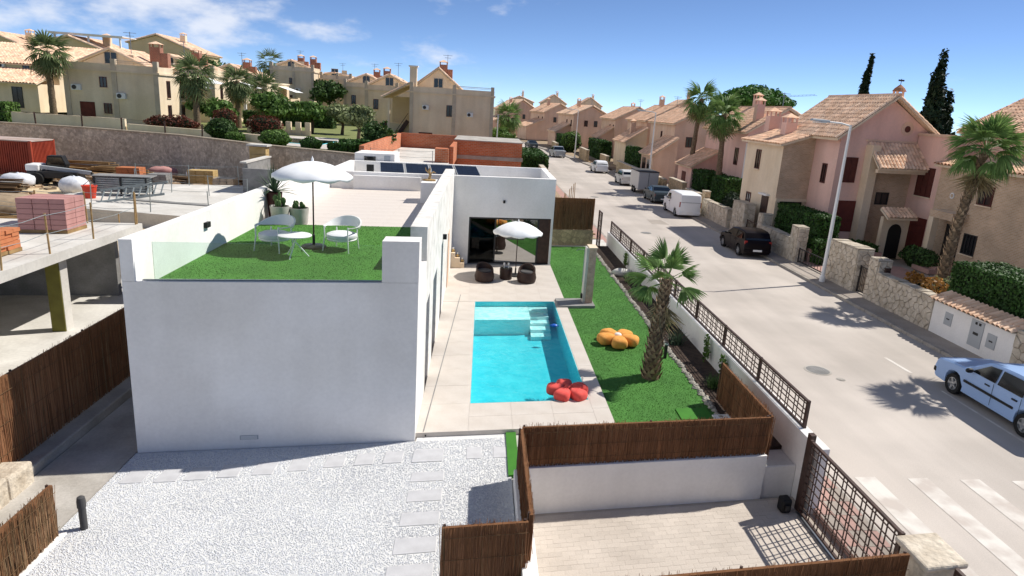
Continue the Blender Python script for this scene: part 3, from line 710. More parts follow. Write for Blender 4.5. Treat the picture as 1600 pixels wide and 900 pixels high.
# terrace floor
MB(shear).box(VX0 + .22, -1.50, VV0 + .22, 29.0, 3.0, ZF - .02).box(-1.50, VX1 - .25, VV0 + .22, 15.0, 3.0, ZF - .02).build('roof_slab', 'concrete', villa)
turf = MB(shear).box(VX0 + .225, -1.51, VV0 + .225, 20.2, ZF - .02, ZF + .012).build('turf', 'turf_terrace', villa)
vs, fs = blades(VX0 + .24, -1.54, VV0 + .26, 20.2, ZF + .01, 20000, .018, 9)
tb = link('turf_blades', npmesh('turf_blades', vs, fs, 'blade'), villa, tuple(-villa.location)); tag(tb, kind='stuff')
tf = MB(shear).box(VX0 + .22, -1.50, 20.2, 29.0, ZF - .02, ZF - .012).build('terrace_floor', 'joint', villa)
cache = {}
nx, nv = 7, 12
for i in range(nx):
    for j in range(nv):
        a = (-1.50 - (VX0 + .22)) / nx; b = 8.8 / nv
        if not cache: cache['m'] = MB(shear).box(.002, a - .002, .002, b - .002, -.012, .004).mesh('floor_tile', 'terrace_tile')
        X, Y, Z = V(VX0 + .22 + a * i, 20.2 + b * j, ZF)
        link('floor_tile', cache['m'], tf, (X - villa.location.x, Y - villa.location.y, Z - villa.location.z))
# glass balustrade at the front and the left front corner
MB(shear).box(VX0 + .5, -1.86, VV0 + .1, VV0 + .112, 3.43, 4.16).build('glass_panel', 'glass_clear', villa)
MB(shear).box(VX0 + .30, -1.85, VV0 + .085, VV0 + .13, 3.44, 3.462).build('glass_channel', 'steel', villa)
# wall luminaire and its slim lead on the left parapet, vent grille on the front wall
MB(shear).box(VX0 + .22, VX0 + .29, 16.2, 16.42, 3.86, 3.98).build('wall_lamp', 'black', villa)
vg = MB(shear).box(-4.53, -4.19, VV0 - .012, VV0 - .001, .20, .29).build('vent_grille', 'grey_paint', villa)
for k in range(4): MB(shear).box(-4.51, -4.21, VV0 - .022, VV0 - .0125, .212 + k * .02, .222 + k * .02).build('slat', 'white_metal', vg)
# box by the side wall carrying the driftwood piece
MB(shear).box(-2.2, -1.505, 25.3, 26.6, ZF, 4.02).build('chimney_box', 'white', villa)
# rear block
RB = MB(shear)
BX0, BX1, BV0, BV1, BZ = VX0, 3.30, 29.0, 34.2, 3.95
wx0, wx1, wz1 = -.43, 3.2, 2.2
RB.box(BX0, wx0, BV0, BV0 + .28, -.05, BZ).box(wx0, BX1, BV0, BV0 + .28, wz1, BZ).box(wx1, BX1, BV0, BV0 + .28, -.05, wz1)
RB.box(BX0, BX0 + .25, BV0 + .28, BV1, -.05, BZ).box(BX1 - .25, BX1, BV0 + .28, BV1, -.05, BZ).box(BX0, BX1, BV1, BV1 + .25, -.05, BZ)
RB.build('rear_wall', 'white', villa)
MB(shear).box(BX0 + .25, BX1 - .25, BV0 + .28, BV1, 2.9, 3.3).build('rear_roof', 'white', villa)
MB(shear).box(-5.2, -2.5, BV0 - .25, BV0 - .001, ZF, BZ - .12).build('parapet_step', 'white', villa)
# sliding doors with a dim room behind
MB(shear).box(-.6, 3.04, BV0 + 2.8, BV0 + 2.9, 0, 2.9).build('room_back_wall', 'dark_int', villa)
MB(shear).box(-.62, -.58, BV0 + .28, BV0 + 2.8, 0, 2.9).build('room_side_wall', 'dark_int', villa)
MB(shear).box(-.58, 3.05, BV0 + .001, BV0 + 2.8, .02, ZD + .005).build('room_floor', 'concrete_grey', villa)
fr = MB(shear)
fr.box(wx0, wx1, BV0 + .10, BV0 + .2, ZD, ZD + .07).box(wx0, wx1, BV0 + .10, BV0 + .2, wz1 - .08, wz1)
for x in (wx0, .70, 2.62): fr.box(x, x + .07, BV0 + .099, BV0 + .201, ZD, wz1)
sd = fr.build('sliding_door', 'dark_metal', villa)
MB(shear).box(wx0 + .07, .70, BV0 + .15, BV0 + .162, ZD + .07, wz1 - .08).build('pane', 'glass_tint', sd)
MB(shear).box(.77, 2.62, BV0 + .13, BV0 + .142, ZD + .07, wz1 - .08).build('pane', 'glass_mirror', sd)
MB(shear).box(2.69, wx1, BV0 + .1, BV0 + .2, ZD + .0, wz1).build('side_panel', 'brown_metal', sd)
MB(shear).add([(1.75 + .05 * i, BV0 + .34 + (.03 if i % 2 else 0), z) for i in range(18) for z in (ZD + .02, wz1)], [(2 * i, 2 * i + 2, 2 * i + 3, 2 * i + 1) for i in range(17)]).build('curtain', 'canvas', villa)
MB(shear).box(-.55, 3.32, BV0 - .12, BV0 + .09, ZD - .01, ZD + .012).build('door_sill', 'concrete_grey', villa)
MB(shear).lathe([(.05, 0), (.05, .1), (.03, .13)], 12).build('security_camera', 'black', villa, world=False).location = Vector(V(1.06, BV0 - .06, 2.85)) - villa.location
for lx, lv in ((-.25, 29.6),):
    MB(shear).box(0, .8, 0, .7, ZD, .5).box(0, .8, .5, .7, .5, .95).box(-.12, .0, 0, .7, ZD, .7).build('armchair_inside', 'sofa', loc=None).location = V(lx + .3, lv + .6, 0)
bpy.data.objects['armchair_inside'].name = 'armchair'
tag(bpy.data.objects['armchair'], 'dark armchair in the dim room behind the sliding doors', 'armchair')
# garden stair by the side wall
st = thing('garden_steps', 'small cream corner steps against the villa wall with three pots', 'steps', V(-.9, 28.6, ZD))
for i, (a, b) in enumerate(((-1.12, -.55), (-1.12, -.74), (-1.12, -.95))):
    MB(shear).box(a, b, 28.2 + .002 * i, 28.86 - .002 * i, ZD + .22 * i, ZD + .22 * (i + 1)).build('step', 'cream', st, bevel=.008)
for x, z, lb in ((-.64, .33, 'lowest step'), (-.84, .55, 'middle step'), (-1.04, .77, 'top step')):
    p = thing('candle_pot', f'little tan pot with pale candle on the {lb} of the garden steps', 'pot', V(x, 28.42, z))
    MB().lathe([(.045, 0), (.07, .05), (.07, .11), (.06, .12)], 12).build('pot', 'tan_block', p, world=False, smooth=40)
    MB().lathe([(.04, .11), (.04, .2), (.005, .205)], 10).build('candle', 'button', p, world=False, smooth=40)

# ---- on the rear roof: solar panels, air-conditioning housing
pan = None
for i in range(4):
    x = -4.55 + i * 1.16; loc = V(x, 31.6, 3.66)
    t = thing('solar_panel', f'{["leftmost", "second", "third", "rightmost"][i]} dark solar panel of the row behind the rear parapet', 'solar panel', loc, math.atan(SH), 'solar panels on the villa roof')
    tl = Matrix.Rotation(R(11), 4, 'X')
    def T(mb):
        mb.v = [tuple(tl @ Vector(p)) for p in mb.v]; return mb
    T(MB().box(0, 1.1, 0, 1.7, -.04, 0)).build('back_sheet', 'black', t, world=False)
    for a in range(4):
        for b in range(5):
            T(MB().box(.03 + a * .262, .03 + a * .262 + .252, .03 + b * .33, .03 + b * .33 + .32, 0, .004)).build('cell', 'solar', t, world=False)
    T(MB().box(0, .025, 0, 1.7, .001, .02).box(1.075, 1.1, 0, 1.7, .001, .02).box(.025, 1.075, 0, .025, .001, .02).box(.025, 1.075, 1.675, 1.7, .001, .02)).build('frame', 'grey_paint', t, world=False)
    MB().bar((.1, 1.5, -.36), (.1, 1.5, .24), .04).bar((1.0, 1.5, -.36), (1.0, 1.5, .24), .04).bar((.1, .1, -.36), (.1, .1, -.03), .04).bar((1.0, .1, -.36), (1.0, .1, -.03), .04).build('strut', 'steel', t, world=False)
t = thing('roof_housing', 'white rooftop housing with a small dark grille at the back of the villa', 'housing', V(-5.2, 36.0, 3.3))
MB(shear).box(-6.2, -4.3, 34.6, 36.6, 3.3, 4.3).build('cabinet', 'white', t, bevel=.02)
MB(shear).box(-5.75, -5.2, 34.58, 34.6, 3.75, 4.15).build('grille', 'pane', t)
MB(shear).box(-4.8, -4.5, 34.58, 34.6, 3.7, 4.2).build('hatch', 'grey_paint', t)
t = thing('roof_inverter', 'small black inverter box on a post beside the solar panels', 'inverter', V(-4.95, 31.3, 3.3))
MB(shear).box(-5.1, -4.8, 31.3, 31.45, 3.6, 4.05).build('case', 'black', t, bevel=.01)
MB(shear).box(-4.98, -4.92, 31.36, 31.42, 3.3, 3.6).build('post', 'steel', t)
# rear annexe under the housing
tag(MB(shear).box(-6.38, -3.9, 34.452, 36.8, -.2, 3.3).build('annexe', 'white', loc=V(-5, 35.6, 0)), 'low white annexe wall behind the villa roof carrying the housing', 'wall')

# ---- driftwood figure on the box
t = thing('driftwood_figure', 'tan driftwood figure standing on the white box of the roof terrace', 'ornament', V(-1.95, 26.0, 4.02))
MB().lathe([(.16, 0), (.17, .05), (.1, .07)], 12, sx=1.5).build('base', 'wood', t, world=False)
MB().tube([(0, 0, .05), (.04, .02, .22), (-.02, 0, .36), (.03, 0, .5)], [.06, .05, .06, .02], 7).tube([(.02, 0, .25), (.16, .03, .34), (.24, 0, .30)], [.035, .03, .012], 6).tube([(-.02, 0, .3), (-.13, -.04, .40), (-.15, 0, .5)], [.03, .025, .01], 6).build('figure', 'wood', t, world=False, smooth=60)

# ---- umbrellas
def umbrella(label, loc, h, r, drop, m_pole='wicker', tassel=True, ribs=10):
    t = thing('parasol', label, 'parasol', loc)
    MB().lathe([(.30, 0), (.30, .035), (.28, .05), (.05, .06)], 24).build('base', 'dark_metal', t, world=False, smooth=40)
    MB().lathe([(.034, .05), (.034, .32), (.024, .33)], 10).build('sleeve', 'dark_metal', t, world=False, smooth=40)
    MB().tube([(0, 0, .3), (0, 0, h - .02)], .019, 10).build('pole', m_pole, t, world=False, smooth=60)
    n = ribs * 4; prof = [(0, h), (.25, h - .08 * drop), (.5, h - .27 * drop), (.75, h - .57 * drop), (1.0, h - drop)]
    vs = []; fs = []
    for i, (q, z) in enumerate(prof[1:]):
        for j in range(n):
            a = 2 * PI * j / n; k = abs(math.cos(a * ribs / 2)); sg = 1 - .025 * q * (1 - k); zz = z - .012 * (1 - k) * q + (.0 if i < 3 else 0)
            vs.append((r * q * sg * math.cos(a), r * q * sg * math.sin(a), zz))
    nr = len(prof) - 1
    vs.append((0, 0, h)); top = len(vs) - 1
    fs = [(i * n + j, (i + 1) * n + j, (i + 1) * n + (j + 1) % n, i * n + (j + 1) % n) for i in range(nr - 1) for j in range(n)] + [(top, j, (j + 1) % n) for j in range(n)]
    # scalloped valance
    b0 = (nr - 1) * n; ex = len(vs)
    for j in range(n):
        a = 2 * PI * j / n; k = abs(math.sin(a * ribs / 2)); p = vs[b0 + j]; vs.append((p[0] * 1.005, p[1] * 1.005, p[2] - .04 - .05 * k))
    fs += [(b0 + j, ex + j, ex + (j + 1) % n, b0 + (j + 1) % n) for j in range(n)]
    c = MB().add(vs, fs).build('canopy', 'canvas', t, world=False, smooth=70)
    so = c.modifiers.new('thickness', 'SOLIDIFY'); so.thickness = .004
    MB().lathe([(.03, h - .01), (.03, h + .05), (.012, h + .09), (.005, h + .12)], 8).build('finial', 'canvas', t, world=False, smooth=50)
    for j in range(ribs):
        a = 2 * PI * j / ribs
        MB().tube([(.02 * math.cos(a), .02 * math.sin(a), h - .06), (r * .5 * math.cos(a), r * .5 * math.sin(a), h - .3 * drop - .02), (r * .97 * math.cos(a), r * .97 * math.sin(a), h - drop - .01)], .006, 4).build('rib', 'wood_dark', t, world=False)
    return t
umbrella('white scalloped parasol shading the chairs on the roof terrace', V(-4.03, 17.1, ZF + .012), 2.10, .95, .33)
umbrella('white scalloped parasol over the wicker chairs by the sliding doors', V(1.62, 26.95, ZD), 2.28, 1.02, .42)

# ---- roof terrace furniture
def tub_chair(label, loc, rz):
    t = thing('lounge_chair', label, 'chair', loc, rz, 'lounge chairs on the roof terrace')
    for sx, sy in ((-.30, -.30), (.30, -.30), (-.27, .27), (.27, .27)):
        MB().tube([(sx * 1.12, sy * 1.12, 0), (sx, sy, .36), (sx * 1.02, sy * 1.02, .62 if sy < 0 else .5)], [.014, .018, .016], 8).build('leg', 'white_metal', t, world=False, smooth=60)
    MB().lathe([(.02, .25), (.34, .25), (.36, .28), (.34, .30)], 28).build('seat_ring', 'white_metal', t, world=False, smooth=40)
    MB().lathe([(.02, .29), (.34, .29), (.375, .34), (.36, .40), (.28, .435), (.02, .445)], 28).build('cushion', 'cushion', t, world=False, smooth=50)
    n = 28; prof = [(-.25, .0), (0, .012), (.0, .0)]
    vs = []; fs = []
    for j in range(n + 1):
        a = R(-42) + (PI + R(84)) * j / n; k = math.sin(max(0, min(PI, a))) if 0 <= a <= PI else 0
        top = .60 + .18 * k ** 1.5; bot = top - (.03 + .22 * k ** 1.2)
        rr = .40 + .06 * k
        for z, d in ((bot, 0), (top, .02), (top, -.02), (bot, -.03)):
            vs.append(((rr + d + (z - .5) * .18) * math.cos(a), (rr + d + (z - .5) * .18) * math.sin(a), z))
    for j in range(n):
        for q in range(4): fs.append((j * 4 + q, j * 4 + (q + 1) % 4, (j + 1) * 4 + (q + 1) % 4, (j + 1) * 4 + q))
    fs += [(0, 1, 2, 3), (n * 4 + 3, n * 4 + 2, n * 4 + 1, n * 4)]
    MB().add(vs, fs).build('backrest', 'white_metal', t, world=False, smooth=45)
    return t
tub_chair('white tub chair left of the small round terrace table', V(-4.83, 16.75, ZF + .012), R(-35) + PI * .1)
tub_chair('white tub chair right of the parasol pole on the terrace', V(-3.32, 16.85, ZF + .012), R(30) - PI * .25)
t = thing('side_table', 'small round white tripod table between the terrace chairs', 'table', V(-4.18, 16.0, ZF + .012))
MB().lathe([(.02, .49), (.36, .49), (.375, .50), (.375, .515), (.36, .525), (.02, .525)], 30).build('table_top', 'white_metal', t, world=False, smooth=40)
for k in range(3):
    a = R(20) + 2 * PI * k / 3
    MB().tube([(-.10 * math.cos(a), -.10 * math.sin(a), .48), (.30 * math.cos(a), .30 * math.sin(a), 0)], [.02, .015], 8).build('leg', 'white_metal', t, world=False, smooth=60)

def spiky(par, n, ln, wd, m, z, seed, el0=10, el1=85, droop=.3):
    g = random.Random(seed)
    for i in range(n):
        a = 2 * PI * i * .618 + g.uniform(-.2, .2); e = R(g.uniform(el0, el1)); L_ = ln * g.uniform(.75, 1.1)
        pts = []; 
        for k in range(5):
            s = k / 4; rr = L_ * s; pts.append(Vector((rr * math.cos(e) * math.cos(a), rr * math.cos(e) * math.sin(a), z + rr * math.sin(e) - droop * L_ * s * s * math.cos(e))))
        side = Vector((-math.sin(a), math.cos(a), 0)); vs = []
        for k, p in enumerate(pts):
            ww = wd * (1 - (k / 4) ** 2) * .5 + .002; vs += [p - side * ww, p + Vector((0, 0, -ww * .5)), p + side * ww]
        fs = []
        for k in range(4):
            b = 3 * k; fs += [(b, b + 1, b + 4, b + 3), (b + 1, b + 2, b + 5, b + 4)]
        MB().add(vs, fs).build('leaf', m, par, world=False)
def planter(label, loc, r, h, m, taper=.8):
    t = thing('planter', label, 'planter', loc)
    MB().lathe([(r * taper, 0), (r, h * .95), (r, h), (r * .92, h), (r * .9, h * .93), (.01, h * .93)], 26).build('pot', m, t, world=False, smooth=40)
    MB().lathe([(.01, h * .931), (r * .89, h * .931)], 20).build('soil', 'soil', t, world=False)
    return t
p = planter('tall dark red planter with a spiky dark agave on the terrace', V(-5.95, 20.75, ZF + .0), .22, .85, 'pot_brown', .75)
spiky(p, 70, .85, .045, 'agave', .85, 4, el0=5)
p = planter('pale grey planter holding a tall cactus, middle of the three', V(-5.68, 20.25, ZF + .012), .27, .52, 'pot_grey', .78)
for k, (dx, dy, hh) in enumerate(((0, 0, .40), (.1, .05, .24), (-.1, .03, .3), (.03, -.1, .18), (-.05, -.08, .2))):
    MB().lathe([(.02, .46), (.045, .52), (.05, .52 + hh * .5), (.04, .52 + hh * .9), (.01, .52 + hh)], 8, (dx, dy, 0)).build('cactus_stem', 'cactus', p, world=False, smooth=50)
MB().ball((.12, -.05, .68), (.08, .03, .1), 10, 8).ball((-.12, .0, .74), (.07, .03, .09), 10, 8).build('cactus_pad', 'cactus', p, world=False, smooth=60)
p = planter('pale grey planter with low prickly pear, right of the three', V(-5.2, 20.4, ZF + .012), .28, .46, 'pot_grey', .85)
for k in range(6):
    a = k * 1.1; MB().ball((.13 * math.cos(a), .1 * math.sin(a), .49 + .04 * (k % 3)), (.06, .03, .085), 10, 8).build('cactus_pad', 'cactus', p, world=False, smooth=60)
MB().lathe([(.02, .42), (.05, .46), (.05, .60), (.02, .66)], 8, (-.12, .02, 0)).build('cactus_stem', 'cactus', p, world=False, smooth=50)

# ---- patio furniture
def wicker_tub(label, loc, rz):
    t = thing('wicker_armchair', label, 'armchair', loc, rz, 'wicker armchairs on the patio')
    MB().lathe([(.30, 0), (.36, .03), (.40, .2), (.36, .38), (.05, .40)], 28).build('body', 'wicker', t, world=False, smooth=45)
    n = 32; vs = []; fs = []
    for j in range(n):
        a = 2 * PI * j / n; k = .5 + .5 * math.sin(a)
        top = .42 + .30 * k ** 1.4; ro = .375 - .035 * (top - .4) / .3
        vs += [(ro * math.cos(a) * 1.0, ro * math.sin(a), .36), (ro * .97 * math.cos(a), ro * .97 * math.sin(a), top), (ro * .80 * math.cos(a), ro * .80 * math.sin(a), top - .01), (ro * .78 * math.cos(a), ro * .78 * math.sin(a), .36)]
    for j in range(n):
        m_ = (j + 1) % n
        for q in range(3): fs.append((j * 4 + q, m_ * 4 + q, m_ * 4 + q + 1, j * 4 + q + 1))
    MB().add(vs, fs).build('backrest', 'wicker', t, world=False, smooth=45)
    MB().lathe([(.01, .40), (.27, .40), (.285, .43), (.26, .465), (.01, .47)], 24).build('seat_cushion', 'sofa', t, world=False, smooth=45)
wicker_tub('left of the two round dark wicker armchairs by the sliding doors', V(.32, 26.05, ZD), R(20))
wicker_tub('right of the two round dark wicker armchairs by the sliding doors', V(2.02, 25.9, ZD), R(-15))
t = thing('wicker_table', 'round dark wicker side table carrying two glasses', 'table', V(1.2, 26.4, ZD))
MB().lathe([(.22, 0), (.25, .03), (.26, .42), (.25, .46)], 24).build('body', 'wicker', t, world=False, smooth=45)
MB().lathe([(.01, .461), (.25, .461), (.25, .47), (.01, .47)], 24).build('glass_top', 'glass_clear', t, world=False)
for k, (dx, side_) in enumerate(((-.09, 'left'), (.09, 'right'))):
    g_ = thing('drinking_glass', f'{side_} of the two clear glasses on the wicker table', 'glass', V(1.2 + dx, 26.42, ZD + .471))
    MB().lathe([(.028, 0), (.028, .005), (.008, .012), (.008, .08), (.03, .10), (.042, .15), (.036, .2)], 12).build('bowl', 'white_metal', g_, world=False, smooth=50)
    MB().lathe([(.005, .1), (.028, .105), (.036, .14), (.005, .142)], 10).build('drink', 'button', g_, world=False)

# ---- flower poufs
def flower(name, label, loc, r, m, rz, tilt=0):
    t = thing(name, label, 'pouf', loc, rz)
    if tilt: t.rotation_euler = (tilt, tilt * .4, rz)
    for k in range(5):
        a = 2 * PI * k / 5
        b = MB().ball((0, 0, 0), (r * .42, r * .37, r * .25), 18, 12, .66)
        ca, sa = math.cos(a), math.sin(a); vs = []
        for x, y, z in b.v:
            x2 = x + r * .54; wf = .62 + .52 * (x2 / r); y2 = y * wf
            vs.append((x2 * ca - y2 * sa, x2 * sa + y2 * ca, z + r * .25))
        b.v = vs
        pt = b.build('petal', m, t, world=False, smooth=60)
    MB().ball((0, 0, r * .42), (r * .17, r * .17, r * .1), 14, 8).build('centre', 'button' if m == 'orange' else m, t, world=False, smooth=60)
    return t
flower('flower_pouf', 'orange flower-shaped pouf with white centre on the lawn', V(4.42, 18.65, .07), .68, 'orange', R(50))
flower('flower_pouf', 'red flower-shaped pouf floating in the near pool corner', V(2.40, 14.98, .05), .56, 'red', R(25))
tag(MB().ball((0, 0, .02), (.11, .08, .05), 12, 8).box(-.14, .14, -.02, .02, 0, .03).build('pool_float', 'blue_plastic', loc=None), 'small blue chlorine float drifting by the right pool wall', 'float')
bpy.data.objects['pool_float'].location = V(2.62, 20.4, .07)

# ---- outdoor shower
t = thing('outdoor_shower', 'stone-clad outdoor shower wall with grey tray on the lawn', 'shower', V(3.8, 23, .07))
MB(shear).box(2.95, 4.32, 22.35, 23.35, .07, .17).build('tray', 'concrete_grey', t, bevel=.01)
pr = MB(shear).box(4.0, 4.22, 22.7, 23.2, .171, 2.2).build('pier', 'mortar', t)
for i in range(14):
    for k, (v0, v1) in enumerate(((22.66, 22.93), (22.93, 23.22))):
        z0 = .175 + i * .144
        MB(shear).box(4.005, 4.25, v0 + rnd.uniform(0, .02), v1, z0, z0 + .136).build('stone_strip', 'shower_stone', pr)
MB(shear).box(3.97, 4.28, 22.62, 23.26, 2.2, 2.24).build('cap', 'cream', t)
MB(shear).box(3.9, 3.998, 22.74, 23.16, .172, 2.2).build('back_panel', 'concrete_pale', t)
MB().tube([V(3.86, 22.95, .9), V(3.86, 22.95, 2.1), V(3.62, 22.95, 2.12), V(3.55, 22.95, 2.06)], .014, 8).build('shower_pipe', 'steel', t)
MB(shear).box(3.84, 3.899, 22.86, 23.04, .3, .46).build('tap', 'dark_metal', t)
t = thing('garden_bollard', 'short dark garden light post beside the palm trunk', 'lamp', V(5.62, 17.35, .07))
MB().box(-.04, .04, -.04, .04, 0, .5).build('post', 'dark_metal', t, world=False, bevel=.006)
MB().box(-.045, .045, -.045, .045, .42, .47).build('lens', 'lamp_clear', t, world=False)
t = thing('vent_pipe', 'dark grey plastic vent pipe standing at the gravel edge', 'pipe', V(-6.05, 10.6, 0))
MB().lathe([(.055, 0), (.055, .44)], 16).build('pipe', 'concrete_dark' if 'concrete_dark' in M else 'sofa', t, world=False, smooth=40)
MB().lathe([(.066, .40), (.066, .50), (.055, .57), (.02, .595)], 16).build('cap', 'sofa', t, world=False, smooth=40)
# ------------------------------------------------------------------ walls of the plot
tag(MB(shear).box(1.02, 6.15, 11.2, 11.42, ZR - .05, .30).build('parking_wall', 'white', loc=V(3.5, 11.3, ZR), bevel=.01), 'white rendered retaining wall at the back of the parking bay', 'wall')
tag(MB(shear).box(6.16, 6.89, 11.27, 11.32, ZR - .05, -.01).build('bed_front_wall', 'white', loc=V(6.5, 11.3, ZR)), 'short white wall below the planting bed beside the gate motor', 'wall')
tag(MB(shear).box(.88, 1.12, 6.0, 11.198, -.75, .30).build('side_wall', 'white', loc=V(1.0, 9, ZR), bevel=.01), 'narrow white wall between the gravel and the parking bay', 'wall')
tag(MB(shear).box(6.9, 7.15, 10.55, 34.2, ZR - .1, .75).build('street_wall', 'white', loc=V(7.0, 22, ZR), bevel=.012), 'long white garden wall along the street under the lattice fence', 'wall')
t = thing('gate_pillar', 'broad pale stone gate pillar at the bottom right by the pavement', 'pillar', V(6.9, 7.2, ZR))
MB(shear).box(6.62, 7.2, 6.9, 7.5, ZR, .86).build('shaft', 'rock_rough', t, bevel=.03)
b = MB(shear).box(6.55, 7.28, 6.82, 7.58, .86, .96); b.build('cap', 'rock_rough', t, bevel=.035)
t = thing('street_lattice_gate', 'brown metal pedestrian gate cut by the lower right corner', 'gate', V(7.1, 6, ZR))
MB(shear).box(7.02, 7.08, 5.0, 6.8, ZR + .1, ZR + .15).box(7.02, 7.08, 5.0, 6.8, .86, .92).box(7.02, 7.08, 6.75, 6.8, ZR + .15, .86).build('frame', 'brown_metal', t)
for k in range(9): MB(shear).box(7.035, 7.065, 5.1 + k * .19, 5.13 + k * .19, ZR + .15, .86).build('bar', 'brown_metal', t)

# ------------------------------------------------------------------ heather fences
def heather(label, a, b, z0, z1, seed, m='heather', dens=330, pale=.05, posts=True):
    """brushwood screen from a to b given in plot coordinates (x, v)"""
    A = Vector(V(*a)); B = Vector(V(*b)); d = (B - A); L_ = d.length; d.normalize(); nrm = Vector((-d.y, d.x, 0))
    t = thing('brushwood_fence', label, 'fence', ((A + B) / 2)[:2] + (z0,) if False else (*(((A + B) / 2)[:2]), z0))
    g = np.random.default_rng(seed)
    A2 = A - Vector((t.location.x, t.location.y, 0)); 
    q = MB(); hw = .025
    pts = [A2 - nrm * hw, A2 + d * L_ - nrm * hw, A2 + d * L_ + nrm * hw, A2 + nrm * hw]
    q.prism([(p.x, p.y) for p in pts], .03, z1 - z0 - .05); q.build('brush_core', 'heather_core', t, world=False)
    def twigs(n, m, r0, r1):
        s = g.random(n) * L_; off = g.uniform(-.05, .05, n); off = np.where(np.abs(off) < .024, np.sign(off + 1e-6) * .03, off)
        ln = np.clip(g.beta(3, 1.1, n), .25, 1) * (z1 - z0); zb = g.random(n) * np.maximum(0, (z1 - z0) - ln) ; zb = np.where(g.random(n) < .6, 0, zb)
        rag = .03 * np.sin(s * 3.1) * np.sin(s * 1.3 + 1) + g.normal(size=n) * .010
        zt = np.minimum(zb + ln + rag, (z1 - z0) + .025); r = g.uniform(r0, r1, n); le = g.normal(size=n) * .03
        px = A2.x + d.x * s + nrm.x * off; py = A2.y + d.y * s + nrm.y * off
        V_ = []
        for k in range(3):
            an = 2.094 * k
            V_.append((px + r * math.cos(an), py + r * math.sin(an), zb))
        for k in range(3):
            an = 2.094 * k
            V_.append((px + r * .6 * math.cos(an) + d.x * le, py + r * .6 * math.sin(an) + d.y * le, zt))
        vs = np.stack([np.stack(c, 1) for c in V_], 1).reshape(-1, 3)
        f = np.array([(0, 1, 4, 3), (1, 2, 5, 4), (2, 0, 3, 5)]); fs = (f[None] + (np.arange(n) * 6)[:, None, None]).reshape(-1, 4)
        o = link('twigs', npmesh('twigs', vs, fs, m), t); tag(o, kind='stuff')
    twigs(int(L_ * dens), m, .003, .0075)
    twigs(max(3, int(L_ * dens * pale)), 'heather_pale', .0025, .005)
    for zz in (.18, .5, .82):
        w = MB(); 
        for sd in (-1, 1): w.bar(A2 + nrm * .058 * sd + Vector((0, 0, zz * (z1 - z0))), A2 + d * L_ + nrm * .058 * sd + Vector((0, 0, zz * (z1 - z0) + .004)), .006)
        w.build('binding_wire', 'wood_dark', t, world=False)
    if posts:
        k = max(1, round(L_ / 2.2))
        for i in range(k + 1):
            p = A2 + d * (.04 + (L_ - .08) * i / k) + nrm * .035
            MB().tube([(p.x, p.y, 0), (p.x, p.y, z1 - z0 - .03)], .022, 8).build('post', 'brown_metal', t, world=False)
    return t
heather('long brown brushwood fence on top of the parking wall', (1.0, 11.3), (6.12, 11.3), .30, 1.17, 1)
heather('brown brushwood fence seen end on between gravel and parking', (.98, 8.5), (.98, 11.24), .30, 1.17, 2)
heather('short brown brushwood panel at bottom centre over the gravel', (-.32, 8.42), (.93, 8.42), -.02, 1.12, 3, pale=.12)
heather('brown brushwood fence along the bottom edge below the driveway', (1.2, 7.15), (6.5, 7.15), -.55, 1.0, 4, pale=.02)
heather('brown brushwood fence returning beside the planting bed', (6.2, 11.36), (6.2, 14.35), .12, 1.15, 5)
heather('long tall brown brushwood fence left of the villa', (-8.1, 10.5), (-8.1, 26), .22, 1.93, 6, pale=.11, dens=260)
heather('low sunlit brown brushwood panel at the bottom left corner', (-6.35, 5.2), (-6.35, 10.45), .0, .95, 7, m='heather_old', dens=340)
heather('weathered brushwood screen on the beige wall behind the lawn', (3.45, 33.62), (5.95, 33.62), .92, 2.62, 8, m='heather_old', dens=260)
tag(MB(shear).box(3.4, 6.0, 33.55, 33.8, -.1, .92).build('back_wall', 'rubble_back', loc=V(4.6, 33.7, 0), bevel=.01), 'low beige stone wall under the weathered brushwood screen', 'wall')
t = thing('fence_footing', 'rough pale stone footing below the tall left brushwood fence', 'wall', V(-8, 16, 0))
MB(shear).box(-8.3, -7.74, 12.2, 26, -.05, .2).build('plinth', 'concrete', t, bevel=.03)
for i in range(5):
    v0 = 9.0 + i * .64
    b = MB(shear).box(-8.35, -7.62, v0, v0 + .62, -.05, .42 + .05 * (i % 2)); b.build('stone_block', 'rock_rough', t, bevel=.05)
tag(MB(shear).box(-6.47, -6.24, 5, 10.5, -.1, .03).build('low_kerb', 'white', loc=V(-6.36, 8, 0)), 'white kerb under the low brushwood panel at bottom left', 'kerb')

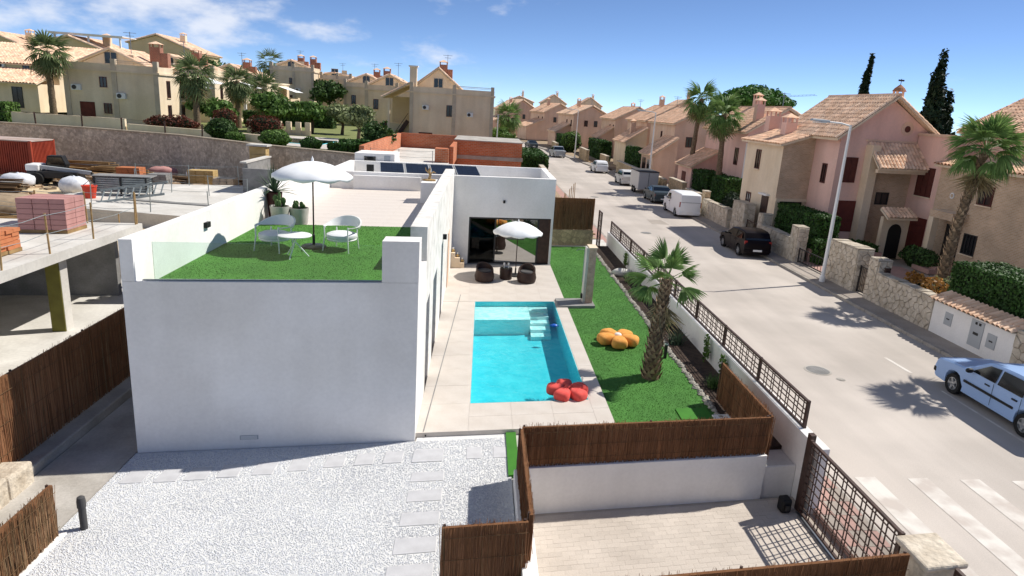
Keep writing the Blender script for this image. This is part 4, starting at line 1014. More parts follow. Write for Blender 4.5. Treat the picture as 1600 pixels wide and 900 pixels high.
# ------------------------------------------------------------------ lattice fence and gates
def lattice(label, name, x, v0, v1, z0, z1, seed, post_every=2.6, vstep=.2, hz=(.25, .5, .75), thick=.03, cat='fence'):
    t = thing(name, label, cat, V(x, (v0 + v1) / 2, z0))
    o = Vector(t.location); g = random.Random(seed)
    def put(mb, nm): return mb.build(nm, 'brown_metal', t)
    put(MB(shear).box(x - .025, x + .025, v0, v1, z0, z0 + .04), 'rail'); put(MB(shear).box(x - .03, x + .03, v0, v1, z1 - .045, z1), 'rail')
    k = max(1, round((v1 - v0) / post_every)); pm_ = MB(shear).box(-.032, .032, -.032, .032, 0, z1 - z0 + .01).mesh('post', 'brown_metal')
    for i in range(k + 1):
        X, Y, Z = V(x, v0 + .03 + (v1 - v0 - .06) * i / k, z0); link('post', pm_, t, (X - o.x, Y - o.y, 0))
    for h in hz: put(MB(shear).box(x - thick * .25, x + thick * .25, v0, v1, z0 + (z1 - z0) * h - .011, z0 + (z1 - z0) * h + .011), 'rail')
    bm_ = MB(shear).box(-thick * .25, thick * .25, -.011, .011, .04, z1 - z0 - .045).mesh('bar', 'brown_metal')
    v = v0 + .12; i = 0
    while v < v1 - .08:
        X, Y, Z = V(x + thick * .3, v, z0); link('bar', bm_, t, (X - o.x, Y - o.y, 0))
        v += vstep * (.55, 1.25, .75, 1.45)[i % 4]; i += 1
    return t
lattice('brown metal lattice fence on the white street wall', 'lattice_fence', 7.04, 11.45, 34.0, .75, 1.36, 1, hz=(.22, .45, .62, .84))
lattice('tall brown metal lattice gate of the driveway', 'driveway_gate', 6.74, 7.62, 10.62, ZR + .06, .93, 2, post_every=3.0, vstep=.155, hz=(.1, .22, .3, .42, .52, .62, .70, .82, .92), cat='gate')
t = thing('gate_post', 'brown steel post where the driveway gate meets the wall', 'post', V(6.82, 10.75, ZR))
MB(shear).box(6.74, 6.86, 10.66, 10.80, ZR, 1.0).build('post', 'brown_metal', t, bevel=.006)
t = thing('gate_motor', 'black gate motor box standing in the driveway corner', 'box', V(6.5, 10.7, ZR))
MB(shear).box(6.36, 6.58, 10.62, 10.86, ZR, ZR + .3).build('case', 'black', t, bevel=.04)
MB(shear).box(6.42, 6.52, 10.58, 10.62, ZR + .08, ZR + .2).build('lid', 'dark_metal', t)
struct(MB(shear).box(6.70, 6.78, 6.9, 10.66, ZR - .01, ZR + .012).build('gate_track', 'steel'))
t = lattice('narrow brown lattice gate beside the weathered brushwood screen', 'lattice_gate', 6.35, 33.3, 34.2, .0, 1.9, 3, post_every=.85, vstep=.14, hz=(.15, .3, .45, .6, .75, .9), cat='gate')
# pink and white paving seen through the gate
for i in range(14):
    for j in range(3):
        struct(MB().box(7.06 + j * .3, 7.06 + j * .3 + .285, 8.0 + i * .5, 8.0 + i * .5 + .485, ZR + .13, ZR + .136).build('pavement_tile', 'pavement_pink' if (i + j) % 2 else 'pavement'))

# ------------------------------------------------------------------ palms
def frond_mesh(name, m, pet=.7, rad=.75, nseg=20, spread=150, droop=.35, curl=.25, wd=.05, seed=0):
    g = random.Random(seed); vs = []; fs = []
    # petiole
    n0 = 5
    for i in range(n0):
        s = i / (n0 - 1); x = pet * s; z = -droop * .3 * pet * s * s; w_ = .022 * (1 - .5 * s)
        vs += [(x, -w_, z), (x, 0, z - w_), (x, w_, z), (x, 0, z + w_ * .5)]
    for i in range(n0 - 1):
        for q in range(4): fs.append((i * 4 + q, i * 4 + (q + 1) % 4, (i + 1) * 4 + (q + 1) % 4, (i + 1) * 4 + q))
    hx, hz = pet, -droop * .3 * pet
    for k in range(nseg):
        a = R(-spread / 2 + spread * k / (nseg - 1)) + g.uniform(-.03, .03); rr = rad * (1 - .28 * abs(k / (nseg - 1) - .5) * 2) * g.uniform(.88, 1.08)
        dx, dy = math.cos(a), math.sin(a); sx, sy = -dy, dx; b = len(vs)
        for s, w_ in ((.06, .008), (.35, wd * .55), (.7, wd * .5), (1.0, .002)):
            dz = -droop * rr * s ** 2.2 - curl * rr * (abs(math.sin(a)) ** 2) * s * s + .05 * math.cos(a * 2) * s
            px, py, pz = hx + dx * rr * s, dy * rr * s, hz + dz
            vs += [(px - sx * w_, py - sy * w_, pz + w_ * .35), (px, py, pz - w_ * .35), (px + sx * w_, py + sy * w_, pz + w_ * .35)]
        for i in range(3):
            c = b + 3 * i; fs += [(c, c + 1, c + 4, c + 3), (c + 1, c + 2, c + 5, c + 4)]
    return MB().add(vs, fs).mesh(name, m)
def palm(label, loc, h, r0, r1, nf, rad, pet, seed, m='frond', lean=(0, 0), dry=8, boots=0, el=(-50, 80), wd=.05, droop=.4, group='palm trees', nseg=20):
    t = thing('palm_tree', label, 'palm', loc, 0, group); g = random.Random(seed)
    k = 14; prof = []
    pts = []; rd = []
    for i in range(k + 1):
        s = i / k; pts.append((lean[0] * s * s, lean[1] * s * s, h * s)); rd.append((r0 + (r1 - r0) * s ** .7) * (1 + (.10 if i == 0 else 0) + .05 * (-1) ** i))
    pts[0] = (0, 0, -.15)
    MB().tube(pts, rd, 14).build('trunk', 'trunk', t, world=False, smooth=50)
    if boots:
        vs = []; fs = []
        for i in range(boots):
            s = (i + .5) / boots; a = i * 2.39996; rr = (r0 + (r1 - r0) * s ** .7); z = h * s; cx, cy = lean[0] * s * s, lean[1] * s * s
            c, q = math.cos(a), math.sin(a); w_ = rr * .42; b = len(vs); ht = rr * .95
            vs += [(cx + rr * .97 * c - w_ * -q, cy + rr * .97 * q - w_ * c, z), (cx + rr * .97 * c + w_ * -q, cy + rr * .97 * q + w_ * c, z),
                   (cx + (rr * 1.42 + .02) * c, cy + (rr * 1.42 + .02) * q, z + ht * 1.1), (cx + rr * 1.12 * c, cy + rr * 1.12 * q, z + ht * .25)]
            fs += [(b, b + 3, b + 2), (b + 3, b + 1, b + 2), (b, b + 1, b + 3)]
        tag(MB().add(vs, fs).build('leaf_bases', 'boot', t, world=False), kind='stuff')
    ms = [frond_mesh('frond', m, pet, rad, nseg=nseg, droop=droop * f, seed=seed + q, wd=wd) for q, f in enumerate((.6, 1.0, 1.5))]
    md = frond_mesh('dry_frond', 'frond_dry', pet, rad * .9, nseg=max(9, nseg // 2), droop=1.2, seed=seed + 9, wd=wd)
    top = Vector((lean[0], lean[1], h))
    for i in range(nf):
        s = (i + .5) / nf; a = i * 2.39996 + g.uniform(-.25, .25); e = el[1] + (el[0] - el[1]) * s ** .85 + g.uniform(-7, 7)
        o = link('frond', ms[0 if s < .35 else 1 if s < .7 else 2], t, top + Vector((0, 0, -.1 * s)), (0, 0, 0), g.uniform(.82, 1.08))
        o.rotation_euler = Matrix.LocLoc if False else (Matrix.Rotation(a, 3, 'Z') @ Matrix.Rotation(-R(e), 3, 'Y') @ Matrix.Rotation(g.uniform(-.4, .4), 3, 'X')).to_euler()
    for i in range(dry):
        a = i * 2.39996 + 1; e = g.uniform(-82, -58)
        o = link('dry_frond', md, t, top + Vector((0, 0, -.25)), (0, 0, 0), g.uniform(.7, 1.0))
        o.rotation_euler = (Matrix.Rotation(a, 3, 'Z') @ Matrix.Rotation(-R(e), 3, 'Y')).to_euler()
    return t
palm('young fan palm with shaggy trunk on the lawn by the pool', V(4.82, 15.95, .05), 2.75, .23, .13, 15, .62, .52, 21, boots=210, lean=(.16, .1), dry=4, el=(-22, 86), wd=.045, droop=.22, group='palm on the lawn', nseg=26)

# ------------------------------------------------------------------ bed plants
def wispy(name, label, loc, n, h, m, seed, spread=.35, lw=.02, bend=.3):
    t = thing(name, label, 'plant', loc); g = random.Random(seed)
    MB().lathe([(.05, -.03), (.04, .03)], 8).build('root_crown', 'bark', t, world=False)
    vs = []; fs = []
    for i in range(n):
        a = g.uniform(0, 6.28); e = R(g.uniform(35, 88)); L_ = h * g.uniform(.6, 1.1); b = len(vs); c, s_ = math.cos(a), math.sin(a)
        ox, oy = g.uniform(-.5, .5) * spread, g.uniform(-.5, .5) * spread
        for k in range(4):
            q = k / 3; rr = L_ * q; w_ = lw * (1 - q * q) * .5 + .001; px, py, pz = ox + rr * math.cos(e) * c, oy + rr * math.cos(e) * s_, rr * math.sin(e) - bend * L_ * q * q * math.cos(e)
            vs += [(px + w_ * s_, py - w_ * c, pz), (px - w_ * s_, py + w_ * c, pz)]
        for k in range(3): fs.append((b + 2 * k, b + 2 * k + 1, b + 2 * k + 3, b + 2 * k + 2))
    MB().add(vs, fs).build('foliage', m, t, world=False); return t
wispy('ornamental_grass', 'silvery tufted plant in the bed just behind the palm trunk', V(6.35, 20.2, .05), 120, .75, 'olive', 1)
wispy('ornamental_grass', 'grey green tuft in the bed at the far end of the wall', V(6.45, 26.2, .05), 90, .6, 'olive', 2)
wispy('ornamental_grass', 'low dark grassy clump in the bed near the brown fence', V(6.42, 15.2, .05), 110, .42, 'leaf_dark', 3)
wispy('ornamental_grass', 'spiky clump in the bed right of the palm trunk', V(6.3, 18.6, .05), 70, .55, 'agave', 4, lw=.035)
wispy('ornamental_grass', 'small green tuft in the bed by the shower wall', V(6.4, 23.4, .05), 70, .4, 'leaf', 5)
for i, (v, h, lb) in enumerate(((28.6, .8, 'thin young climber on the far part of the street wall'), (17.0, .85, 'thin young climber on the street wall right of the palm'), (15.6, .75, 'leafy young climber on the street wall near the brown fence'))):
    t = thing('climber', lb, 'plant', V(6.76, v, .05))
    MB().tube([(0, 0, -.02), (.02, .04, h * .5), (.04, -.02, h)], [.012, .009, .004], 5).build('stem', 'bark', t, world=False)
    leaves('foliage', t, [(0, 0, h * .45, .09, .22, h * .42), (.02, .1, h * .8, .07, .14, .16)], 130, .07, 'leaf', 60 + i, shell=.1)
t = thing('bed_boulder', 'pale rounded boulder in the planting bed at the far end', 'rock', V(6.4, 27.4, .05))
b = MB().ball((0, 0, .12), (.5, .32, .2), 10, 7); b.v = [tuple(c * rnd.uniform(.92, 1.07) for c in p) for p in b.v]; b.build('rock', 'concrete_pale', t, world=False, smooth=60)
# ------------------------------------------------------------------ houses: shared builders
def tile_plane(mb, a, b, c, d, pw=.26, ph=.42, seed=0):
    """barrel tiles on the plane eave a->b, ridge d->c: every tile its own little arch"""
    a, b, c, d = map(Vector, (a, b, c, d)); g = random.Random(seed)
    L_ = max((b - a).length, (c - d).length); H = max((d - a).length, (c - b).length)
    nx = max(2, round(L_ / pw)); ny = max(2, round(H / ph)); nrm = (b - a).cross(d - a).normalized()
    if nrm.z < 0: nrm = -nrm
    P = lambda u, t: (a * (1 - u) + b * u) * (1 - t) + (d * (1 - u) + c * u) * t
    vs = []; fs = []
    for i in range(nx):
        for j in range(ny):
            n0 = len(vs); du = g.uniform(-.06, .06) / nx
            for t, lift in ((j / ny - .12 / ny, .032), ((j + 1) / ny, .012)):
                t = max(t, -.02)
                for q, hgt in ((.0, 0), (.2, .07), (.5, .105), (.8, .07), (1.0, 0)):
                    vs.append(P((i + q) / nx + du, t) + nrm * (hgt * pw / .26 + lift))
            fs += [(n0 + q, n0 + q + 1, n0 + 6 + q, n0 + 5 + q) for q in range(4)]
    mb.add(vs, fs)

class House:
    """a house in local coordinates, origin at its street-side corner nearest the camera; x away from the street, y up the street"""
    def __init__(s, name, label, x, y, z, rz=0.0, cat='house', sk=SH, group=None):
        s.t = thing(name, label, cat, (x, y, z), rz, group); s.sk = sk; s.n = 0
    def xf(s, p): return (p[0], p[1] + s.sk * p[0], p[2])
    def mb(s): return MB(s.xf)
    def part(s, mb, nm, m, par=None, **k): return mb.build(nm, m, par or s.t, world=False, **k)
    def box(s, nm, m, *a, par=None, bevel=0): return s.part(s.mb().box(*a), nm, m, par, bevel=bevel)
    def gable(s, nm, m, x0, x1, y0, y1, z0, zl, zr, xa, za):
        return s.part(s.mb().extr([(x0, z0), (x1, z0), (x1, zr), (xa, za), (x0, zl)], y0, y1), nm, m)
    def roof(s, x0, x1, y0, y1, zl, zr, xa, za, m='tile', ov=.35, pw=.26, ph=.42, both=True, trim='cream'):
        """gable roof, ridge along y"""
        s.n += 1
        k1 = (za - zl) / max(.01, xa - x0); k2 = (za - zr) / max(.01, x1 - xa)
        e0, e1 = (x0 - ov, zl - ov * k1), (x1 + ov, zr - ov * k2); th = .14
        r = s.part(s.mb().extr([(e0[0], e0[1]), (xa, za), (e1[0], e1[1]), (e1[0], e1[1] + th), (xa, za + th), (e0[0], e0[1] + th)], y0 - ov, y1 + ov), 'roof', trim)
        q = MB(s.xf); Y0, Y1 = y0 - ov + .04, y1 + ov - .04
        tile_plane(q, (e0[0] - .05, Y0, e0[1] + th), (e0[0] - .05, Y1, e0[1] + th), (xa, Y1, za + th), (xa, Y0, za + th), pw, ph, s.n)
        if both: tile_plane(q, (e1[0] + .05, Y1, e1[1] + th), (e1[0] + .05, Y0, e1[1] + th), (xa, Y0, za + th), (xa, Y1, za + th), pw, ph, s.n + 50)
        tag(s.part(q, 'roof_tiles', m, r), kind='stuff')
        s.part(s.mb().extr([(xa - .14, za + th), (xa + .14, za + th), (xa + .08, za + th + .15), (xa - .08, za + th + .15)], Y0, Y1), 'ridge_cap', m, r)
        return r
    def lean(s, x0, x1, y0, y1, z0, z1, m='tile', ov=.3, pw=.26, ph=.42, axis='x', trim='cream'):
        """single-pitch roof; axis x: low edge at x0 rising to x1; axis y: low edge at y0 rising to y1"""
        s.n += 1; th = .12; q = MB(s.xf)
        if axis == 'x':
            k = (z1 - z0) / (x1 - x0); a = (x0 - ov, z0 - ov * k)
            r = s.part(s.mb().extr([(a[0], a[1]), (x1, z1), (x1, z1 + th), (a[0], a[1] + th)], y0 - ov, y1 + ov), 'roof', trim)
            tile_plane(q, (a[0] - .05, y0 - ov + .03, a[1] + th), (a[0] - .05, y1 + ov - .03, a[1] + th), (x1, y1 + ov - .03, z1 + th), (x1, y0 - ov + .03, z1 + th), pw, ph, s.n)
        else:
            k = (z1 - z0) / (y1 - y0); a = (y0 - ov, z0 - ov * k)
            r = s.part(s.mb().extr([(a[0], a[1]), (y1, z1), (y1, z1 + th), (a[0], a[1] + th)], x0 - ov, x1 + ov, 'x'), 'roof', trim)
            tile_plane(q, (x0 - ov + .03, a[0] - .05, a[1] + th), (x1 + ov - .03, a[0] - .05, a[1] + th), (x1 + ov - .03, y1, z1 + th), (x0 - ov + .03, y1, z1 + th), pw, ph, s.n)
        tag(s.part(q, 'roof_tiles', m, r), kind='stuff'); return r
    def win(s, face, a, z0, w, h, at, nm='window', fm='shutter', pm='pane', sill=True, bars=1):
        """face 'S' looks to -x (plane x=at), 'G' looks to -y (plane y=at), 'E' looks to +x"""
        def bx(u0, u1, z0_, z1_, d0, d1):
            if face == 'S': return (at - d1, at - d0, u0, u1, z0_, z1_)
            if face == 'E': return (at + d0, at + d1, u0, u1, z0_, z1_)
            return (u0, u1, at - d1, at - d0, z0_, z1_)
        f = .06
        q = s.mb().box(*bx(a, a + f, z0, z0 + h, .0, .05)).box(*bx(a + w - f, a + w, z0, z0 + h, .0, .05)).box(*bx(a + f, a + w - f, z0, z0 + f, .0, .05)).box(*bx(a + f, a + w - f, z0 + h - f, z0 + h, .0, .05))
        for k in range(bars): q.box(*bx(a + w * (k + 1) / (bars + 1) - .025, a + w * (k + 1) / (bars + 1) + .025, z0 + f, z0 + h - f, .012, .045))
        fr = s.part(q, nm, fm); s.part(s.mb().box(*bx(a + f, a + w - f, z0 + f, z0 + h - f, .0, .012)), 'pane', pm, fr)
        if sill: s.part(s.mb().box(*bx(a - .06, a + w + .06, z0 - .06, z0, .0, .1)), 'sill', 'cream', fr)
        return fr
    def door(s, face, a, z0, w, h, at, m='garage', nm='door', panels=3):
        def bx(u0, u1, z0_, z1_, d0, d1):
            if face == 'S': return (at - d1, at - d0, u0, u1, z0_, z1_)
            if face == 'E': return (at + d0, at + d1, u0, u1, z0_, z1_)
            return (u0, u1, at - d1, at - d0, z0_, z1_)
        d = s.part(s.mb().box(*bx(a, a + w, z0, z0 + h, 0, .03)), nm, m)
        for k in range(panels): s.part(s.mb().box(*bx(a + .06, a + w - .06, z0 + h * k / panels + .05, z0 + h * (k + 1) / panels - .05, .03, .05)), 'door_panel', m, d)
        return d
    def chimney(s, x, y, z0, z1, w=.7, d=.7, m='pink', cap='tile', pots=True):
        c = s.box('chimney', m, x, x + w, y, y + d, z0, z1)
        if pots:
            for dx in (0, w - .1):
                for dy in (0, d - .1): s.box('cap_post', m, x + dx, x + dx + .1, y + dy, y + dy + .1, z1, z1 + .32, par=c)
        s.part(s.mb().add([(x - .1, y - .1, z1 + .32), (x + w + .1, y - .1, z1 + .32), (x + w + .1, y + d + .1, z1 + .32), (x - .1, y + d + .1, z1 + .32), (x + w / 2, y + d / 2, z1 + .62)],
                          [(3, 2, 1, 0), (0, 1, 4), (1, 2, 4), (2, 3, 4), (3, 0, 4)]), 'chimney_cap', cap, c)
        return c
    def ac(s, face, a, z, at):
        if face == 'G': b = (a, a + .8, at - .32, at - .02, z, z + .55); c = (a + .28, at - .33, z + .28)
        else: b = (at + .02, at + .32, a, a + .8, z, z + .55); c = None
        u = s.box('air_conditioner', 'white_metal', *b, bevel=.02)
        if c:
            q = MB(); n = 18
            q.add([(c[0], c[1], c[2])] + [(c[0] + .21 * math.cos(2 * PI * i / n), c[1], c[2] + .21 * math.sin(2 * PI * i / n)) for i in range(n)], [(0, i + 1, (i + 1) % n + 1) for i in range(n)])
            q.xf = s.xf; s.part(q, 'fan_grille', 'sofa', u)

# ------------------------------------------------------------------ right side: the pink houses
# nearest house at the right edge: ochre brick ground floor, tiled roofs
h = House('brick_house', 'nearest right house with ochre brick front and brown windows', 26.2, 25.8, -.5)
h.gable('brick_wall', 'brick_ochre', 0, 5.5, 0, 12.0, 0, 5.65, 7.0, 5.4, 7.05)
h.lean(0, 5.2, 0, 12.0, 5.65, 7.0, m='tile', pw=.30, ph=.42)
h.gable('upper_wall', 'pink', 2.6, 13.5, -4, 13.6, 0, 7.6, 7.6, 8.6, 10.6)
h.roof(2.6, 13.5, -4, 13.6, 7.7, 7.7, 8.6, 10.7, m='tile', pw=.30, ph=.42, ov=.5)
h.win('S', 7.6, 3.9, 1.05, 1.0, 0, bars=1); h.win('S', 2.6, 3.9, 1.05, 1.0, 0); h.win('S', 8.0, 1.2, 1.0, 1.1, 0, fm='dark_metal', bars=3); h.win('S', 2.6, 1.2, 1.0, 1.1, 0, fm='dark_metal', bars=3)
h.door('S', 9.3, .25, 1.2, 2.3, 0, m='dark_int')
h.box('porch_pillar', 'cream', -1.0, -.6, 10.5, 10.9, 0, 2.9); h.box('porch_beam', 'brick_ochre', -1.0, -.002, 9.0, 10.9, 2.9, 3.3)
pl = h.part(h.mb().tube([(-.02, 10.6, 4.1), (-.05, 10.6, 4.1)], .17, 16), 'wall_plaque', 'white_metal'); h.part(h.mb().tube([(-.05, 10.6, 4.1), (-.06, 10.6, 4.1)], .10, 12), 'plaque_emblem', 'brick_ochre', pl)
h.part(h.mb().box(-1.8, 0, 8.9, 10.4, 0, .25).box(-1.4, 0, 8.92, 10.38, .25, .4), 'doorstep', 'pavement_pink')

# pink link with garage
h = House('garage_link', 'flat pink garage wing with brown door between two right houses', 26.4, 37.85, -.5)
h.box('wall', 'pink', 0, 8, 0, 2.9, 0, 7.2); h.box('coping', 'pink_old', -.08, 8, -.002, 2.9, 7.2, 7.35)
h.door('S', .5, .05, 2.0, 2.4, 0, panels=5); h.win('S', .7, 3.7, 1.5, 1.7, 0, fm='shutter', pm='shutter', bars=2)

# big pink gable house
h = House('pink_gable_house', 'large pink gabled house with tiled porch canopy and arched doorway', 21.2, 40.0, -.5)
h.gable('wall', 'pink', 0, 6.6, 0, 7.5, 0, 6.95, 6.95, 3.1, 9.15)
h.roof(0, 6.6, 0, 7.5, 7.0, 6.95, 3.1, 9.25, m='tile_pale', ov=.5, pw=.28, ph=.42)
h.box('string_course', 'pink_old', 1.7, 7.2, -.06, -.001, 6.7, 6.82)
h.box('side_pier', 'cream', 1.8, 2.35, -.75, -.002, 0, 6.5); h.box('side_pier', 'cream', 5.75, 6.3, -.75, -.002, 0, 5.6)
h.box('brick_panel', 'brick_ochre', 2.35, 5.75, -.12, -.002, 0, 5.9)
h.lean(2.0, 5.9, -1.5, -.05, 5.25, 6.5, m='tile_pale', ov=.15, pw=.24, ph=.3, axis='y')
h.box('beam', 'cream', 1.95, 6.2, -1.45, -1.2, 4.95, 5.15)
h.win('G', 3.0, 2.95, .9, .75, -.122, sill=False, fm='dark_metal')
h.win('G', .55, 4.2, .85, 1.5, 0, fm='shutter', pm='shutter', sill=False); h.door('G', .35, 1.2, 1.5, 1.9, 0)
q = h.part(h.mb().tube([(4.35, .0, 7.55), (4.35, -.03, 7.55)], .42, 20), 'round_niche', 'pink_old'); h.part(h.mb().tube([(4.35, -.03, 7.52), (4.35, -.05, 7.52)], .2, 10), 'emblem', 'shutter', q)
# arched doorway with its own little tile hood
aw = h.part(h.mb().box(2.4, 4.2, -2.3, -2.0, 0, 2.5), 'arch_wall', 'cream')
n = 12; arch = [(2.85, 0.02), (3.75, .02), (3.75, 1.6)] + [(3.3 + .45 * math.cos(PI * i / n), 1.6 + .5 * math.sin(PI * i / n)) for i in range(1, n)] + [(2.85, 1.6)]
h.part(h.mb().extr(arch, -2.33, -2.302), 'arch_door', 'black', aw)
h.lean(2.4, 4.2, -2.75, -1.95, 2.45, 2.85, m='tile_pale', ov=.1, axis='y', pw=.24, ph=.3)
# front wing towards the street
h.box('wing_wall', 'beige', -2.2, -.002, 3.0, 9.0, 0, 6.1)
h.part(h.mb().extr([(-2.2, 6.101), (-.002, 6.101), (-.002, 6.75)], 3.0, 9.0), 'wing_gable', 'brick_ochre')
h.box('wing_brick', 'brick_ochre', -2.199, -.003, 2.98, 2.999, 2.75, 6.09)
h.lean(-2.2, 0.0, 3.0, 9.0, 6.12, 6.8, m='tile', ov=.35)
h.box('loggia', 'dark_int', -1.9, -.3, 2.97, 2.998, .3, 2.55); h.box('loggia_lintel', 'cream', -2.21, -.002, 2.85, 2.999, 2.56, 2.74)
for k in range(9): h.box('railing_bar', 'dark_metal', -1.85 + k * .18, -1.82 + k * .18, 2.92, 2.95, .3, 1.2)
h.box('side_pier', 'beige', -2.21, -1.9, 2.9, 3.2, 0, 2.56)
h.win('S', 6.3, 4.3, .8, 1.3, -2.2); h.win('S', 7.0, 1.3, .8, 1.3, -2.2); h.door('S', 4.0, .4, 1.1, 2.3, -2.2, m='brown_metal'); h.box('door_hood', 'white', -2.5, -2.2, 3.9, 5.2, 2.75, 2.85); h.win('S', 1.0, 4.0, .6, 1.2, 0, sill=False)
h.win('G', .0 - .0 + .02, 2.9 + .6, .0 + .45, 1.2, -.0, sill=False) if False else None
h.chimney(-1.1, 5.4, 6.2, 7.5, .8, .8, 'pink', 'tile'); h.chimney(-.6, 9.3, 6.0, 7.9, .8, .8, 'pink', 'tile')
c = h.part(h.mb().tube([(4.35, 1.6, 7.2), (4.35, 1.6, 9.3)], [.5, .42], 16), 'round_chimney', 'pink_old')
for k in range(5):
    a = 2 * PI * k / 5; h.part(h.mb().tube([(4.35 + .34 * math.cos(a), 1.6 + .34 * math.sin(a), 9.3), (4.35 + .3 * math.cos(a), 1.6 + .3 * math.sin(a), 9.75)], .07, 6), 'cap_post', 'pink_old', c)
h.part(h.mb().tube([(4.35, 1.6, 9.75), (4.35, 1.6, 9.95), (4.35, 1.6, 10.15)], [.44, .3, .05], 14), 'chimney_cap', 'tile_under', c)
h.part(h.mb().tube([(4.35, 1.6, 10.1), (4.35, 1.6, 10.5)], .02, 5).box(4.15, 4.55, 1.58, 1.62, 10.35, 10.45), 'weather_vane', 'dark_metal', c)

def street_house(label, x, y, z, wM=7.0, dM=9.0, he=6.6, ha=8.7, xa=3.2, mw='pink', mr='tile', wing=None, wing2=None, ch=((2.2, 5, 8.2, 9.4),), wins=(), far=1.0, rz=0, gw=()):
    h = House('street_house', label, x, y, z, rz, group='pink houses along the street')
    ha -= .3; h.gable('wall', mw, 0, wM, 0, dM, 0, he, he, xa, ha)
    h.roof(0, wM, 0, dM, he + .05, he + .05, xa, ha + .08, m=mr, pw=.26 * far, ph=.42 * far)
    for x0, y0, y1, zl, zh, mm in (wing or ()):
        h.box('wing_wall', mm, x0, -.002, y0, y1, 0, zl); h.part(h.mb().extr([(x0, zl + .001), (-.002, zl + .001), (-.002, zh - .05)], y0, y1), 'wing_gable', mm)
        h.lean(x0, 0, y0, y1, zl + .05, zh, m=mr, pw=.26 * far, ph=.42 * far)
    for a in ch: h.chimney(a[0], a[1], a[2], a[3], .7, .7, mw, mr)
    h.part(h.mb().bar((xa + .8, 3, ha - .3), (xa + .8, 3, ha + 1.6), .05).bar((xa + .2, 3, ha + 1.5), (xa + 1.4, 3, ha + 1.5), .04).bar((xa + .4, 3, ha + 1.25), (xa + 1.2, 3, ha + 1.25), .04), 'aerial', 'steel')
    for f, a, z0, w_, hh, at in wins: h.win(f, a, z0, w_, hh, at, sill=False)
    return h
SW = (('S', 1.2, 4.2, .7, 1.3, 0), ('S', 4.5, 4.2, .7, 1.3, 0), ('G', 2.4, 4.3, .8, 1.2, 0), ('G', 4.6, 4.3, .8, 1.2, 0))
h = street_house('pink house behind the two tall street palms, white rain pipe on its wall', 22.6, 58, -.5, 7.5, 11, 6.5, 8.8, 3.4, wing=((-2.6, 6.5, 11, 2.9, 4.4, 'pink'),), wins=(('G', 1.0, 3.9, .8, 1.3, 0), ('G', 3.4, 3.9, .8, 1.3, 0), ('S', 1.6, 3.6, .9, 1.5, 0)), ch=((-.2 + 1.2, 1.2, 7.0, 8.9), (3.6, 8, 8.6, 9.6)))
h.box('white_pier', 'white', -.06, .5, -.25, -.002, 0, 5.6); h.box('rain_pipe', 'white_metal', 2.6, 2.72, -.12, -.002, 0, 6.3)
h.door('S', 8.2, .2, 1.3, 2.1, -2.6, m='wood_door')
h = street_house('pink street house with two stepped lean-to tile roofs and a glass door', 22.4, 80, -.5, 7.5, 12, 6.6, 8.7, 3.6, wing=((-2.8, -2.0, 4.0, 3.0, 5.0, 'pink_old'),), wins=(('S', 5.5, 4.2, .7, 1.4, 0), ('G', 1.5, 4.0, .8, 1.2, 0), ('S', 1.5, 1.0, 1.6, 1.5, -2.8)), mw='pink_old', ch=((4.2, 10, 8.2, 9.3),))
h.box('shop_window', 'pane', -2.85, -2.801, -1.2, .6, .8, 2.4)
street_house('broad terracotta-roofed pink house left of the street lamp', 22.8, 96, -.5, 8, 13, 6.6, 9.0, 4.2, wing=((-3.0, -1.0, 7.0, 3.6, 5.6, 'beige'),), wins=SW, mw='pink_old', ch=((3.2, 6, 8.8, 9.8), (-1.8, 2.0, 4.6, 6.2)))
street_house('pink street house above the white hatchback, dark hedge in front', 22.4, 117, -.5, 8, 14, 6.4, 8.7, 4.0, wing=((-2.6, 1, 7, 3.2, 5.0, 'pink_old'),), wins=SW, mw='pink_old', mr='tile', ch=((5.2, 12, 7.6, 9.0),), far=1.3)
street_house('pink house with dark window arch above the silver pickup', 18.2, 140, -.4, 8, 12, 6.5, 8.6, 4.0, wing=((-3.2, 2, 8, 2.9, 4.6, 'pink_old'),), wins=SW, mw='pink_old', mr='tile_pale', far=1.4, rz=R(9))
street_house('small pink house at the street bend with lean-to roof', 14.4, 165, -.4, 8, 12, 6.5, 8.8, 4.0, wing=((-4.5, 0, 8, 3.0, 4.8, 'pink_old'),), wins=SW, mw='pink_old', mr='tile', far=1.6, rz=R(12))
street_house('leftmost pink house beyond the street bend behind the palm', 6.2, 186, -.4, 9, 12, 6.6, 9.4, 4.5, wing=((-4.5, 0, 8, 3.2, 5.0, 'pink_old'),), wins=SW, mw='pink_old', mr='tile_pale', far=1.8, rz=R(15))
# far roofs rising behind them
for i, (x, y, w_, lb) in enumerate(((21, 255, 9, 'distant cream house on the rise, left of two'), (36, 265, 9, 'distant cream house on the rise, right of two'), (9, 270, 10, 'distant flat cream house peeping over the street bend'), (46, 172, 10, 'distant pink house roof behind the broad terracotta roof'))):
    street_house(lb, x, y, 0, w_, 9, 9.0 if i < 3 else 8.5, 12.2 if i < 2 else 11.2, 4.5, mw='cream' if i < 3 else 'pink_old', mr='tile_pale', far=2.2, wins=(('G', 1.5, 5.5, 1.2, 1.6, 0), ('G', 5.5, 5.5, 1.2, 1.6, 0)), ch=((5.5, 3, 10, 13),))

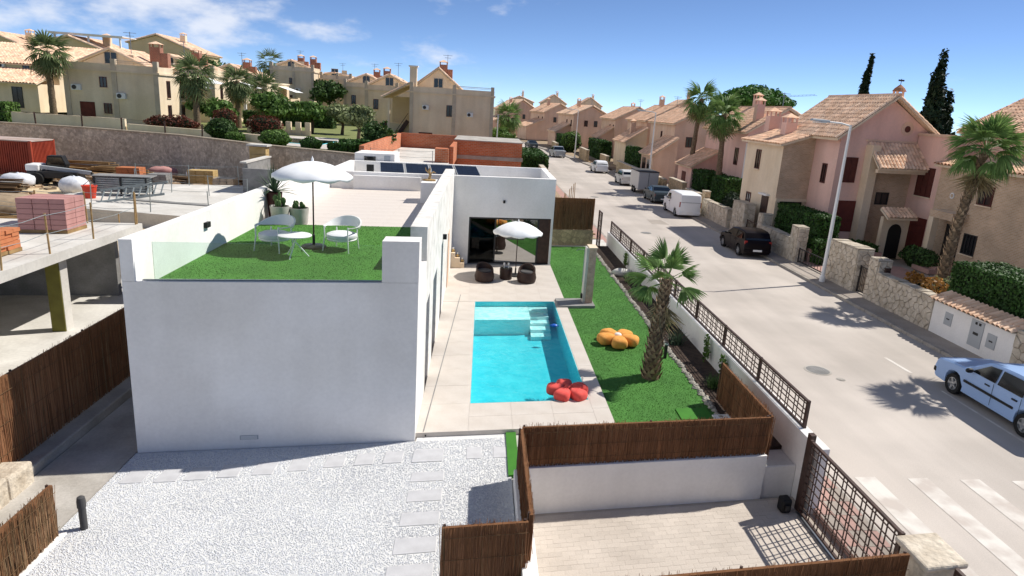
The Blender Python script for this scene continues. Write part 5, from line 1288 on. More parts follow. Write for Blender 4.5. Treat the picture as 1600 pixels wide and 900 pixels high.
# ------------------------------------------------------------------ rubble walls on the right pavement
def clip(poly, nx, ny, d):
    out = []
    for i in range(len(poly)):
        a, b = poly[i], poly[(i + 1) % len(poly)]; da = a[0] * nx + a[1] * ny - d; db = b[0] * nx + b[1] * ny - d
        if da <= 0: out.append(a)
        if da * db < 0: t = da / (da - db); out.append((a[0] + (b[0] - a[0]) * t, a[1] + (b[1] - a[1]) * t))
    return out
def cells2d(w, h, s, seed):
    g = random.Random(seed); nx = max(1, round(w / s)); ny = max(1, round(h / (s * .72))); pts = []
    for j in range(ny):
        for i in range(nx):
            pts.append(((i + .5 + (.25 if j % 2 else -.25) + g.uniform(-.3, .3)) * w / nx, (j + .5 + g.uniform(-.28, .28)) * h / ny))
    res = []
    for p in pts:
        poly = [(0, 0), (w, 0), (w, h), (0, h)]
        for q in pts:
            dx, dy = q[0] - p[0], q[1] - p[1]
            if (dx or dy) and dx * dx + dy * dy < 9 * s * s:
                l = math.hypot(dx, dy); poly = clip(poly, dx / l, dy / l, ((p[0] + q[0]) / 2 * dx + (p[1] + q[1]) / 2 * dy) / l)
                if len(poly) < 3: break
        if len(poly) >= 3: res.append(poly)
    return res
def stones(par, face, org, w, h, s, seed, base, m='rock'):
    """face 'S': plane x=org[0], spans +y; 'G': plane y=org[1], spans +x; 'N': like G but looking to +y is not seen"""
    g = random.Random(seed)
    for poly in cells2d(w, h, s, seed):
        cx = sum(p[0] for p in poly) / len(poly); cy = sum(p[1] for p in poly) / len(poly); d = g.uniform(.03, .065); n = len(poly)
        o = [(cx + (p[0] - cx) * .93, cy + (p[1] - cy) * .93) for p in poly]; i_ = [(cx + (p[0] - cx) * .78, cy + (p[1] - cy) * .78) for p in poly]
        T = (lambda p, e: (org[0] - e, org[1] + p[0], org[2] + p[1])) if face == 'S' else (lambda p, e: (org[0] + p[0], org[1] - e, org[2] + p[1]))
        vs = [T(p, -.02) for p in o] + [T(p, d * .7) for p in o] + [T(p, d) for p in i_]
        rv = face == 'S'
        fs = [(a, (a + 1) % n, n + (a + 1) % n, n + a) for a in range(n)] + [(n + a, n + (a + 1) % n, 2 * n + (a + 1) % n, 2 * n + a) for a in range(n)] + [tuple(range(2 * n, 3 * n))]
        if rv: fs = [f[::-1] for f in fs]
        vs = [(v[0] - base[0], v[1] - base[1], v[2] - base[2]) for v in vs]
        MB().add(vs, fs).build('stone', m, par, world=False)
def rubble(label, y0, y1, z1, seed, x0=17.78, th=.42, s=.3, build=True, z0=-.62, cap=True, name='stone_wall', cat='wall', side=True):
    base = (x0 + th / 2, (y0 + y1) / 2, z0)
    t = thing(name, label, cat, base)
    MB().box(x0, x0 + th, y0, y1, z0, z1).build('wall_core', 'mortar' if build else 'rubble_back', t)
    if build:
        stones(t, 'S', (x0, y0, z0), y1 - y0, z1 - z0, s, seed, base)
        if side: stones(t, 'G', (x0, y0, z0), th, z1 - z0, s, seed + 1, base)
        n = max(1, round((y1 - y0) / .42))
        for i in range(n):
            a = y0 + (y1 - y0) * i / n; b = y0 + (y1 - y0) * (i + 1) / n
            MB().box(x0 - .04, x0 + th + .04, a + .012, b - .012, z1, z1 + rnd.uniform(.05, .10)).build('coping_stone', 'rock', t, bevel=.02)
    elif cap: MB().box(x0 - .04, x0 + th + .04, y0, y1, z1, z1 + .06).build('coping', 'rock', t)
    return t
rubble('stone wall at the right edge behind the blue estate car', 13.0, 20.2, .78, 1, s=.36)
rubble('long low rubble wall between the meter wall and the garden gate', 24.35, 28.35, .72, 3, s=.33)
rubble('square rubble pillar beside the small garden gate', 28.35, 29.05, 1.28, 5, th=.6, s=.33, name='stone_pillar', cat='pillar')
rubble('thick tall block of rubble wall right of the lamp post', 30.1, 32.6, 1.42, 7, th=.75, s=.34)
rubble('rubble pillar left of the low driveway gate', 36.3, 37.1, 1.35, 9, th=.6, s=.34, name='stone_pillar', cat='pillar')
rubble('rubble wall beside the dark hatchback', 37.1, 41.2, .62, 11, s=.4)
rubble('rubble pillar behind the dark hatchback', 41.2, 41.9, 1.3, 13, th=.6, s=.4, name='stone_pillar', cat='pillar')
rubble('wide rubble block behind the dark hatchback, left of its pillar', 44.2, 46.4, 1.5, 15, th=.7, s=.45)
rubble('rubble wall in front of the white van', 47.2, 53.0, .7, 17, s=.5)
for i, (a, b, zt, lb) in enumerate(((53.0, 53.8, 1.3, 'stone pillar at the far side of the white van'), (54.8, 58.5, .9, 'pale stone wall in front of the white van bonnet'), (59.5, 64, 1.3, 'pale stone wall beside the grey car trailer'), (66, 76, .9, 'low stone wall under the far lamp post'))):
    rubble(lb, a, b, zt, 30 + i, build=False, x0=17.9)
for i, (x, a, b, zt, lb) in enumerate(((17.7, 78, 89, .9, 'long low stone wall beside the white hatchback'), (16.8, 92, 97, 1.2, 'stone wall ahead of the white hatchback'), (15.9, 104, 112, 1.2, 'stone wall behind the silver pickup'), (13.3, 124, 132, 1.0, 'stone wall at the far street bend'))):
    rubble(lb, a, b, zt, 40 + i, build=False, x0=x)

# white meter wall with tiled coping
base = (18.0, 22.3, -.6)
t = thing('meter_wall', 'white meter wall with three grey cabinet doors and tile coping', 'wall', base)
MB().box(17.78, 18.2, 20.2, 24.35, -.62, .72).build('wall', 'white', t, bevel=.01)
for y0, w_, z0, hh in ((20.95, .42, -.15, .5), (21.6, .62, -.35, .95), (23.2, .40, -.05, .48)):
    d = MB().box(17.755, 17.779, y0, y0 + w_, z0, z0 + hh).build('meter_door', 'grey_paint', t)
    MB().box(17.745, 17.754, y0 + w_ * .3, y0 + w_ * .7, z0 + hh * .45, z0 + hh * .55).build('handle', 'dark_metal', d)
    if w_ > .6:
        for k in (.3, .6): MB().box(17.745, 17.754, y0 + w_ * k - .05, y0 + w_ * k + .05, z0 + hh - .15, z0 + hh - .06).build('vent_hole', 'black', d)
q = MB(); tile_plane(q, (17.55, 20.15, .72), (17.55, 24.4, .72), (18.35, 24.4, 1.0), (18.35, 20.15, 1.0), .24, .42, 5)
tl_ = q.build('coping_tiles', 'tile_pale', t); tag(tl_, kind='stuff')
MB().extr([(17.6, .721), (18.3, .721), (18.3, .97)], 20.2, 24.35).build('coping_bed', 'mortar', t)

# gates on the right
def bargate(label, x, y0, y1, z0, z1, n, m='dark_metal'):
    t = thing('metal_gate', label, 'gate', (x, (y0 + y1) / 2, z0))
    MB().box(x - .02, x + .02, y0, y1, z0 + .05, z0 + .1).box(x - .02, x + .02, y0, y1, z1 - .05, z1).box(x - .025, x + .025, y0, y0 + .05, z0, z1 + .02).box(x - .025, x + .025, y1 - .05, y1, z0, z1 + .02).build('frame', m, t)
    for k in range(n):
        y = y0 + (y1 - y0) * (k + 1) / (n + 1); MB().box(x - .01, x + .01, y - .01, y + .01, z0 + .1, z1 - .05).build('bar', m, t)
bargate('dark narrow garden gate between rubble pillar and block', 18.0, 29.08, 30.06, -.55, .7, 7)
bargate('low dark driveway gate left of the lamp post', 18.0, 32.65, 36.25, -.55, .25, 10)
bargate('low brown driveway gate behind the dark hatchback', 18.0, 41.95, 44.15, -.55, .55, 8, 'brown_metal')
t = thing('meter_box', 'small brown letter box on the stone pillar by the gate', 'letter box', (18.3, 28.3, .7))
MB().box(18.05, 18.3, 28.22, 28.34, .55, 1.0).build('case', 'brown_metal', t, bevel=.01); MB().box(18.1, 18.25, 28.205, 28.219, .85, .88).build('slot', 'black', t)
struct(MB().box(18.1, 24, 32.65, 36.25, -.549, -.53).build('driveway', 'pavement_pink'))
struct(MB().box(18.5, 26, 29.05, 30.1, -.549, -.52).build('path', 'pavement_pink'))
tag(MB().box(18.6, 22.8, 36.3, 36.6, -.55, .2).build('low_wall', 'pavement_pink', loc=(20, 36.5, -.5)), 'low pink wall beside the driveway behind the gate', 'wall')

# hedges and garden shrubs on the right
hedge('clipped_hedge', 'big clipped dark hedge at the right edge behind the meter wall', 18.7, 20.7, 16.0, 25.0, -.5, 2.1, 420, .075, 1)
hedge('clipped_hedge', 'long clipped hedge in front of the big pink gable house', 19.2, 20.4, 36.9, 42.6, -.5, 1.95, 300, .09, 2)
hedge('clipped_hedge', 'small clipped hedge cube beside the rubble pillar', 18.7, 19.4, 35.5, 37.0, -.5, .75, 300, .08, 3)
hedge('clipped_hedge', 'low hedge block before the arched doorway', 21.4, 22.6, 36.4, 38.0, -.5, .55, 250, .09, 4)
hedge('clipped_hedge', 'tall dark hedge, right of the two around the palm trunk', 20.2, 21.8, 55.2, 58.5, -.5, 2.2, 160, .13, 5)
hedge('clipped_hedge', 'tall dark hedge, left of the two around the palm trunk', 20.2, 21.8, 59.6, 67, -.5, 2.2, 160, .13, 6)
hedge('clipped_hedge', 'dark hedge block in front of the broad terracotta-roofed house', 19.8, 21.3, 83, 94, -.5, 2.6, 90, .18, 7)
hedge('clipped_hedge', 'dark hedge behind the white hatchback', 18.9, 20.4, 108, 122, -.5, 2.4, 60, .22, 8)
hedge('clipped_hedge', 'dark hedge behind the silver pickup', 15.0, 17.0, 128, 140, -.5, 2.2, 50, .24, 9)
shrub('round_shrub', 'dark round shrub below the beige wing window', 'shrub', (18.9, 49.5, -.5), (.8, 1.6, 1.1), 2600, .1, 'cypress', 11)
shrub('round_shrub', 'pale green topiary ball in the far garden above the silver pickup', 'shrub', (16.4, 126.5, -.4), 1.9, 1400, .2, 'leaf', 12)
shrub('autumn_shrub', 'orange brown shrub spilling over the low rubble wall', 'shrub', (18.85, 26.7, -.3), (.6, 1.1, .75), 2200, .085, 'autumn', 13, core=.6, lump=.3)
shrub('autumn_shrub', 'small rusty shrub in front of the brick house', 'shrub', (20.4, 27.4, -.4), (.6, .9, .7), 900, .085, 'olive', 14, core=.6, lump=.3)
shrub('dark_shrub', 'dark shrub beside the garage door steps', 'shrub', (24.9, 36.2, -.5), (.6, 1.5, .6), 1500, .1, 'leaf_dark', 15)
shrub('dark_shrub', 'small bush in the garden behind the rubble wall', 'shrub', (18.9, 38.6, -.5), (.5, .9, .8), 900, .08, 'leaf_dark', 16)
shrub('dark_shrub', 'dark conifer bush beside the long street hedge of the far house', 'shrub', (20.6, 80.5, -.5), (.8, 1.0, 1.5), 1200, .14, 'cypress', 17)
hedge('clipped_hedge', 'dark hedge behind the brick shell, left of the street', 4.6, 7.2, 74, 88, -.3, 1.9, 70, .2, 18)
# ------------------------------------------------------------------ street lamps
def lamp(label, x, y, h, arm=1.2):
    t = thing('street_lamp', label, 'street lamp', (x, y, ZR + .13), 0, 'street lamps on the right pavement')
    MB().lathe([(.14, 0), (.14, .25), (.095, .3), (.09, 1.2), (.055, h)], 14).build('pole', 'white_metal', t, world=False, smooth=40)
    MB().box(-.09, .09, -.1, .1, .5, .85).build('access_door', 'grey_paint', t, world=False) if False else None
    MB().tube([(0, 0, h - .05), (-arm * .4, 0, h + .05), (-arm, 0, h + .08)], .04, 8).build('arm', 'white_metal', t, world=False, smooth=50)
    hd = MB().add([(-arm - .75, -.16, h + .10), (-arm + .15, -.13, h + .04), (-arm + .15, .13, h + .04), (-arm - .75, .16, h + .10), (-arm - .7, -.10, h + .2), (-arm + .15, -.08, h + .16), (-arm + .15, .08, h + .16), (-arm - .7, .10, h + .2)],
                  [(3, 2, 1, 0), (4, 5, 6, 7), (0, 1, 5, 4), (1, 2, 6, 5), (2, 3, 7, 6), (3, 0, 4, 7)]).build('lamp_head', 'grey_paint', t, world=False, bevel=.02)
    MB().box(-arm - .6, -arm, -.1, .1, h + .02, h + .06).build('lens', 'lamp_clear', hd, world=False)
lamp('nearest tall white street lamp beside the rubble block', 17.2, 31.8, 7.6)
lamp('middle white street lamp rising behind the grey trailer', 17.55, 70.5, 7.8)
lamp('farthest white street lamp beside the silver pickup', 15.0, 110.5, 7.6)
t = thing('utility_pole', 'slim pale pole behind the brick shell beside the palm', 'pole', (1.7, 84, -.3))
MB().tube([(0, 0, 0), (0, 0, 6.2)], [.08, .05], 8).build('pole', 'white_metal', t, world=False); MB().box(-.15, .15, -.04, .04, 6.1, 6.18).build('bracket', 'grey_paint', t, world=False)

# ------------------------------------------------------------------ cars: x forward, y left
def arc(cx, r, z0, n=9):
    """wheel arch from rear to front along the sill"""
    a0 = math.asin(max(-1, min(1, (z0 - .32) / r))); return [(cx + r * math.cos(PI - a0 - (PI - 2 * a0) * i / n), .32 + r * math.sin(PI - a0 - (PI - 2 * a0) * i / n)) for i in range(n + 1)]
def car(name, label, loc, rz, paint_, prof, w, belt, roof_z, xr, xf, wins, ws, rw, wr=.32, tumble=.17, cat='car', lights=(.75, .8), group='vehicles parked along the right kerb', tl=None, stripe=None, sill=.22, doors=(), hood=True):
    """prof: upper outline from rear bumper to front bumper [(x,z)...]; wins: side glass polygons; ws, rw: windscreen and rear window as ((x,z),(x,z))"""
    t = thing(name, label, cat, loc, rz, group)
    low = [(prof[0][0], sill + .05)] + [(prof[0][0] + .12, sill)] + arc(xr, wr + .06, sill) + arc(xf, wr + .06, sill) + [(prof[-1][0] - .12, sill), (prof[-1][0], sill + .05)]
    out = low + prof[::-1]                       # counter-clockwise seen from +y side
    def half(x, z):
        x0, x1 = prof[0][0], prof[-1][0]; s = 1.0
        for e, k in ((x0, 1), (x1, 1)):
            d = abs(x - e)
            if d < .55: s -= .10 * (1 - d / .55) ** 2
        if z > belt: s -= tumble * (z - belt) / (roof_z - belt)
        elif z < .45: s -= .04
        return w / 2 * s
    n = len(out); cx = sum(p[0] for p in out) / n; cz = sum(p[1] for p in out) / n
    rings = []
    for f, sc in ((1.0, .045), (.94, 0.0), (.5, -.012), (0, -.016), (-.5, -.012), (-.94, 0.0), (-1.0, .045)):
        r_ = []
        for i, (x, z) in enumerate(out):
            a, b = out[i - 1], out[(i + 1) % n]; tx, tz = b[0] - a[0], b[1] - a[1]; l = math.hypot(tx, tz) or 1; nx_, nz_ = -tz / l, tx / l   # inward normal
            up = 1 if z > .55 else .15
            r_.append((x + nx_ * sc * up, half(x, z) * f, z + nz_ * sc * up))
        rings.append(r_)
    vs = [p for r_ in rings for p in r_]; m_ = len(rings)
    fs = [(k * n + i, k * n + (i + 1) % n, (k + 1) * n + (i + 1) % n, (k + 1) * n + i) for k in range(m_ - 1) for i in range(n)]
    fs += [tuple(range(n - 1, -1, -1)), tuple(range((m_ - 1) * n, m_ * n))]
    fs = [f[::-1] for f in fs]
    body = MB().add(vs, fs).build('body', paint_, t, world=False, smooth=32)
    MB().box(prof[0][0] + .25, prof[-1][0] - .25, -w / 2 + .22, w / 2 - .22, sill - .04, .62).build('underbody', 'black', t, world=False)
    for sgn in (1, -1):
        for poly in wins:
            q = [(x, sgn * (half(x, z) + .006), z) for x, z in poly]; q = q if sgn < 0 else q[::-1]
            nn = len(q); c_ = (sum(p[0] for p in q) / nn, sum(p[1] for p in q) / nn, sum(p[2] for p in q) / nn)
            MB().add(q, [tuple(range(nn))]).build('side_window', 'car_glass', t, world=False)
        for hx, hz_ in doors:
            MB().box(hx - .09, hx + .09, sgn * (half(hx, hz_)) - .015, sgn * half(hx, hz_) + .02, hz_ - .018, hz_ + .018).build('door_handle', 'black', t, world=False)
            MB().box(hx - .22, hx - .212, sgn * half(hx, hz_) - .004, sgn * half(hx, hz_) + .004, sill + .1, belt + .02).build('door_gap', 'black', t, world=False)
        if stripe:
            MB().box(xr + wr + .12, xf - wr - .12, sgn * half(0, stripe) - .005, sgn * half(0, stripe) + .016, stripe - .035, stripe + .035).build('rub_strip', 'black', t, world=False)
        mx = wins[-1][-1][0] if False else max(p[0] for p in wins[-1]) - .05
        MB().ball((mx, sgn * (half(mx, belt) + .11), belt + .08), (.07, .11, .07), 10, 6, .8).build('mirror', 'black' if paint_ != 'car_white' else paint_, t, world=False, smooth=60)
        fx, rx = prof[-1][0], prof[0][0]
        MB().box(fx - .14, fx - .035, sgn * (w * .43) - .2 * (sgn > 0), sgn * (w * .43) + .2 * (sgn < 0), lights[0] - .1, lights[0] + .04).build('headlight', 'lamp_clear', t, world=False, bevel=.02)
        tz0, tz1 = tl or (lights[1] - .12, lights[1] + .08)
        MB().box(rx + .0, rx + .12, sgn * (w * .455) - .16 * (sgn > 0), sgn * (w * .455) + .16 * (sgn < 0), tz0, tz1).build('tail_light', 'lamp_red', t, world=False, bevel=.02)
    def across(a, b, nm, lift=.008):
        (x0, z0), (x1, z1) = a, b; dx, dz = x1 - x0, z1 - z0; l = math.hypot(dx, dz); nx_, nz_ = -dz / l, dx / l
        if nz_ < 0: nx_, nz_ = -nx_, -nz_
        q = []
        for k in range(5):
            f = -1 + .5 * k
            for (x, z) in (a, b): q.append((x + nx_ * (lift + .016 * (1 - f * f)), f * (half(x, z) - .07), z + nz_ * (lift + .016 * (1 - f * f))))
        fs_ = [(2 * k, 2 * k + 1, 2 * k + 3, 2 * k + 2) for k in range(4)]
        MB().add(q, fs_).build(nm, 'car_glass', t, world=False)
    across(*ws, 'windscreen'); across(*rw, 'rear_window')
    fx, rx = prof[-1][0], prof[0][0]
    for e, sg in ((fx, 1), (rx, -1)):
        MB().box(e - .10 if sg > 0 else e - .03, e + .03 if sg > 0 else e + .10, -w * .46, w * .46, .36, .52).build('bumper', 'black' if stripe else paint_, t, world=False, bevel=.03)
        MB().box(e + .031 * sg - .004, e + .031 * sg + .004, -.26, .26, .40, .51).build('number_plate', 'white_metal', t, world=False)
    if hood: MB().box(fx - .045, fx - .02, -w * .25, w * .25, .58, .74).build('grille', 'black', t, world=False)
    for x in (xr, xf):
        for sgn in (1, -1):
            y = sgn * (w / 2 - .10)
            wv = []; pr = [(wr * .62, -.02), (wr * .62, -.09), (wr * .96, -.10), (wr, -.06), (wr, .06), (wr * .96, .10), (wr * .62, .09), (wr * .62, .02)]
            q = MB().lathe(pr, 24); q.v = [(x + p[0], y + p[2], wr + p[1]) for p in q.v]; q.f = [f[::-1] for f in q.f]
            wh = q.build('wheel', 'rubber', t, world=False, smooth=40)
            q = MB().lathe([(.05, .02), (wr * .60, .0), (wr * .64, .085), (wr * .58, .09), (wr * .55, .04), (.05, .03)], 20)
            for k in range(5):
                a = 2 * PI * k / 5; c_, s_ = math.cos(a), math.sin(a); q.bar((.03 * c_, .03 * s_, .07), (wr * .6 * c_, wr * .6 * s_, .075), .07, .03)
            q.lathe([(.06, .04), (.06, .085), (.01, .09)], 10)
            q.v = [(x + p[0], y + sgn * p[2], wr + p[1]) for p in q.v]
            q.build('rim', 'alloy', wh, world=False)
            dk = MB().lathe([(wr * .6, .0), (wr * .6, .018)], 18); dk.v = [(x + p[0], y + sgn * p[2], wr + p[1]) for p in dk.v]; dk.build('brake_disc', 'black', wh, world=False)
    return t
UP = R(90)                                       # nose up the street
# blue estate: nose towards the far end of the street
car('estate_car', 'pale blue boxy estate car at the right edge', (15.42, 16.95, ZR), UP, 'car_blue',
    [(-2.38, .60), (-2.36, .88), (-2.28, .98), (-2.02, 1.40), (-1.9, 1.44), (-.6, 1.47), (.25, 1.43), (.42, 1.38), (1.05, .97), (1.7, .94), (2.22, .86), (2.36, .76), (2.40, .55)],
    1.76, .93, 1.46, -1.36, 1.42, [[(-2.02, .98), (-1.82, 1.36), (-1.2, 1.39), (-1.2, .98)], [(-1.12, .98), (-1.12, 1.39), (-.22, 1.38), (-.22, .98)], [(-.14, .98), (-.14, 1.38), (.26, 1.34), (.78, .98)]],
    ((.46, 1.36), (1.0, .99)), ((-2.05, 1.36), (-2.27, 1.0)), wr=.315, lights=(.72, .82), stripe=.6, doors=((-.9, .83), (.1, .83)), tl=(.62, .95))
car('hatchback', 'dark plum hatchback parked beside the rubble wall', (16.05, 39.3, ZR), UP, 'car_dark',
    [(-2.02, .55), (-2.04, .85), (-1.98, 1.0), (-1.72, 1.42), (-1.5, 1.50), (-.6, 1.53), (.1, 1.47), (.3, 1.40), (.95, 1.0), (1.6, .92), (1.95, .80), (2.05, .62), (2.06, .45)],
    1.74, .96, 1.52, -1.28, 1.30, [[(-1.6, 1.06), (-1.45, 1.36), (-.82, 1.42), (-.76, 1.0)], [(-.68, 1.0), (-.72, 1.42), (.08, 1.40), (.62, 1.0)]],
    ((.28, 1.40), (.92, 1.02)), ((-1.66, 1.44), (-1.96, 1.04)), lights=(.75, .92), doors=((-.5, .88), (.3, .88)))
car('delivery_van', 'white windowless delivery van with rear doors', (16.38, 54.0, ZR), UP, 'car_white',
    [(-2.40, .60), (-2.42, 1.5), (-2.36, 1.78), (-2.2, 1.86), (-.4, 1.90), (.6, 1.86), (.85, 1.80), (1.55, 1.16), (2.1, 1.0), (2.32, .85), (2.38, .6), (2.38, .45)],
    1.88, 1.1, 1.88, -1.45, 1.50, [[(.15, 1.14), (.15, 1.62), (.75, 1.62), (1.28, 1.14)]], ((.86, 1.78), (1.52, 1.2)), ((-2.424, 1.22), (-2.422, 1.24)), cat='van', tumble=.1, lights=(.85, 1.0), tl=(.85, 1.25), doors=((.4, 1.0),))
car('saloon_car', 'dark slate car between the white van and the grey trailer', (16.35, 61.6, ZR), UP, 'car_slate',
    [(-2.2, .55), (-2.22, .85), (-2.12, 1.02), (-1.5, 1.08), (-.95, 1.38), (-.5, 1.45), (.2, 1.42), (.4, 1.36), (1.0, 1.0), (1.75, .9), (2.1, .78), (2.2, .6), (2.2, .45)],
    1.8, .98, 1.45, -1.32, 1.38, [[(-1.35, 1.04), (-.92, 1.32), (-.42, 1.37), (-.4, 1.02)], [(-.32, 1.02), (-.32, 1.37), (.18, 1.35), (.72, 1.02)]], ((.4, 1.35), (.98, 1.01)), ((-.98, 1.37), (-1.46, 1.1)), doors=((-.2, .88),))
car('suv', 'silver grey car with black roof beyond the trailer', (16.25, 75.5, ZR), UP, 'car_grey',
    [(-2.2, .6), (-2.24, 1.0), (-2.1, 1.2), (-1.85, 1.5), (-1.5, 1.60), (-.4, 1.64), (.35, 1.56), (.95, 1.1), (1.75, 1.0), (2.12, .86), (2.2, .65), (2.2, .48)],
    1.86, 1.06, 1.62, -1.35, 1.38, [[(-1.8, 1.12), (-1.65, 1.44), (-.75, 1.52), (-.72, 1.08)], [(-.64, 1.08), (-.66, 1.52), (.25, 1.48), (.72, 1.08)]], ((.36, 1.54), (.92, 1.12)), ((-1.86, 1.48), (-2.08, 1.22)), wr=.35, doors=((-.5, .95),))
car('hatchback', 'small white hatchback on the far part of the street', (15.45, 89.0, ZR), UP + R(3), 'car_white',
    [(-1.9, .55), (-1.92, .9), (-1.82, 1.1), (-1.5, 1.45), (-1.2, 1.52), (-.3, 1.54), (.2, 1.46), (.85, 1.0), (1.5, .92), (1.85, .78), (1.92, .6), (1.92, .45)],
    1.68, .96, 1.53, -1.2, 1.22, [[(-1.4, 1.04), (-1.25, 1.38), (-.72, 1.43), (-.68, 1.0)], [(-.6, 1.0), (-.62, 1.43), (.1, 1.4), (.6, 1.0)]], ((.2, 1.45), (.82, 1.02)), ((-1.48, 1.44), (-1.8, 1.12)), doors=((-.45, .88),))
car('pickup', 'silver four-door pickup far up the street', (12.5, 114.0, ZR), UP + R(7), 'car_pick',
    [(-2.55, .7), (-2.56, 1.12), (-2.5, 1.16), (-1.05, 1.16), (-.95, 1.70), (-.6, 1.78), (.35, 1.74), (.55, 1.68), (1.15, 1.18), (2.1, 1.08), (2.5, .95), (2.58, .7), (2.58, .55)],
    1.88, 1.14, 1.76, -1.5, 1.55, [[(-.88, 1.2), (-.84, 1.62), (-.1, 1.65), (-.08, 1.18)], [(0, 1.18), (0, 1.65), (.42, 1.62), (.9, 1.18)]], ((.56, 1.66), (1.12, 1.2)), ((-.96, 1.66), (-1.03, 1.24)), wr=.38, doors=((-.6, 1.05), (.2, 1.05)), cat='pickup')
car('saloon_car', 'dark car farthest up the street before the bend', (9.6, 135, ZR), UP + R(10), 'car_slate',
    [(-2.2, .55), (-2.22, .85), (-2.12, 1.02), (-1.5, 1.08), (-.95, 1.38), (-.5, 1.45), (.2, 1.42), (.4, 1.36), (1.0, 1.0), (1.75, .9), (2.1, .78), (2.2, .6), (2.2, .45)],
    1.8, .98, 1.45, -1.32, 1.38, [[(-1.35, 1.04), (-.92, 1.32), (-.42, 1.37), (-.4, 1.02)], [(-.32, 1.02), (-.32, 1.37), (.18, 1.35), (.72, 1.02)]], ((.4, 1.35), (.98, 1.01)), ((-.98, 1.37), (-1.46, 1.1)))
# box trailer
t = thing('box_trailer', 'grey box trailer with dark roof parked among the cars', 'trailer', (16.55, 68.3, ZR), UP, 'vehicles parked along the right kerb')
MB().box(-1.9, 1.9, -1.0, 1.0, .45, 2.15).build('box_body', 'car_grey', t, world=False, bevel=.04)
MB().box(-1.95, 1.95, -1.04, 1.04, 2.15, 2.25).build('roof', 'sofa', t, world=False, bevel=.03)
MB().box(-1.93, -1.901, -.95, .95, .5, 2.1).build('rear_door', 'grey_paint', t, world=False)
MB().box(-1.95, -1.931, -.02, .02, .5, 2.1).build('door_gap', 'black', t, world=False)
MB().bar((1.9, .5, .5), (3.0, 0, .5), .08).bar((1.9, -.5, .5), (3.0, 0, .5), .08).build('drawbar', 'steel', t, world=False)
for x in (-.4, .35):
    for y in (-.98, .98):
        q = MB().lathe([(.2, -.04), (.2, -.1), (.32, -.09), (.33, 0), (.32, .09), (.2, .1), (.2, .04)], 20); q.v = [(x + p[0], y + p[2], .33 + p[1]) for p in q.v]; wh = q.build('wheel', 'rubber', t, world=False, smooth=40)
        q = MB().lathe([(.2, -.07), (.2, .07)], 14); q.v = [(x + p[0], y + p[2], .33 + p[1]) for p in q.v]; q.build('rim', 'alloy', wh, world=False)

# ------------------------------------------------------------------ trees on the right
palm('big fan palm in front of the brick house at the right edge', (21.25, 29.0, -.5), 6.85, .24, .16, 32, .95, .85, 31, boots=260, lean=(.35, -.4), dry=9, el=(-24, 86), wd=.07, droop=.5, nseg=24)
palm('taller of the two street palms above the dark hedges', (21.2, 68.5, -.5), 9.3, .30, .20, 38, 1.35, .9, 32, lean=(.3, 0), dry=16, el=(-60, 80), wd=.09, droop=.55, nseg=16)
palm('right of the two street palms, above the dark hedges', (20.9, 59.0, -.5), 8.0, .30, .20, 38, 1.30, .9, 33, lean=(-.2, .2), dry=20, el=(-65, 78), wd=.09, droop=.6, nseg=16)
palm('bushy fan palm behind the brick shell in the middle', (3.9, 112, -.3), 5.9, .38, .28, 34, 1.75, 1.1, 34, dry=16, el=(-60, 80), wd=.12, droop=.5, nseg=14)

palm('fan palm in the hedge past the right edge whose shadow falls beside the estate car', (19.7, 20.3, -.5), 7.0, .24, .16, 22, .95, .85, 36, boots=0, dry=6, el=(-24, 86), wd=.07, droop=.5, nseg=20)

def cypress(label, x, y, z, h, r, seed, second=None):
    t = thing('cypress_tree', label, 'cypress', (x, y, z)); bl = []
    for dx, hh, rr in ([(0, h, r)] + ([second] if second else [])):
        for i in range(9):
            s = i / 8; bl.append((dx + .12 * math.sin(i * 2 + seed), .1 * math.cos(i * 3), hh * (.06 + .90 * s), rr * (1 - .80 * s ** 1.8) * (.72 if i == 0 else 1), rr * (1 - .80 * s ** 1.8), hh * .09))
    MB().tube([(0, 0, -.3), (0, 0, h * .7)], [.25, .06], 8).build('trunk', 'bark', t, world=False)
    leaves('crown', t, bl, 13000, .28, 'cypress', seed, shell=.35, elong=2.2, lump=.15, up=.3)
cypress('tall dark cypress pair rising behind the link roof', 45.5, 69, -.5, 14.9, 1.75, 41, (1.5, 11.2, 1.6))
cypress('slim dark cypress tip showing above the gable roof', 47.5, 86, -.5, 15.8, 1.0, 42)
t = thing('stone_pine', 'broad rounded stone pine behind the street palms', 'pine tree', (32.4, 83, -.5))
MB().tube([(0, 0, -.3), (.3, .2, 4), (.1, 0, 8)], [.45, .35, .22], 10).build('trunk', 'bark', t, world=False, smooth=50)
for k in range(5):
    a = k * 1.3; MB().tube([(.15, .1, 6 + .2 * k), (2.5 * math.cos(a), 2.5 * math.sin(a), 8.6)], [.16, .06], 6).build('limb', 'bark', t, world=False)
leaves('crown', t, [(0, 0, 9.6, 4.6, 4.6, 1.7), (2.2, 0, 9.5, 2.6, 2.6, 1.2), (-2.4, .5, 9.2, 2.6, 2.6, 1.2), (.5, -2.5, 9.5, 2.4, 2.4, 1.2), (0, 0, 10.5, 2.8, 2.8, 1.1)], 16000, .26, 'pine', 43, shell=.5, lump=.16, up=.4)

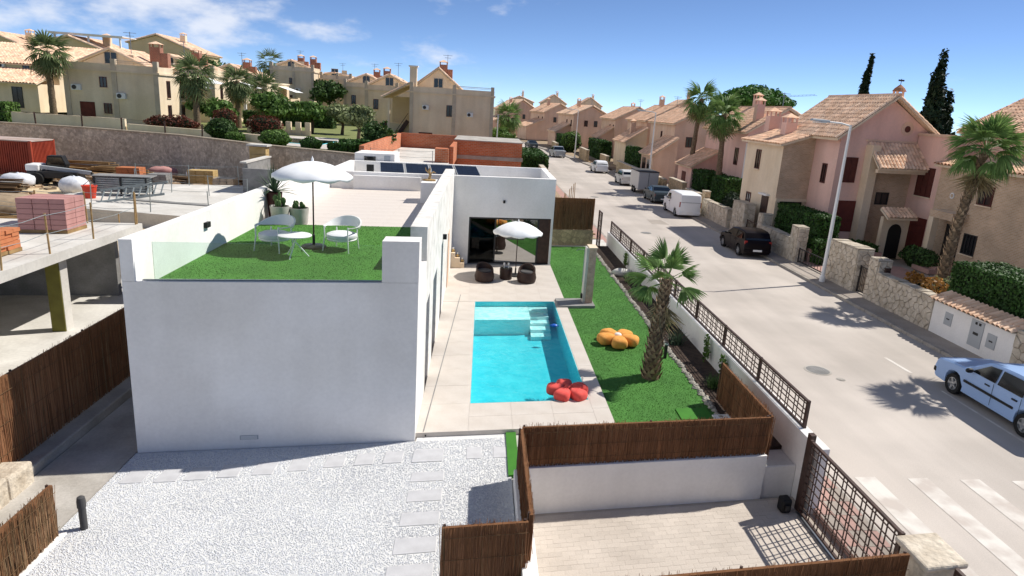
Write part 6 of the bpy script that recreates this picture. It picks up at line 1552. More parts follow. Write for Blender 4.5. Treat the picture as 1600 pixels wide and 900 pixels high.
def tree(name, label, loc, h, r, n, size, m, seed, cat='tree', th=.12, group=None, flat=.75):
    t = thing(name, label, cat, loc, 0, group); g = random.Random(seed)
    MB().tube([(0, 0, -.2), (.05 * r, .03 * r, h * .3), (0, 0, h * .62)], [th, th * .75, th * .4], 8).build('trunk', 'bark', t, world=False, smooth=50)
    bl = [(0, 0, h * .68, r * .62, r * .62, h * .26)]
    for k in range(6):
        a = k * 1.047 + g.uniform(-.3, .3); d = r * g.uniform(.38, .6)
        bl.append((d * math.cos(a), d * math.sin(a), h * g.uniform(.5, .82), r * g.uniform(.32, .5), r * g.uniform(.32, .5), h * g.uniform(.12, .2) * flat / .75))
        MB().tube([(0, 0, h * .35), (d * .8 * math.cos(a), d * .8 * math.sin(a), h * .6)], [th * .45, th * .15], 5).build('limb', 'bark', t, world=False)
    leaves('crown', t, bl, n, size, m, seed, shell=.3, lump=.25); return t
for i, (x, y, h_, r_, lb) in enumerate(((30, 128, 7.5, 3, 'dark tree showing between the far pink roofs'), (52, 95, 8.2, 2.4, 'small tree top beside the cypress pair'), (26, 205, 8, 4, 'rounded tree beyond the farthest pink roofs'), (-1, 150, 4.2, 3.2, 'loose green tree beside the pale pole'))):
    tree('garden_tree', lb, (x, y, -.5), h_, r_, 1800, .35, 'leaf_dark' if i != 3 else 'leaf', 70 + i)
# distant crane
t = thing('tower_crane', 'faint far-off tower crane jib above the pine', 'crane', (224, 520, -1))
MB().bar((0, 0, 0), (0, 0, 27.2), .5).build('mast', 'crane', t, world=False)
q = MB().bar((-3, 0, 27), (27, 0, 30), .22)
for k in range(10): q.bar((-3 + k * 3, 0, 27 + k * .3), (-1.5 + k * 3, 0, 28.0 + k * .3), .12)
q.bar((-1.5, 0, 28), (25.5, 0, 30.7), .16); q.build('jib', 'crane', t, world=False)
# ------------------------------------------------------------------ building site on the left
t = thing('site_building', 'unfinished concrete slab building on columns left of the villa', 'building', (-14, 16, .1))
MB(shear).box(-24, -10.9, 8, 23.85, 2.28, 2.54).build('floor_slab', 'concrete_pale', t)
MB(shear).box(-24, -8.45, 8, 26.5, .1, .2).build('ground_slab', 'concrete_pale', t)
for x, v in ((-11.35, 20.05), (-11.35, 13.0), (-16.5, 20.05)):
    c = MB(shear).box(x - .16, x + .16, v - .16, v + .16, .2, 2.28).build('column', 'concrete_pale', t)
    MB(shear).box(x - .19, x - .161, v - .17, v + .17, .2, 2.27).build('form_board', 'formply', c); MB(shear).box(x - .17, x + .15, v - .19, v - .161, .2, 2.27).build('form_board', 'formply', c)
MB(shear).box(-24, -11.6, 23.5, 23.7, .2, 2.279).build('back_wall', 'concrete_grey', t)  # wall added to darken the space seen under the slab
MB(shear).box(-13.4, -9.6, 25.8, 26.3, .2, 1.1).build('rubble_heap', 'earth', t, bevel=.1)
for k in range(7): MB(shear).box(-10.8 + .25 * 0, -9.4, 22.9 + k * .27, 23.15 + k * .27, 2.05 - k * .22, 2.22 - k * .22).build('stair_tread', 'concrete_pale', t)
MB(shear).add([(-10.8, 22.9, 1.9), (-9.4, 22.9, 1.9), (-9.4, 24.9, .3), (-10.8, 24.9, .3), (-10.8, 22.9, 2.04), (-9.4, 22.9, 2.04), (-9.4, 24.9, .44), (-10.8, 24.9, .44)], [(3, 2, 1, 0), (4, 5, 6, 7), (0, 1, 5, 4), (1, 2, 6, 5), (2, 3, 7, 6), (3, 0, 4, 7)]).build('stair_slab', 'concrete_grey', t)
tag(MB(shear).box(-14.6, -13.0, 21.9, 23.0, 2.541, 2.75).build('slab_kerb', 'concrete_pale', loc=V(-13.8, 22.5, 2.54)), 'raised pale concrete step at the back of the site slab', 'step')
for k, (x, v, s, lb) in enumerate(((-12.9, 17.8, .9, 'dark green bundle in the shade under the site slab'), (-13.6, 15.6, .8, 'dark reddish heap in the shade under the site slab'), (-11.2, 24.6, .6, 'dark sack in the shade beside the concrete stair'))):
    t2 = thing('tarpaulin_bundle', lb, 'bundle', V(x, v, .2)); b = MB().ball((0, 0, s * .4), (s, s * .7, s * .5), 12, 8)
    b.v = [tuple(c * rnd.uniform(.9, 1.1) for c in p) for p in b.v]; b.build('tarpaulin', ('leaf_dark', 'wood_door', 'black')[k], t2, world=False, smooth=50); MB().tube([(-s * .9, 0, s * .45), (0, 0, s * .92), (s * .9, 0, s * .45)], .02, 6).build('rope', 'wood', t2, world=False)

def block_stack(name, label, x, v, z, w, d, h, nx, ny, nz, m, jit=.01, wrap=None):
    t = thing(name, label, 'pallet', V(x, v, z))
    MB(shear).box(x - w / 2, x + w / 2, v - d / 2, v + d / 2, z, z + .1).build('pallet', 'timber', t)
    me = MB(shear).box(.008, w / nx - .008, .008, d / ny - .008, .006, h / nz - .006).mesh('block', m); o = t.location
    for k in range(nz):
        for i in range(nx):
            for j in range(ny):
                if 0 < k < nz - 1 and 0 < i < nx - 1 and 0 < j < ny - 1: continue
                X, Y, Z = V(x - w / 2 + w * i / nx + rnd.uniform(-jit, jit), v - d / 2 + d * j / ny + rnd.uniform(-jit, jit), z + .1 + h * k / nz)
                link('block', me, t, (X - o.x, Y - o.y, Z - o.z))
    return t
block_stack('block_pallet', 'wrapped pallet of pink blocks on the site slab', -12.6, 22.35, 2.54, 1.25, 1.0, .92, 3, 2, 6, 'pink_block', .004)
block_stack('block_pallet', 'second pink block pallet at the left picture edge', -15.3, 22.6, 2.54, 1.4, 1.0, .9, 3, 2, 6, 'pink_block', .006)
block_stack('brick_pallet', 'loose stack of orange bricks at the slab edge on the left', -12.3, 19.0, 2.54, 1.0, 1.1, .52, 3, 4, 5, 'orange_brick', .03)
block_stack('block_pallet', 'pallet of tan blocks before the far stone wall', -20.0, 53.0, .1, 1.7, 1.0, 1.0, 3, 2, 4, 'tan_block', .01)

# guard rails: a post with its rails along the slab edge
def guard(label, pts, hh, m='wood', rails=(.5, .95), rm='galv', pr=.024):
    t = thing('guard_rail', label, 'railing', pts[0])
    o = Vector(pts[0])
    for p in pts: 
        q = Vector(p) - o; MB().tube([q, q + Vector((rnd.uniform(-.04, .04), rnd.uniform(-.04, .04), hh))], pr, 6).build('post', m, t, world=False)
    for z in rails:
        for a, b in zip(pts[:-1], pts[1:]):
            A, B = Vector(a) - o, Vector(b) - o; MB().tube([A + Vector((0, 0, z * hh)), (A + B) / 2 + Vector((0, 0, z * hh - .03)), B + Vector((0, 0, z * hh + .02))], .008, 5).build('rail', rm, t, world=False)
guard('wooden guard posts with wires along the near site slab edge', [V(-10.98, v, 2.54) for v in (15.6, 17.4, 19.2, 21.2, 23.6)], 1.05)
guard('wooden guard posts along the back of the near site slab', [V(x, 23.7, 2.54) for x in (-10.98, -12.4, -13.8, -15.2, -16.8)], 1.0)
t = thing('foundation_slab', 'large pale foundation slab in the middle of the site', 'slab', (-16, 38, .1))
MB().prism([(-23.5, 34.4), (-11.2, 32.6), (-9.6, 44.5), (-15.5, 45.5), (-21.5, 43.5)], .1, .82).build('slab', 'concrete_pale', t)
MB().prism([(-19.4, 36.9), (-13.0, 36.1), (-12.9, 36.5), (-19.4, 37.3)], .821, .87).build('upstand', 'concrete_grey', t)
guard('grey scaffold guard rail across the foundation slab', [(-19.3, 34.2, .82), (-16.2, 33.7, .82), (-13.2, 33.3, .82)], 1.25, 'galv')
guard('grey scaffold guard rail at the back of the foundation slab', [(-21.5, 43.3, .82), (-18.6, 44.0, .82), (-15.8, 44.9, .82), (-12.9, 44.5, .82), (-10.6, 43.6, .82)], 1.3, 'galv')
guard('wooden stakes with wire across the sand before the foundation slab', [(-26.5, 34.4, .1), (-24.6, 33.6, .1), (-22.6, 32.4, .1), (-20.4, 31.6, .1), (-18.2, 31.0, .1), (-16.0, 30.4, .1)], 1.2)
guard('grey scaffold posts along the right side of the foundation slab', [(-11.4, 34.6, .82), (-11.0, 37.4, .82), (-10.6, 40.2, .82)], 1.3, 'galv')
guard('thin scaffold posts across the middle of the foundation slab', [(-20.6, 41.2, .82), (-18.2, 40.6, .82), (-15.8, 40.0, .82), (-13.4, 39.4, .82)], 1.2, 'galv', rails=(.55, .95))
t = thing('block_shed', 'grey concrete block walls behind the terrace parapet', 'wall', (-12.5, 44, .1))
MB().box(-14.6, -9.3, 42.2, 42.45, .1, 2.3).box(-14.6, -14.35, 42.45, 47, .1, 2.6).build('wall', 'concrete_grey', t); MB().prism([(-14.7, 42.1), (-14.3, 42.1), (-14.3, 47.1), (-14.7, 47.1)], 2.61, 2.7).build('coping', 'concrete_pale', t)
t = thing('block_chimney', 'square tan block chimney stub beside the white parasol', 'chimney', (-15, 48.3, .1))
for k in range(6): MB().box(-16.0, -14.9, 47.8, 48.6, .1 + k * .52, .6 + k * .52).build('block_course', 'tan_block', t)
MB().box(-16.15, -14.75, 47.65, 48.75, 3.24, 3.36).build('cap', 'concrete_pale', t)

# red container
t = thing('shipping_container', 'rust red corrugated container at the left edge', 'container', (-34, 50, .1))
MB().box(-38.2, -31.4, 49.0, 51.6, .2, 2.55).build('body', 'container', t)
MB().box(-38.25, -31.35, 48.95, 51.65, 2.55, 2.62).build('roof', 'container_roof', t)
for k in range(17): MB().box(-31.4, -31.35, 49.08 + k * .15, 49.16 + k * .15, .3, 2.5).build('rib', 'container', t)
for k in range(44): MB().box(-38.1 + k * .152, -38.02 + k * .152, 48.95, 49.0, .3, 2.5).build('rib', 'container', t)
MB().box(-31.5, -31.33, 48.93, 49.05, .2, 2.6).box(-31.5, -31.33, 51.55, 51.67, .2, 2.6).build('corner_post', 'container', t)

# telehandler
t = thing('telehandler', 'dark telehandler with white boom and cab among the clutter', 'telehandler', (-27.9, 46.0, .1), R(10)); t.scale = (.72,) * 3
MB().box(-2.2, 1.9, -.9, .9, .7, 1.3).build('chassis', 'dark_metal', t, world=False, bevel=.06)
MB().box(-2.3, -1.2, -.85, .85, 1.3, 1.9).build('engine_cover', 'white_metal', t, world=False, bevel=.12)
cb = MB().extr([(-.9, 1.3), (.55, 1.3), (.75, 1.9), (.45, 2.65), (-.75, 2.65), (-.95, 1.9)], .0, .9).build('cab', 'black', t, world=False, bevel=.05)
MB().extr([(-.78, 1.7), (.58, 1.7), (.62, 1.95), (.38, 2.5), (-.68, 2.5), (-.82, 1.95)], -.012, -.002).build('cab_window', 'car_glass', cb, world=False)
MB().bar((-2.1, -.45, 1.75), (2.9, -.45, 1.25), .3, .34).build('boom', 'grey_paint', t, world=False, bevel=.03)
MB().bar((2.8, -.45, 1.3), (3.4, -.45, .7), .25).box(3.3, 3.5, -1.0, .6, .2, 1.1).build('fork_carriage', 'dark_metal', t, world=False)
for x in (-1.4, 1.3):
    for y in (-.95, .95):
        q = MB().lathe([(.3, -.2), (.56, -.19), (.6, -.1), (.6, .1), (.56, .19), (.3, .2)], 20); q.v = [(x + p[0], y + p[2], .6 + p[1]) for p in q.v]; wh = q.build('wheel', 'rubber', t, world=False, smooth=40)
        q = MB().lathe([(.3, -.12), (.3, .12)], 14); q.v = [(x + p[0], y + p[2], .6 + p[1]) for p in q.v]; q.build('rim', 'white_metal', wh, world=False)

def lump(name, label, cat, loc, r, m, seed, par_m=None, tie=True):
    t = thing(name, label, cat, loc); g = random.Random(seed)
    b = MB().ball((0, 0, r[2] * .85), r, 14, 9, .8); b.v = [(x * g.uniform(.93, 1.07), y * g.uniform(.93, 1.07), max(0, z * g.uniform(.95, 1.05))) for x, y, z in b.v]
    b.build('sack', m, t, world=False, smooth=55)
    if tie: MB().tube([(0, 0, r[2] * 1.65), (.06, 0, r[2] * 1.95)], [.14, .05], 7).build('tied_neck', m, t, world=False)
    return t
lump('builders_bag', 'big white builders bag in front of the telehandler', 'bag', (-25.2, 43.0, .1), (.85, .7, .55), 'plastic_bag', 1)
lump('builders_bag', 'white plastic sheeting heap left of the telehandler', 'bag', (-29.6, 44.6, .1), (1.0, .7, .45), 'plastic_bag', 2)
lump('builders_bag', 'small white bag by the tan block pallet', 'bag', (-22.0, 53.4, .1), (.7, .5, .4), 'plastic_bag', 3)
lump('rubble_sack', 'reddish rubble sack heap under the far stone wall', 'bag', (-24.6, 53.6, .1), (1.1, .6, .4), 'pink_block', 4)
for k, (x, y, lb) in enumerate(((-24.0, 44.6, 'red plastic bucket beside the white builders bag'), (-22.9, 45.6, 'second red bucket behind the formwork stack'), (-20.9, 37.0, 'red bucket in front of the formwork stack'))):
    t = thing('bucket', lb, 'bucket', (x, y, .82 if k == 2 else .1)); s = 1.0
    MB().lathe([(.26 * s, 0), (.36 * s, .62 * s), (.39 * s, .64 * s), (.38 * s, .68 * s), (.33 * s, .67 * s), (.03, .5 * s)], 18).build('tub', 'bucket_red', t, world=False, smooth=40)
    MB().tube([(-.38 * s, 0, .62 * s), (0, .1, .95 * s), (.38 * s, 0, .62 * s)], .02, 5).build('handle', 'steel', t, world=False)
def timbers(label, loc, rz, n, L_, seed, m='timber', spread=1.2, hh=.5):
    t = thing('timber_pile', label, 'timber', loc, rz); g = random.Random(seed)
    for i in range(n):
        y = g.uniform(-spread / 2, spread / 2); z = g.uniform(.04, hh) * (1 - abs(y) / spread); a = g.uniform(-.08, .08); l = L_ * g.uniform(.7, 1.05)
        MB().bar((-l / 2, y - a * l / 2, z), (l / 2, y + a * l / 2, z + g.uniform(-.05, .05)), g.uniform(.1, .22), .06).build('plank', m, t, world=False)
timbers('brown timber pile left of the telehandler at the picture edge', (-28.2, 41.0, .1), R(10), 34, 2.6, 1, 'wood_dark', 1.6, .9)
timbers('pale planks lying along the foot of the far stone wall', (-27.5, 53.2, .1), R(-6), 22, 5.0, 2, 'timber', 1.4, .6)
timbers('loose boards in front of the timber pile on sand', (-26.2, 38.6, .1), R(20), 16, 3.0, 3, 'timber', 2.2, .25)
timbers('long boards under the far stone wall right of the telehandler', (-22.6, 50.6, .1), R(-14), 18, 4.5, 4, 'wood_dark', 1.2, .5)
timbers('low pile of offcuts at the left edge behind the pink pallet', (-22.6, 32.6, .1), R(30), 18, 2.0, 5, 'timber', 1.6, .3)
timbers('scattered battens before the tan block pallet', (-18.2, 50.4, .1), R(5), 14, 2.2, 6, 'wood_dark', 1.4, .5)
for k, (x, y, rz, n, L_, m_, hh, lb) in enumerate(((-31.8, 43.6, 20, 20, 2.4, 'wood_dark', .8, 'dark boards stacked at the left edge near the container'), (-29.8, 39.4, 5, 18, 2.2, 'timber', .5, 'pale boards stacked at the left edge above the pink pallet'), (-25.6, 48.6, -8, 16, 3.4, 'wood_dark', .7, 'dark timbers between the telehandler and the red buckets'),
        (-30.4, 54.0, -4, 20, 4.2, 'timber', .8, 'pale boards behind the telehandler below the stone wall'), (-19.4, 54.6, -25, 14, 2.6, 'timber', .5, 'boards leaning low beside the tan block pallet'), (-17.2, 53.0, -30, 12, 2.2, 'wood_dark', .5, 'dark offcuts at the right end of the far stone wall'))):
    timbers(lb, (x, y, .1), R(rz), n, L_, 40 + k, m_, 1.3, hh)
block_stack('block_pallet', 'small stack of grey blocks by the red buckets', V(-22.2, 47.9)[0], 47.9 + SH * 22.2, .1, 1.2, 1.0, .8, 3, 2, 4, 'concrete_grey', .02)
block_stack('brick_pallet', 'reddish brick stack below the far stone wall', -26.0, 51.6 + SH * 26, .1, 1.6, 1.0, .7, 4, 2, 4, 'orange_brick', .02)
block_stack('block_pallet', 'pale block stack beside the tan chimney stub', -17.6, 47.5 + SH * 17.6, .1, 1.3, 1.0, .8, 3, 2, 4, 'rock', .02)
lump('earth_heap', 'tawny earth heap behind the pink block pallets', 'heap', (-24.6, 35.4, .0), (2.4, 1.7, .55), 'earth', 5, tie=False)
lump('earth_heap', 'second tawny earth heap at the left behind the slab', 'heap', (-20.4, 29.6, .0), (1.7, 1.3, .45), 'earth', 6, tie=False)
t = thing('formwork_rack', 'stack of grey formwork panels in a steel rack', 'rack', (-20.0, 38.8, .82), R(8)); t.scale = (.78, .8, .7)
for k in range(7): MB().box(-1.7, 1.7, -.55, .55, .25 + k * .17, .38 + k * .17).build('panel', 'galv', t, world=False)
MB().box(-1.85, 2.05, -.7, .7, 1.5, 1.56).build('top_sheet', 'concrete_grey', t, world=False)
for x in (-1.72, 0, 1.68):
    for y in (-.62, .62): MB().box(x - .05, x + .05, y - .05, y + .05, 0, 1.5).build('post', 'dark_metal', t, world=False)
t = thing('ladder', 'grey ladder lying tilted over the formwork at the site', 'ladder', (-18.3, 36.3, .82), R(4))
for y in (-.28, .28): MB().bar((-1.7, y * 1.0, .25 + y), (1.7, y, .85 + y), .07, .12).build('side_rail', 'galv', t, world=False)
for k in range(9): x = -1.5 + k * .375; MB().bar((x, -.28, .285 + k * .066 - .28), (x, .28, .285 + k * .066 + .28), .05).build('rung', 'galv', t, world=False)

g = random.Random(77); mb = MB()
for i in range(700):
    x = g.uniform(-34, -15); y = 44 + (x + 34) * -.02 + g.uniform(0, 9.0) - max(0, (x + 24)) * .35; s_ = g.uniform(.08, .38); a = g.uniform(0, 3.1); hh = g.uniform(.05, .35) * g.uniform(.4, 1)
    c_, q_ = math.cos(a) * s_, math.sin(a) * s_; w_ = g.uniform(.25, .8)
    mb.prism([(x - c_ + q_ * w_, y - q_ - c_ * w_), (x + c_ + q_ * w_, y + q_ - c_ * w_), (x + c_ * .9 - q_ * w_, y + q_ * .9 + c_ * w_), (x - c_ - q_ * w_, y - q_ + c_ * w_)], .05, .12 + hh)
tag(mb.build('site_debris', 'debris'), 'loose building debris strewn below the far stone retaining wall', 'debris', kind='stuff')
mb = MB()
for i in range(260):
    x = g.uniform(-32, -20); y = g.uniform(29.5, 41) - max(0, x + 25) * .9; s_ = g.uniform(.06, .3)
    mb.prism([(x - s_, y - s_ * g.uniform(.3, 1)), (x + s_, y - s_ * .4), (x + s_ * .7, y + s_ * g.uniform(.3, 1)), (x - s_ * .8, y + s_ * .5)], .05, .1 + g.uniform(.04, .3))
tag(mb.build('site_debris', 'debris'), 'loose offcuts and rubble on the sand at the left edge of the site', 'debris', kind='stuff')
# ------------------------------------------------------------------ big rubble retaining wall below the terrace of houses
t = thing('retaining_wall', 'long grey brown stone retaining wall behind the building site', 'wall', (-24, 56, .1))
line = [(-90, 60), (-33, 58.5), (-24, 56), (-15.5, 50.5), (-8.2, 47)]
for (xa, ya), (xb, yb) in zip(line[:-1], line[1:]):
    MB().prism([(xa, ya - .3), (xb, yb - .3), (xb, yb + .2), (xa, ya + .2)], -.2, 3.1).build('masonry', 'rubble_far', t)
    MB().prism([(xa, ya - .36), (xb, yb - .36), (xb, yb + .26), (xa, ya + .26)], 3.1, 3.2).build('coping', 'mortar', t)
# railing on it
rl = [(-46, 59.1, 3.0), (-40.5, 58.95, 3.0), (-37, 58.8, 3.0), (-33.2, 58.7, 3.0), (-29.5, 57.7, 3.0), (-25.6, 56.7, 3.0), (-22, 55.0, 3.0)]
guard('rusty low railing on top of the stone retaining wall', [(x, y, 3.2) for x, y, z in rl], .95, 'brown_metal', rails=(.9,), rm='brown_metal', pr=.06)
t = thing('garden_wall', 'low beige garden wall behind the rusty railing', 'wall', (-30, 61, 2.85))
MB().prism([(-41, 62.0), (-31, 61.2), (-31, 61.5), (-41, 62.3)], 2.8, 3.9).prism([(-30.8, 61.2), (-22, 58.3), (-22, 58.6), (-30.8, 61.5)], 2.8, 3.5).build('wall', 'beige', t)
MB().prism([(-21.5, 57.6), (-16.2, 54.4), (-16.0, 54.7), (-21.4, 57.9)], 2.8, 3.55).build('wall', 'cream', t)
# brick shell of the house next door
t = thing('brick_shell', 'unfinished red brick house shell behind the villa roof', 'building', (-2, 52, -.25))
MB().box(-7.8, -2.3, 44.2, 64, -.3, 2.45).build('lower_storey', 'brick_red', t)
MB().box(-7.5, -2.4, 44.25, 63.9, 2.45, 2.7).build('roof_slab', 'concrete_pale', t)
MB().prism([(-7.85, 44.1), (-7.55, 44.1), (-7.55, 64.2), (-7.85, 64.2)], 2.451, 3.95).build('parapet', 'brick_red', t)
MB().box(-7.55, -2.3, 64.0, 64.3, 2.451, 4.0).build('parapet', 'brick_red', t)
MB().box(-2.4, -2.1, 50, 57.0, 2.451, 3.85).build('parapet', 'brick_red', t)
MB().box(-3.4, -2.42, 49.4, 50.6, 2.7, 3.7).build('stair_pier', 'brick_red', t)
MB().box(-2.3, 3.3, 57.0, 64.3, -.3, 3.98).build('rear_block', 'brick_red', t)
MB().box(-2.2, 3.4, 56.93, 56.999, 2.5, 2.8).build('lintel_band', 'concrete', t)
MB().box(-.3, 2.6, 56.9, 56.998, -.2, 1.9).build('garage_opening', 'dark_int', t)
MB().box(-7.9, 3.4, 43.6, 44.0, -.3, 1.0).build('front_footing', 'brick_red', t)
MB().box(-2.3, 3.5, 64.31, 64.4, 3.9, 4.05).box(-2.35, 3.35, 56.9, 64.3, 3.981, 4.05).build('coping', 'concrete', t)
guard('thin grey scaffold rail on the roof of the brick shell', [(x, 44.4, 2.7) for x in (-7.2, -5.4, -3.2)], 1.15, 'galv', rails=(.6, .95))
lump('rubble_sack', 'reddish sack on the white roof of the brick shell', 'bag', (-6.3, 47.0, 2.7), (.55, .4, .3), 'pink_block', 8)
t = thing('timber_fence', 'thin wooden stakes along the plot beside the villa', 'fence', (5.5, 41, -.3))
for k in range(7): 
    x = 4.6 + .35 * k; MB().tube([(x - 5.5, 1.6 * k - 3 + rnd.uniform(-.3, .3), 0), (x - 5.5 + rnd.uniform(-.05, .05), 1.6 * k - 3, rnd.uniform(2.0, 2.7))], .025, 5).build('stake', 'wood', t, world=False)
MB().box(-1.0, 1.2, -3.2, -3.1, .4, .48).build('cross_rail', 'wood', t, world=False)
rubble('grey stone garden wall left of the street beyond the brick shell', 66, 74, 1.0, 60, build=False, x0=6.2)

# ------------------------------------------------------------------ yellow terrace houses on the left
def yellow(label, x, y, z, w=9.5, d=10, h=5.4, hb=3.0, mw='yellow', side='E', rz=0, acs=((1.1, 3.2), (5.4, 2.4)), wins=((3.2, 3.6, .7, 1.0), (3.3, .9, .7, 1.0)), door_=(1.6, 0.15, 1.4, 2.3), chim=((5.5, 3.5),), far=1.0, ridge=None, name='terrace_house', group='yellow terrace houses', extra=True, ax=.72):
    H = House(name, label, x, y, z, rz, group=group)
    H.box('wall', mw, 0, w, 0, d, 0, h)
    H.box('cornice', 'beige', -.15, w + .15, -.15, d, h, h + .18)
    for a in (0, w * .5, w - .45): H.box('pilaster', 'grey_trim', a, a + .45, -.07, -.001, 0, h - .002)
    H.box('parapet', mw, 0, w, .0, .2, h + .18, h + .75); H.box('parapet', mw, w - .2, w, .2, d * .35, h + .18, h + .75)
    for a in (0.0, w * .5, w - .45): H.box('parapet_post', 'grey_trim', a, a + .42, -.05, .35, h + .18, h + 1.25)
    H.part(H.mb().bar((w * .5, .15, h + 1.1), (w - .1, .15, h + 1.1), .06).bar((w * .5, .15, h + .95), (w - .1, .15, h + .95), .04), 'handrail', 'grey_trim')
    xa = ridge or w * ax * .5; y0 = d * .28; hb *= .86; x1 = w * ax
    H.gable('attic', mw, .5, x1, y0, d, h + .18, h + .9, h + .7, xa, h + hb)
    H.roof(.5, x1, y0, d, h + .95, h + .75, xa, h + hb + .05, m='tile_pale', pw=.3 * far, ph=.45 * far, ov=.3)
    H.win('G', xa - .6, h + .8, 1.2, 1.2, y0, fm='grey_trim', sill=False); H.door('G', xa + 1.2, h + .3, .9, 1.5, y0, m='cream', panels=1)
    for a, zz, ww, hh in wins: H.win('G', a, zz, ww, hh, 0, sill=True)
    for a, zz in acs: H.ac('G', a, zz, 0)
    if door_: H.door('G', *door_, 0, m='wood_door')
    for a, b in chim:
        c = H.chimney(a, b, h + hb * .4, h + hb + .7, 1.0, .8, 'brick_ch', 'tile_pale'); H.box('flue_block', 'brick_ch', a + 1.02, a + 1.7, b, b + .7, h + hb * .4, h + hb + .15, par=c)
    H.part(H.mb().bar((xa + 1, y0 + 2, h + hb - .4), (xa + 1, y0 + 2, h + hb + 2.0), .05).bar((xa + .4, y0 + 2, h + hb + 1.9), (xa + 1.6, y0 + 2, h + hb + 1.9), .04).bar((xa + .6, y0 + 2, h + hb + 1.6), (xa + 1.4, y0 + 2, h + hb + 1.6), .04), 'aerial', 'steel')
    for k in range(2):
        if side == 'E': H.win('E', 1.6 + k * 0.0 + 3.2 * k, 2.9, .8, 1.7, w, sill=True); H.win('E', 1.6 + 3.2 * k, .2, .8, 2.0, w, sill=False)
        else: H.win('S', 1.6 + 3.2 * k, 2.9, .8, 1.5, 0); H.win('S', 1.6 + 3.2 * k, .3, .8, 1.6, 0, sill=False)
    if side == 'E' and extra:
        b = H.box('balcony', 'cream', w + .001, w + 1.6, d * .52, d, 2.5, 2.75); H.box('balcony_wall', 'cream', w + 1.45, w + 1.6, d * .52, d, 2.75, 3.5, par=b)
        for yy in (d * .53, d * .95): H.box('porch_column', 'white', w + 1.25, w + 1.55, yy, yy + .3, 0, 2.5)
        H.part(H.mb().add([(w, d * .5, h - .3), (w + 2.4, d * .5, h - 1.0), (w + 2.4, d * .9, h - 1.0), (w, d * .9, h - .3)], [(0, 1, 2, 3)]), 'awning', 'canvas')
    return H
yellow('nearest yellow terrace house above the stone retaining wall', -40.9, 70.0, 2.75, w=8.4, d=9.5, h=5.1, hb=2.5, mw='beige', acs=((.7, 3.2), (4.6, 2.6)), wins=((3.1, 3.6, .65, 1.0), (3.3, 1.1, .7, 1.0)), door_=(1.2, .15, 1.3, 2.0), chim=((5.6, 5.0),))
yellow('second yellow terrace house, stepping back behind the palms', -42.0, 84.0, 2.75, w=9.6, d=11, h=5.5, hb=2.4, mw='yellow', chim=((5.2, 5.0),), far=1.2)
yellow('third yellow terrace house of the row, farthest behind the palms', -39.5, 98.0, 2.75, w=9, d=11, h=5.3, hb=2.4, mw='yellow', chim=((4.5, 4.5),), far=1.3)
yellow('separate yellow house on the rise beyond the communal pool', -36.2, 120, 4.2, w=7.0, d=12, h=6.3, hb=2.0, mw='beige', chim=((3.4, 4.0), (5.2, 5.0)), far=1.4, acs=((4.0, 3.0),), wins=((3.0, 4.2, .7, 1.0), (3.0, 1.4, .7, 1.0)), door_=None)
yellow('low yellow wing to the right of the separate house on the rise', -29.0, 124.5, 4.0, w=5.4, d=10, h=5.6, hb=1.3, mw='yellow', chim=(), far=1.5, acs=(), wins=((2, 3.4, .7, 1.0),), door_=None, extra=False)
H_ = yellow('big yellow house in the centre with two air conditioners', -9.4, 88.0, 1.0, w=10.6, d=10, h=6.9, hb=3.6, mw='yellow', side='S', acs=((1.6, 4.9), (7.2, 4.3)), wins=((4.6, 4.2, .85, 1.4), (4.6, .9, .8, .9)), door_=(1.2, .1, 1.7, 2.0), chim=((3.3, 4.2),), ridge=3.3, ax=.58)
H_.box('tall_chimney', 'yellow', -.1, .75, .6, 1.4, 6.9, 10.0); H_.box('chimney_cap', 'white', -.25, .9, .45, 1.55, 10.0, 10.15)
H_.box('stair_flank', 'yellow_deep', -2.6, -.002, 1.5, 9, 0, 3.0)
H_.lean(-3.2, .4, 1.2, 10, 6.2, 8.2, m='tile_pale', pw=.32, ph=.45); H_.box('stair_wall', 'yellow', -2.9, -2.6, 1.5, 2.0, 0, 6.1); H_.box('stair_wall', 'yellow_deep', -2.6, -.003, 4.0, 4.3, 3.0, 6.3)
H_.part(H_.mb().bar((-2.4, 1.3, .2), (-.3, 1.3, 3.4), .35, .5).bar((-2.4, 1.25, 1.1), (-.3, 1.25, 4.3), .06), 'outer_stair', 'brown_metal')
yellow('yellow wing with sloping roof left of the central house', -17.2, 101.0, 1.4, w=8.5, d=10, h=6.6, hb=2.6, mw='yellow', side='S', acs=(), wins=((1.2, 4.0, .7, 1.4), (4.0, 4.0, .7, 1.4), (2.6, 1.2, .7, 1.2)), door_=None, chim=((2.0, 4.0),), far=1.3)
yellow('rearmost yellow wing left of the central house', -22.6, 113.0, 1.8, w=8.5, d=10, h=6.6, hb=2.4, mw='yellow', side='S', acs=(), wins=((1.2, 4.0, .7, 1.4), (4.0, 4.0, .7, 1.4)), door_=None, chim=((4.0, 4.0),), far=1.4)
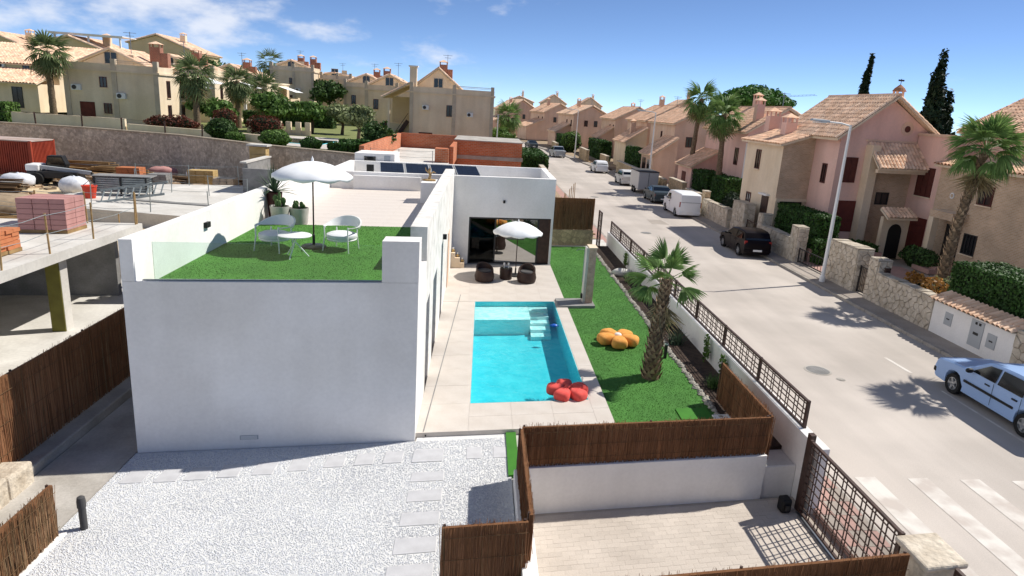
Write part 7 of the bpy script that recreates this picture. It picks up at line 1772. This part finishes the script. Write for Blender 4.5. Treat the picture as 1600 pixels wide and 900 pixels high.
# houses at the far left
h = House('hillside_house', 'yellow hillside house with sloping tiles at the left picture edge', -61.5, 80, 3.2, group='yellow hillside houses')
h.box('wall', 'yellow', 0, 13, 0, 9, 0, 4.6); h.lean(0, 13, 0, 9, 5.0, 7.4, m='tile_pale', axis='y', pw=.32, ph=.45); h.box('porch', 'yellow', 9, 13, -4, -.002, 0, 3.0); h.lean(5, 13, -4.4, -.1, 3.0, 4.4, m='tile_pale', axis='y', pw=.32, ph=.45)
h.win('G', 10.5, .4, 1.0, 2.2, -4.0, fm='dark_metal'); h.win('G', 6.0, 2.2, 1.2, 1.4, 0); h.win('G', 2.0, 2.2, 1.2, 1.4, 0); h.part(h.mb().add([(1, -.1, 2.6), (6.5, -.1, 2.6), (6.5, -3.2, 1.6), (1, -3.2, 1.6)], [(0, 1, 2, 3)]), 'awning', 'cream')
for i, (x, y, z, w_, hh, lb) in enumerate(((-79, 110, 4.5, 11, 6.9, 'olive yellow house block high on the left hillside'), (-68.0, 109, 4.5, 13, 6.9, 'olive yellow house with a white roof pergola on the hillside'), (-66, 134, 5.5, 12, 8.6, 'rear yellow hillside house with small chimney'), (-92, 112, 4.5, 10, 8.0, 'yellow hillside house cut by the left picture edge'))):
    h = House('hillside_house', lb, x, y, z, group='yellow hillside houses')
    h.gable('wall', 'yellow_deep', 0, w_, 0, 10, 0, hh, hh - 1.2, w_ * .4, hh + 1.6); h.roof(0, w_, 0, 10, hh + .05, hh - 1.15, w_ * .4, hh + 1.7, m='tile_pale', pw=.4, ph=.5)
    h.win('G', 2, 3.5, .9, 1.3, 0); h.win('G', w_ - 3, 3.2, .9, 1.3, 0); h.ac('G', w_ * .45, 3.6, 0); h.chimney(w_ * .6, 4, hh, hh + 2.2, .9, .9, 'yellow', 'tile_pale')
    if i == 1:
        for a in (3, 7.5, 11.8): h.box('pergola_post', 'white', a, a + .2, .4, .6, hh - .5, hh + 2.0)
        h.box('pergola_beam', 'white', 2.4, 12.2, .3, .7, hh + 2.0, hh + 2.2); h.box('pergola_roof', 'white', 2.2, 12.4, .2, 4.5, hh + 2.2, hh + 2.32)
# communal pool and its surroundings
struct(MB().prism([(-20.0, 57.0), (-11.5, 53.2), (-11.0, 68), (-23, 68)], 2.86, 2.9).build('communal_terrace', 'tile_cream'))
struct(MB().prism([(-19.0, 58.6), (-13.4, 57.0), (-13.2, 63.5), (-19.2, 64.2)], 2.901, 2.912).build('communal_pool', 'pool_tile'))
struct(MB().prism([(-18.9, 58.7), (-13.5, 57.1), (-13.3, 63.4), (-19.1, 64.1)], 2.93, 2.935).build('communal_water', 'water'))
VG = [('round_shrub', 'large clipped ball shrub left of the communal pool', (-15.8, 53.2, 2.9), (1.2, 1.1, .62), 2600, .11, 'leaf'), ('round_shrub', 'smaller dark ball shrub at the communal pool edge', (-12.7, 51.4, 2.9), (.78, .75, .5), 1500, .1, 'hedge'),
      ('round_shrub', 'broad dark shrub at the foot of the tall palm', (-21.4, 57.4, 2.9), (1.25, 1.0, .85), 2600, .12, 'leaf_dark'), ('round_shrub', 'low green shrub on the wall edge beside the broad dark one', (-19.6, 55.4, 2.9), (.75, .6, .4), 900, .11, 'leaf'),
      ('red_shrub', 'reddish hedge plant along the terrace house front', (-28.0, 63.5, 2.9), (2.4, .8, .75), 1500, .13, 'red_leaf'), ('red_shrub', 'small reddish bush behind the broad dark shrub', (-24.2, 66, 2.9), (1.1, .9, 1.2), 900, .13, 'red_leaf'), ('red_shrub', 'reddish bush beside the communal pool gate', (-21.2, 68, 2.9), (1.8, .9, .9), 1000, .13, 'red_leaf')]
for i, (nm, lb, loc, r_, n_, s_, m_) in enumerate(VG): shrub(nm, lb, 'shrub', loc, r_, n_, s_, m_, 200 + i)
hedge('clipped_hedge', 'clipped low hedge block right of the communal pool', -11.4, -8.9, 51.0, 52.4, 2.9, 3.5, 160, .12, 21)
hedge('clipped_hedge', 'second hedge block behind the one right of the communal pool', -11.3, -9.0, 54.4, 55.6, 2.9, 3.6, 140, .12, 22)
hedge('clipped_hedge', 'grey green hedge along the left end of the retaining wall', -52, -41.5, 62.0, 64.0, 2.85, 4.6, 110, .16, 23, m='leaf')
hedge('clipped_hedge', 'dark hedge under the separate house on the rise', -36, -20, 112, 115, 2.8, 4.9, 40, .26, 24, m='leaf_dark')
hedge('clipped_hedge', 'dark hedge line behind the communal lawn', -30, -19, 88, 90, 2.8, 4.4, 60, .22, 25, m='leaf_dark')
TR = [('rounded green tree before the second terrace house', (-27.0, 71, 2.85), 3.4, 2.6, 4200, .26, 'leaf'), ('dense green tree left of the communal lawn', (-21.6, 73, 2.85), 4.0, 2.5, 4200, .26, 'leaf'), ('light green tree over the communal lawn', (-18.4, 75, 2.85), 3.4, 2.4, 3200, .26, 'leaf'),
      ('grey olive tree behind the communal pool', (-15.4, 76, 2.85), 3.4, 2.3, 2600, .24, 'olive'), ('tall loose olive tree left of the central yellow house', (-12.2, 68, 2.85), 3.4, 1.8, 3000, .24, 'olive'), ('dark broad tree under the separate house on the rise', (-24.8, 112, 3.4), 6.0, 3.4, 3600, .34, 'leaf_dark'),
      ('dark tree top between the nearest terrace house and its chimney', (-46, 120, 4), 8.0, 3.2, 1800, .4, 'leaf_dark'), ('dark rounded tree behind the brick shell wall', (-8.8, 58, 0), 5.4, 1.9, 2200, .22, 'leaf_dark'), ('small street tree right of the central yellow house', (2.4, 96, -.3), 4.6, 2.4, 2400, .26, 'leaf')]
for i, (lb, loc, hh, r_, n_, s_, m_) in enumerate(TR): tree('garden_tree', lb, loc, hh, r_, n_, s_, m_, 300 + i, th=.2)
PL = [('tall palm at the far left in front of the hillside houses', (-41.0, 68, 2.9), 6.4, 36, 1.5, 51), ('palm in front of the second terrace house', (-27.6, 68, 2.9), 5.3, 40, 1.6, 52), ('slim palm in the middle of the terrace row', (-26.8, 77, 2.9), 4.9, 34, 1.5, 53), ('bushy palm right in the terrace row', (-25.2, 81, 2.9), 4.2, 36, 1.7, 54), ('distant palm head above the third terrace house', (-38.5, 128, 4), 8.0, 26, 2.0, 55)]
for lb, loc, hh, nf, rad, sd in PL: palm(lb, loc, hh, .34, .24, nf, rad, rad * .6, sd, m='frond_far', dry=16, el=(-62, 78), wd=.11, droop=.55, nseg=13, group='palms by the yellow houses')
t = thing('patio_umbrella', 'white square garden parasol on the terrace house balcony', 'parasol', (-31.0, 80.0, 2.9))
MB().tube([(0, 0, 0), (0, 0, 5.0)], .04, 6).build('pole', 'white_metal', t, world=False)
MB().add([(-1.6, -1.6, 4.5), (1.6, -1.6, 4.5), (1.6, 1.6, 4.5), (-1.6, 1.6, 4.5), (0, 0, 5.1)], [(0, 1, 4), (1, 2, 4), (2, 3, 4), (3, 0, 4), (3, 2, 1, 0)]).build('canopy', 'canvas', t, world=False)
t = thing('garden_piers', 'row of cream garden piers beside the communal lawn', 'wall', (-20.5, 70, 2.85))
for k in range(7): MB().box(-3 + k * .95, -2.5 + k * .95, -.2, .2, 0, 1.3).build('pier', 'cream', t, world=False)
MB().box(-3, 3.2, -.1, .1, 0, .5).build('plinth', 'cream', t, world=False)
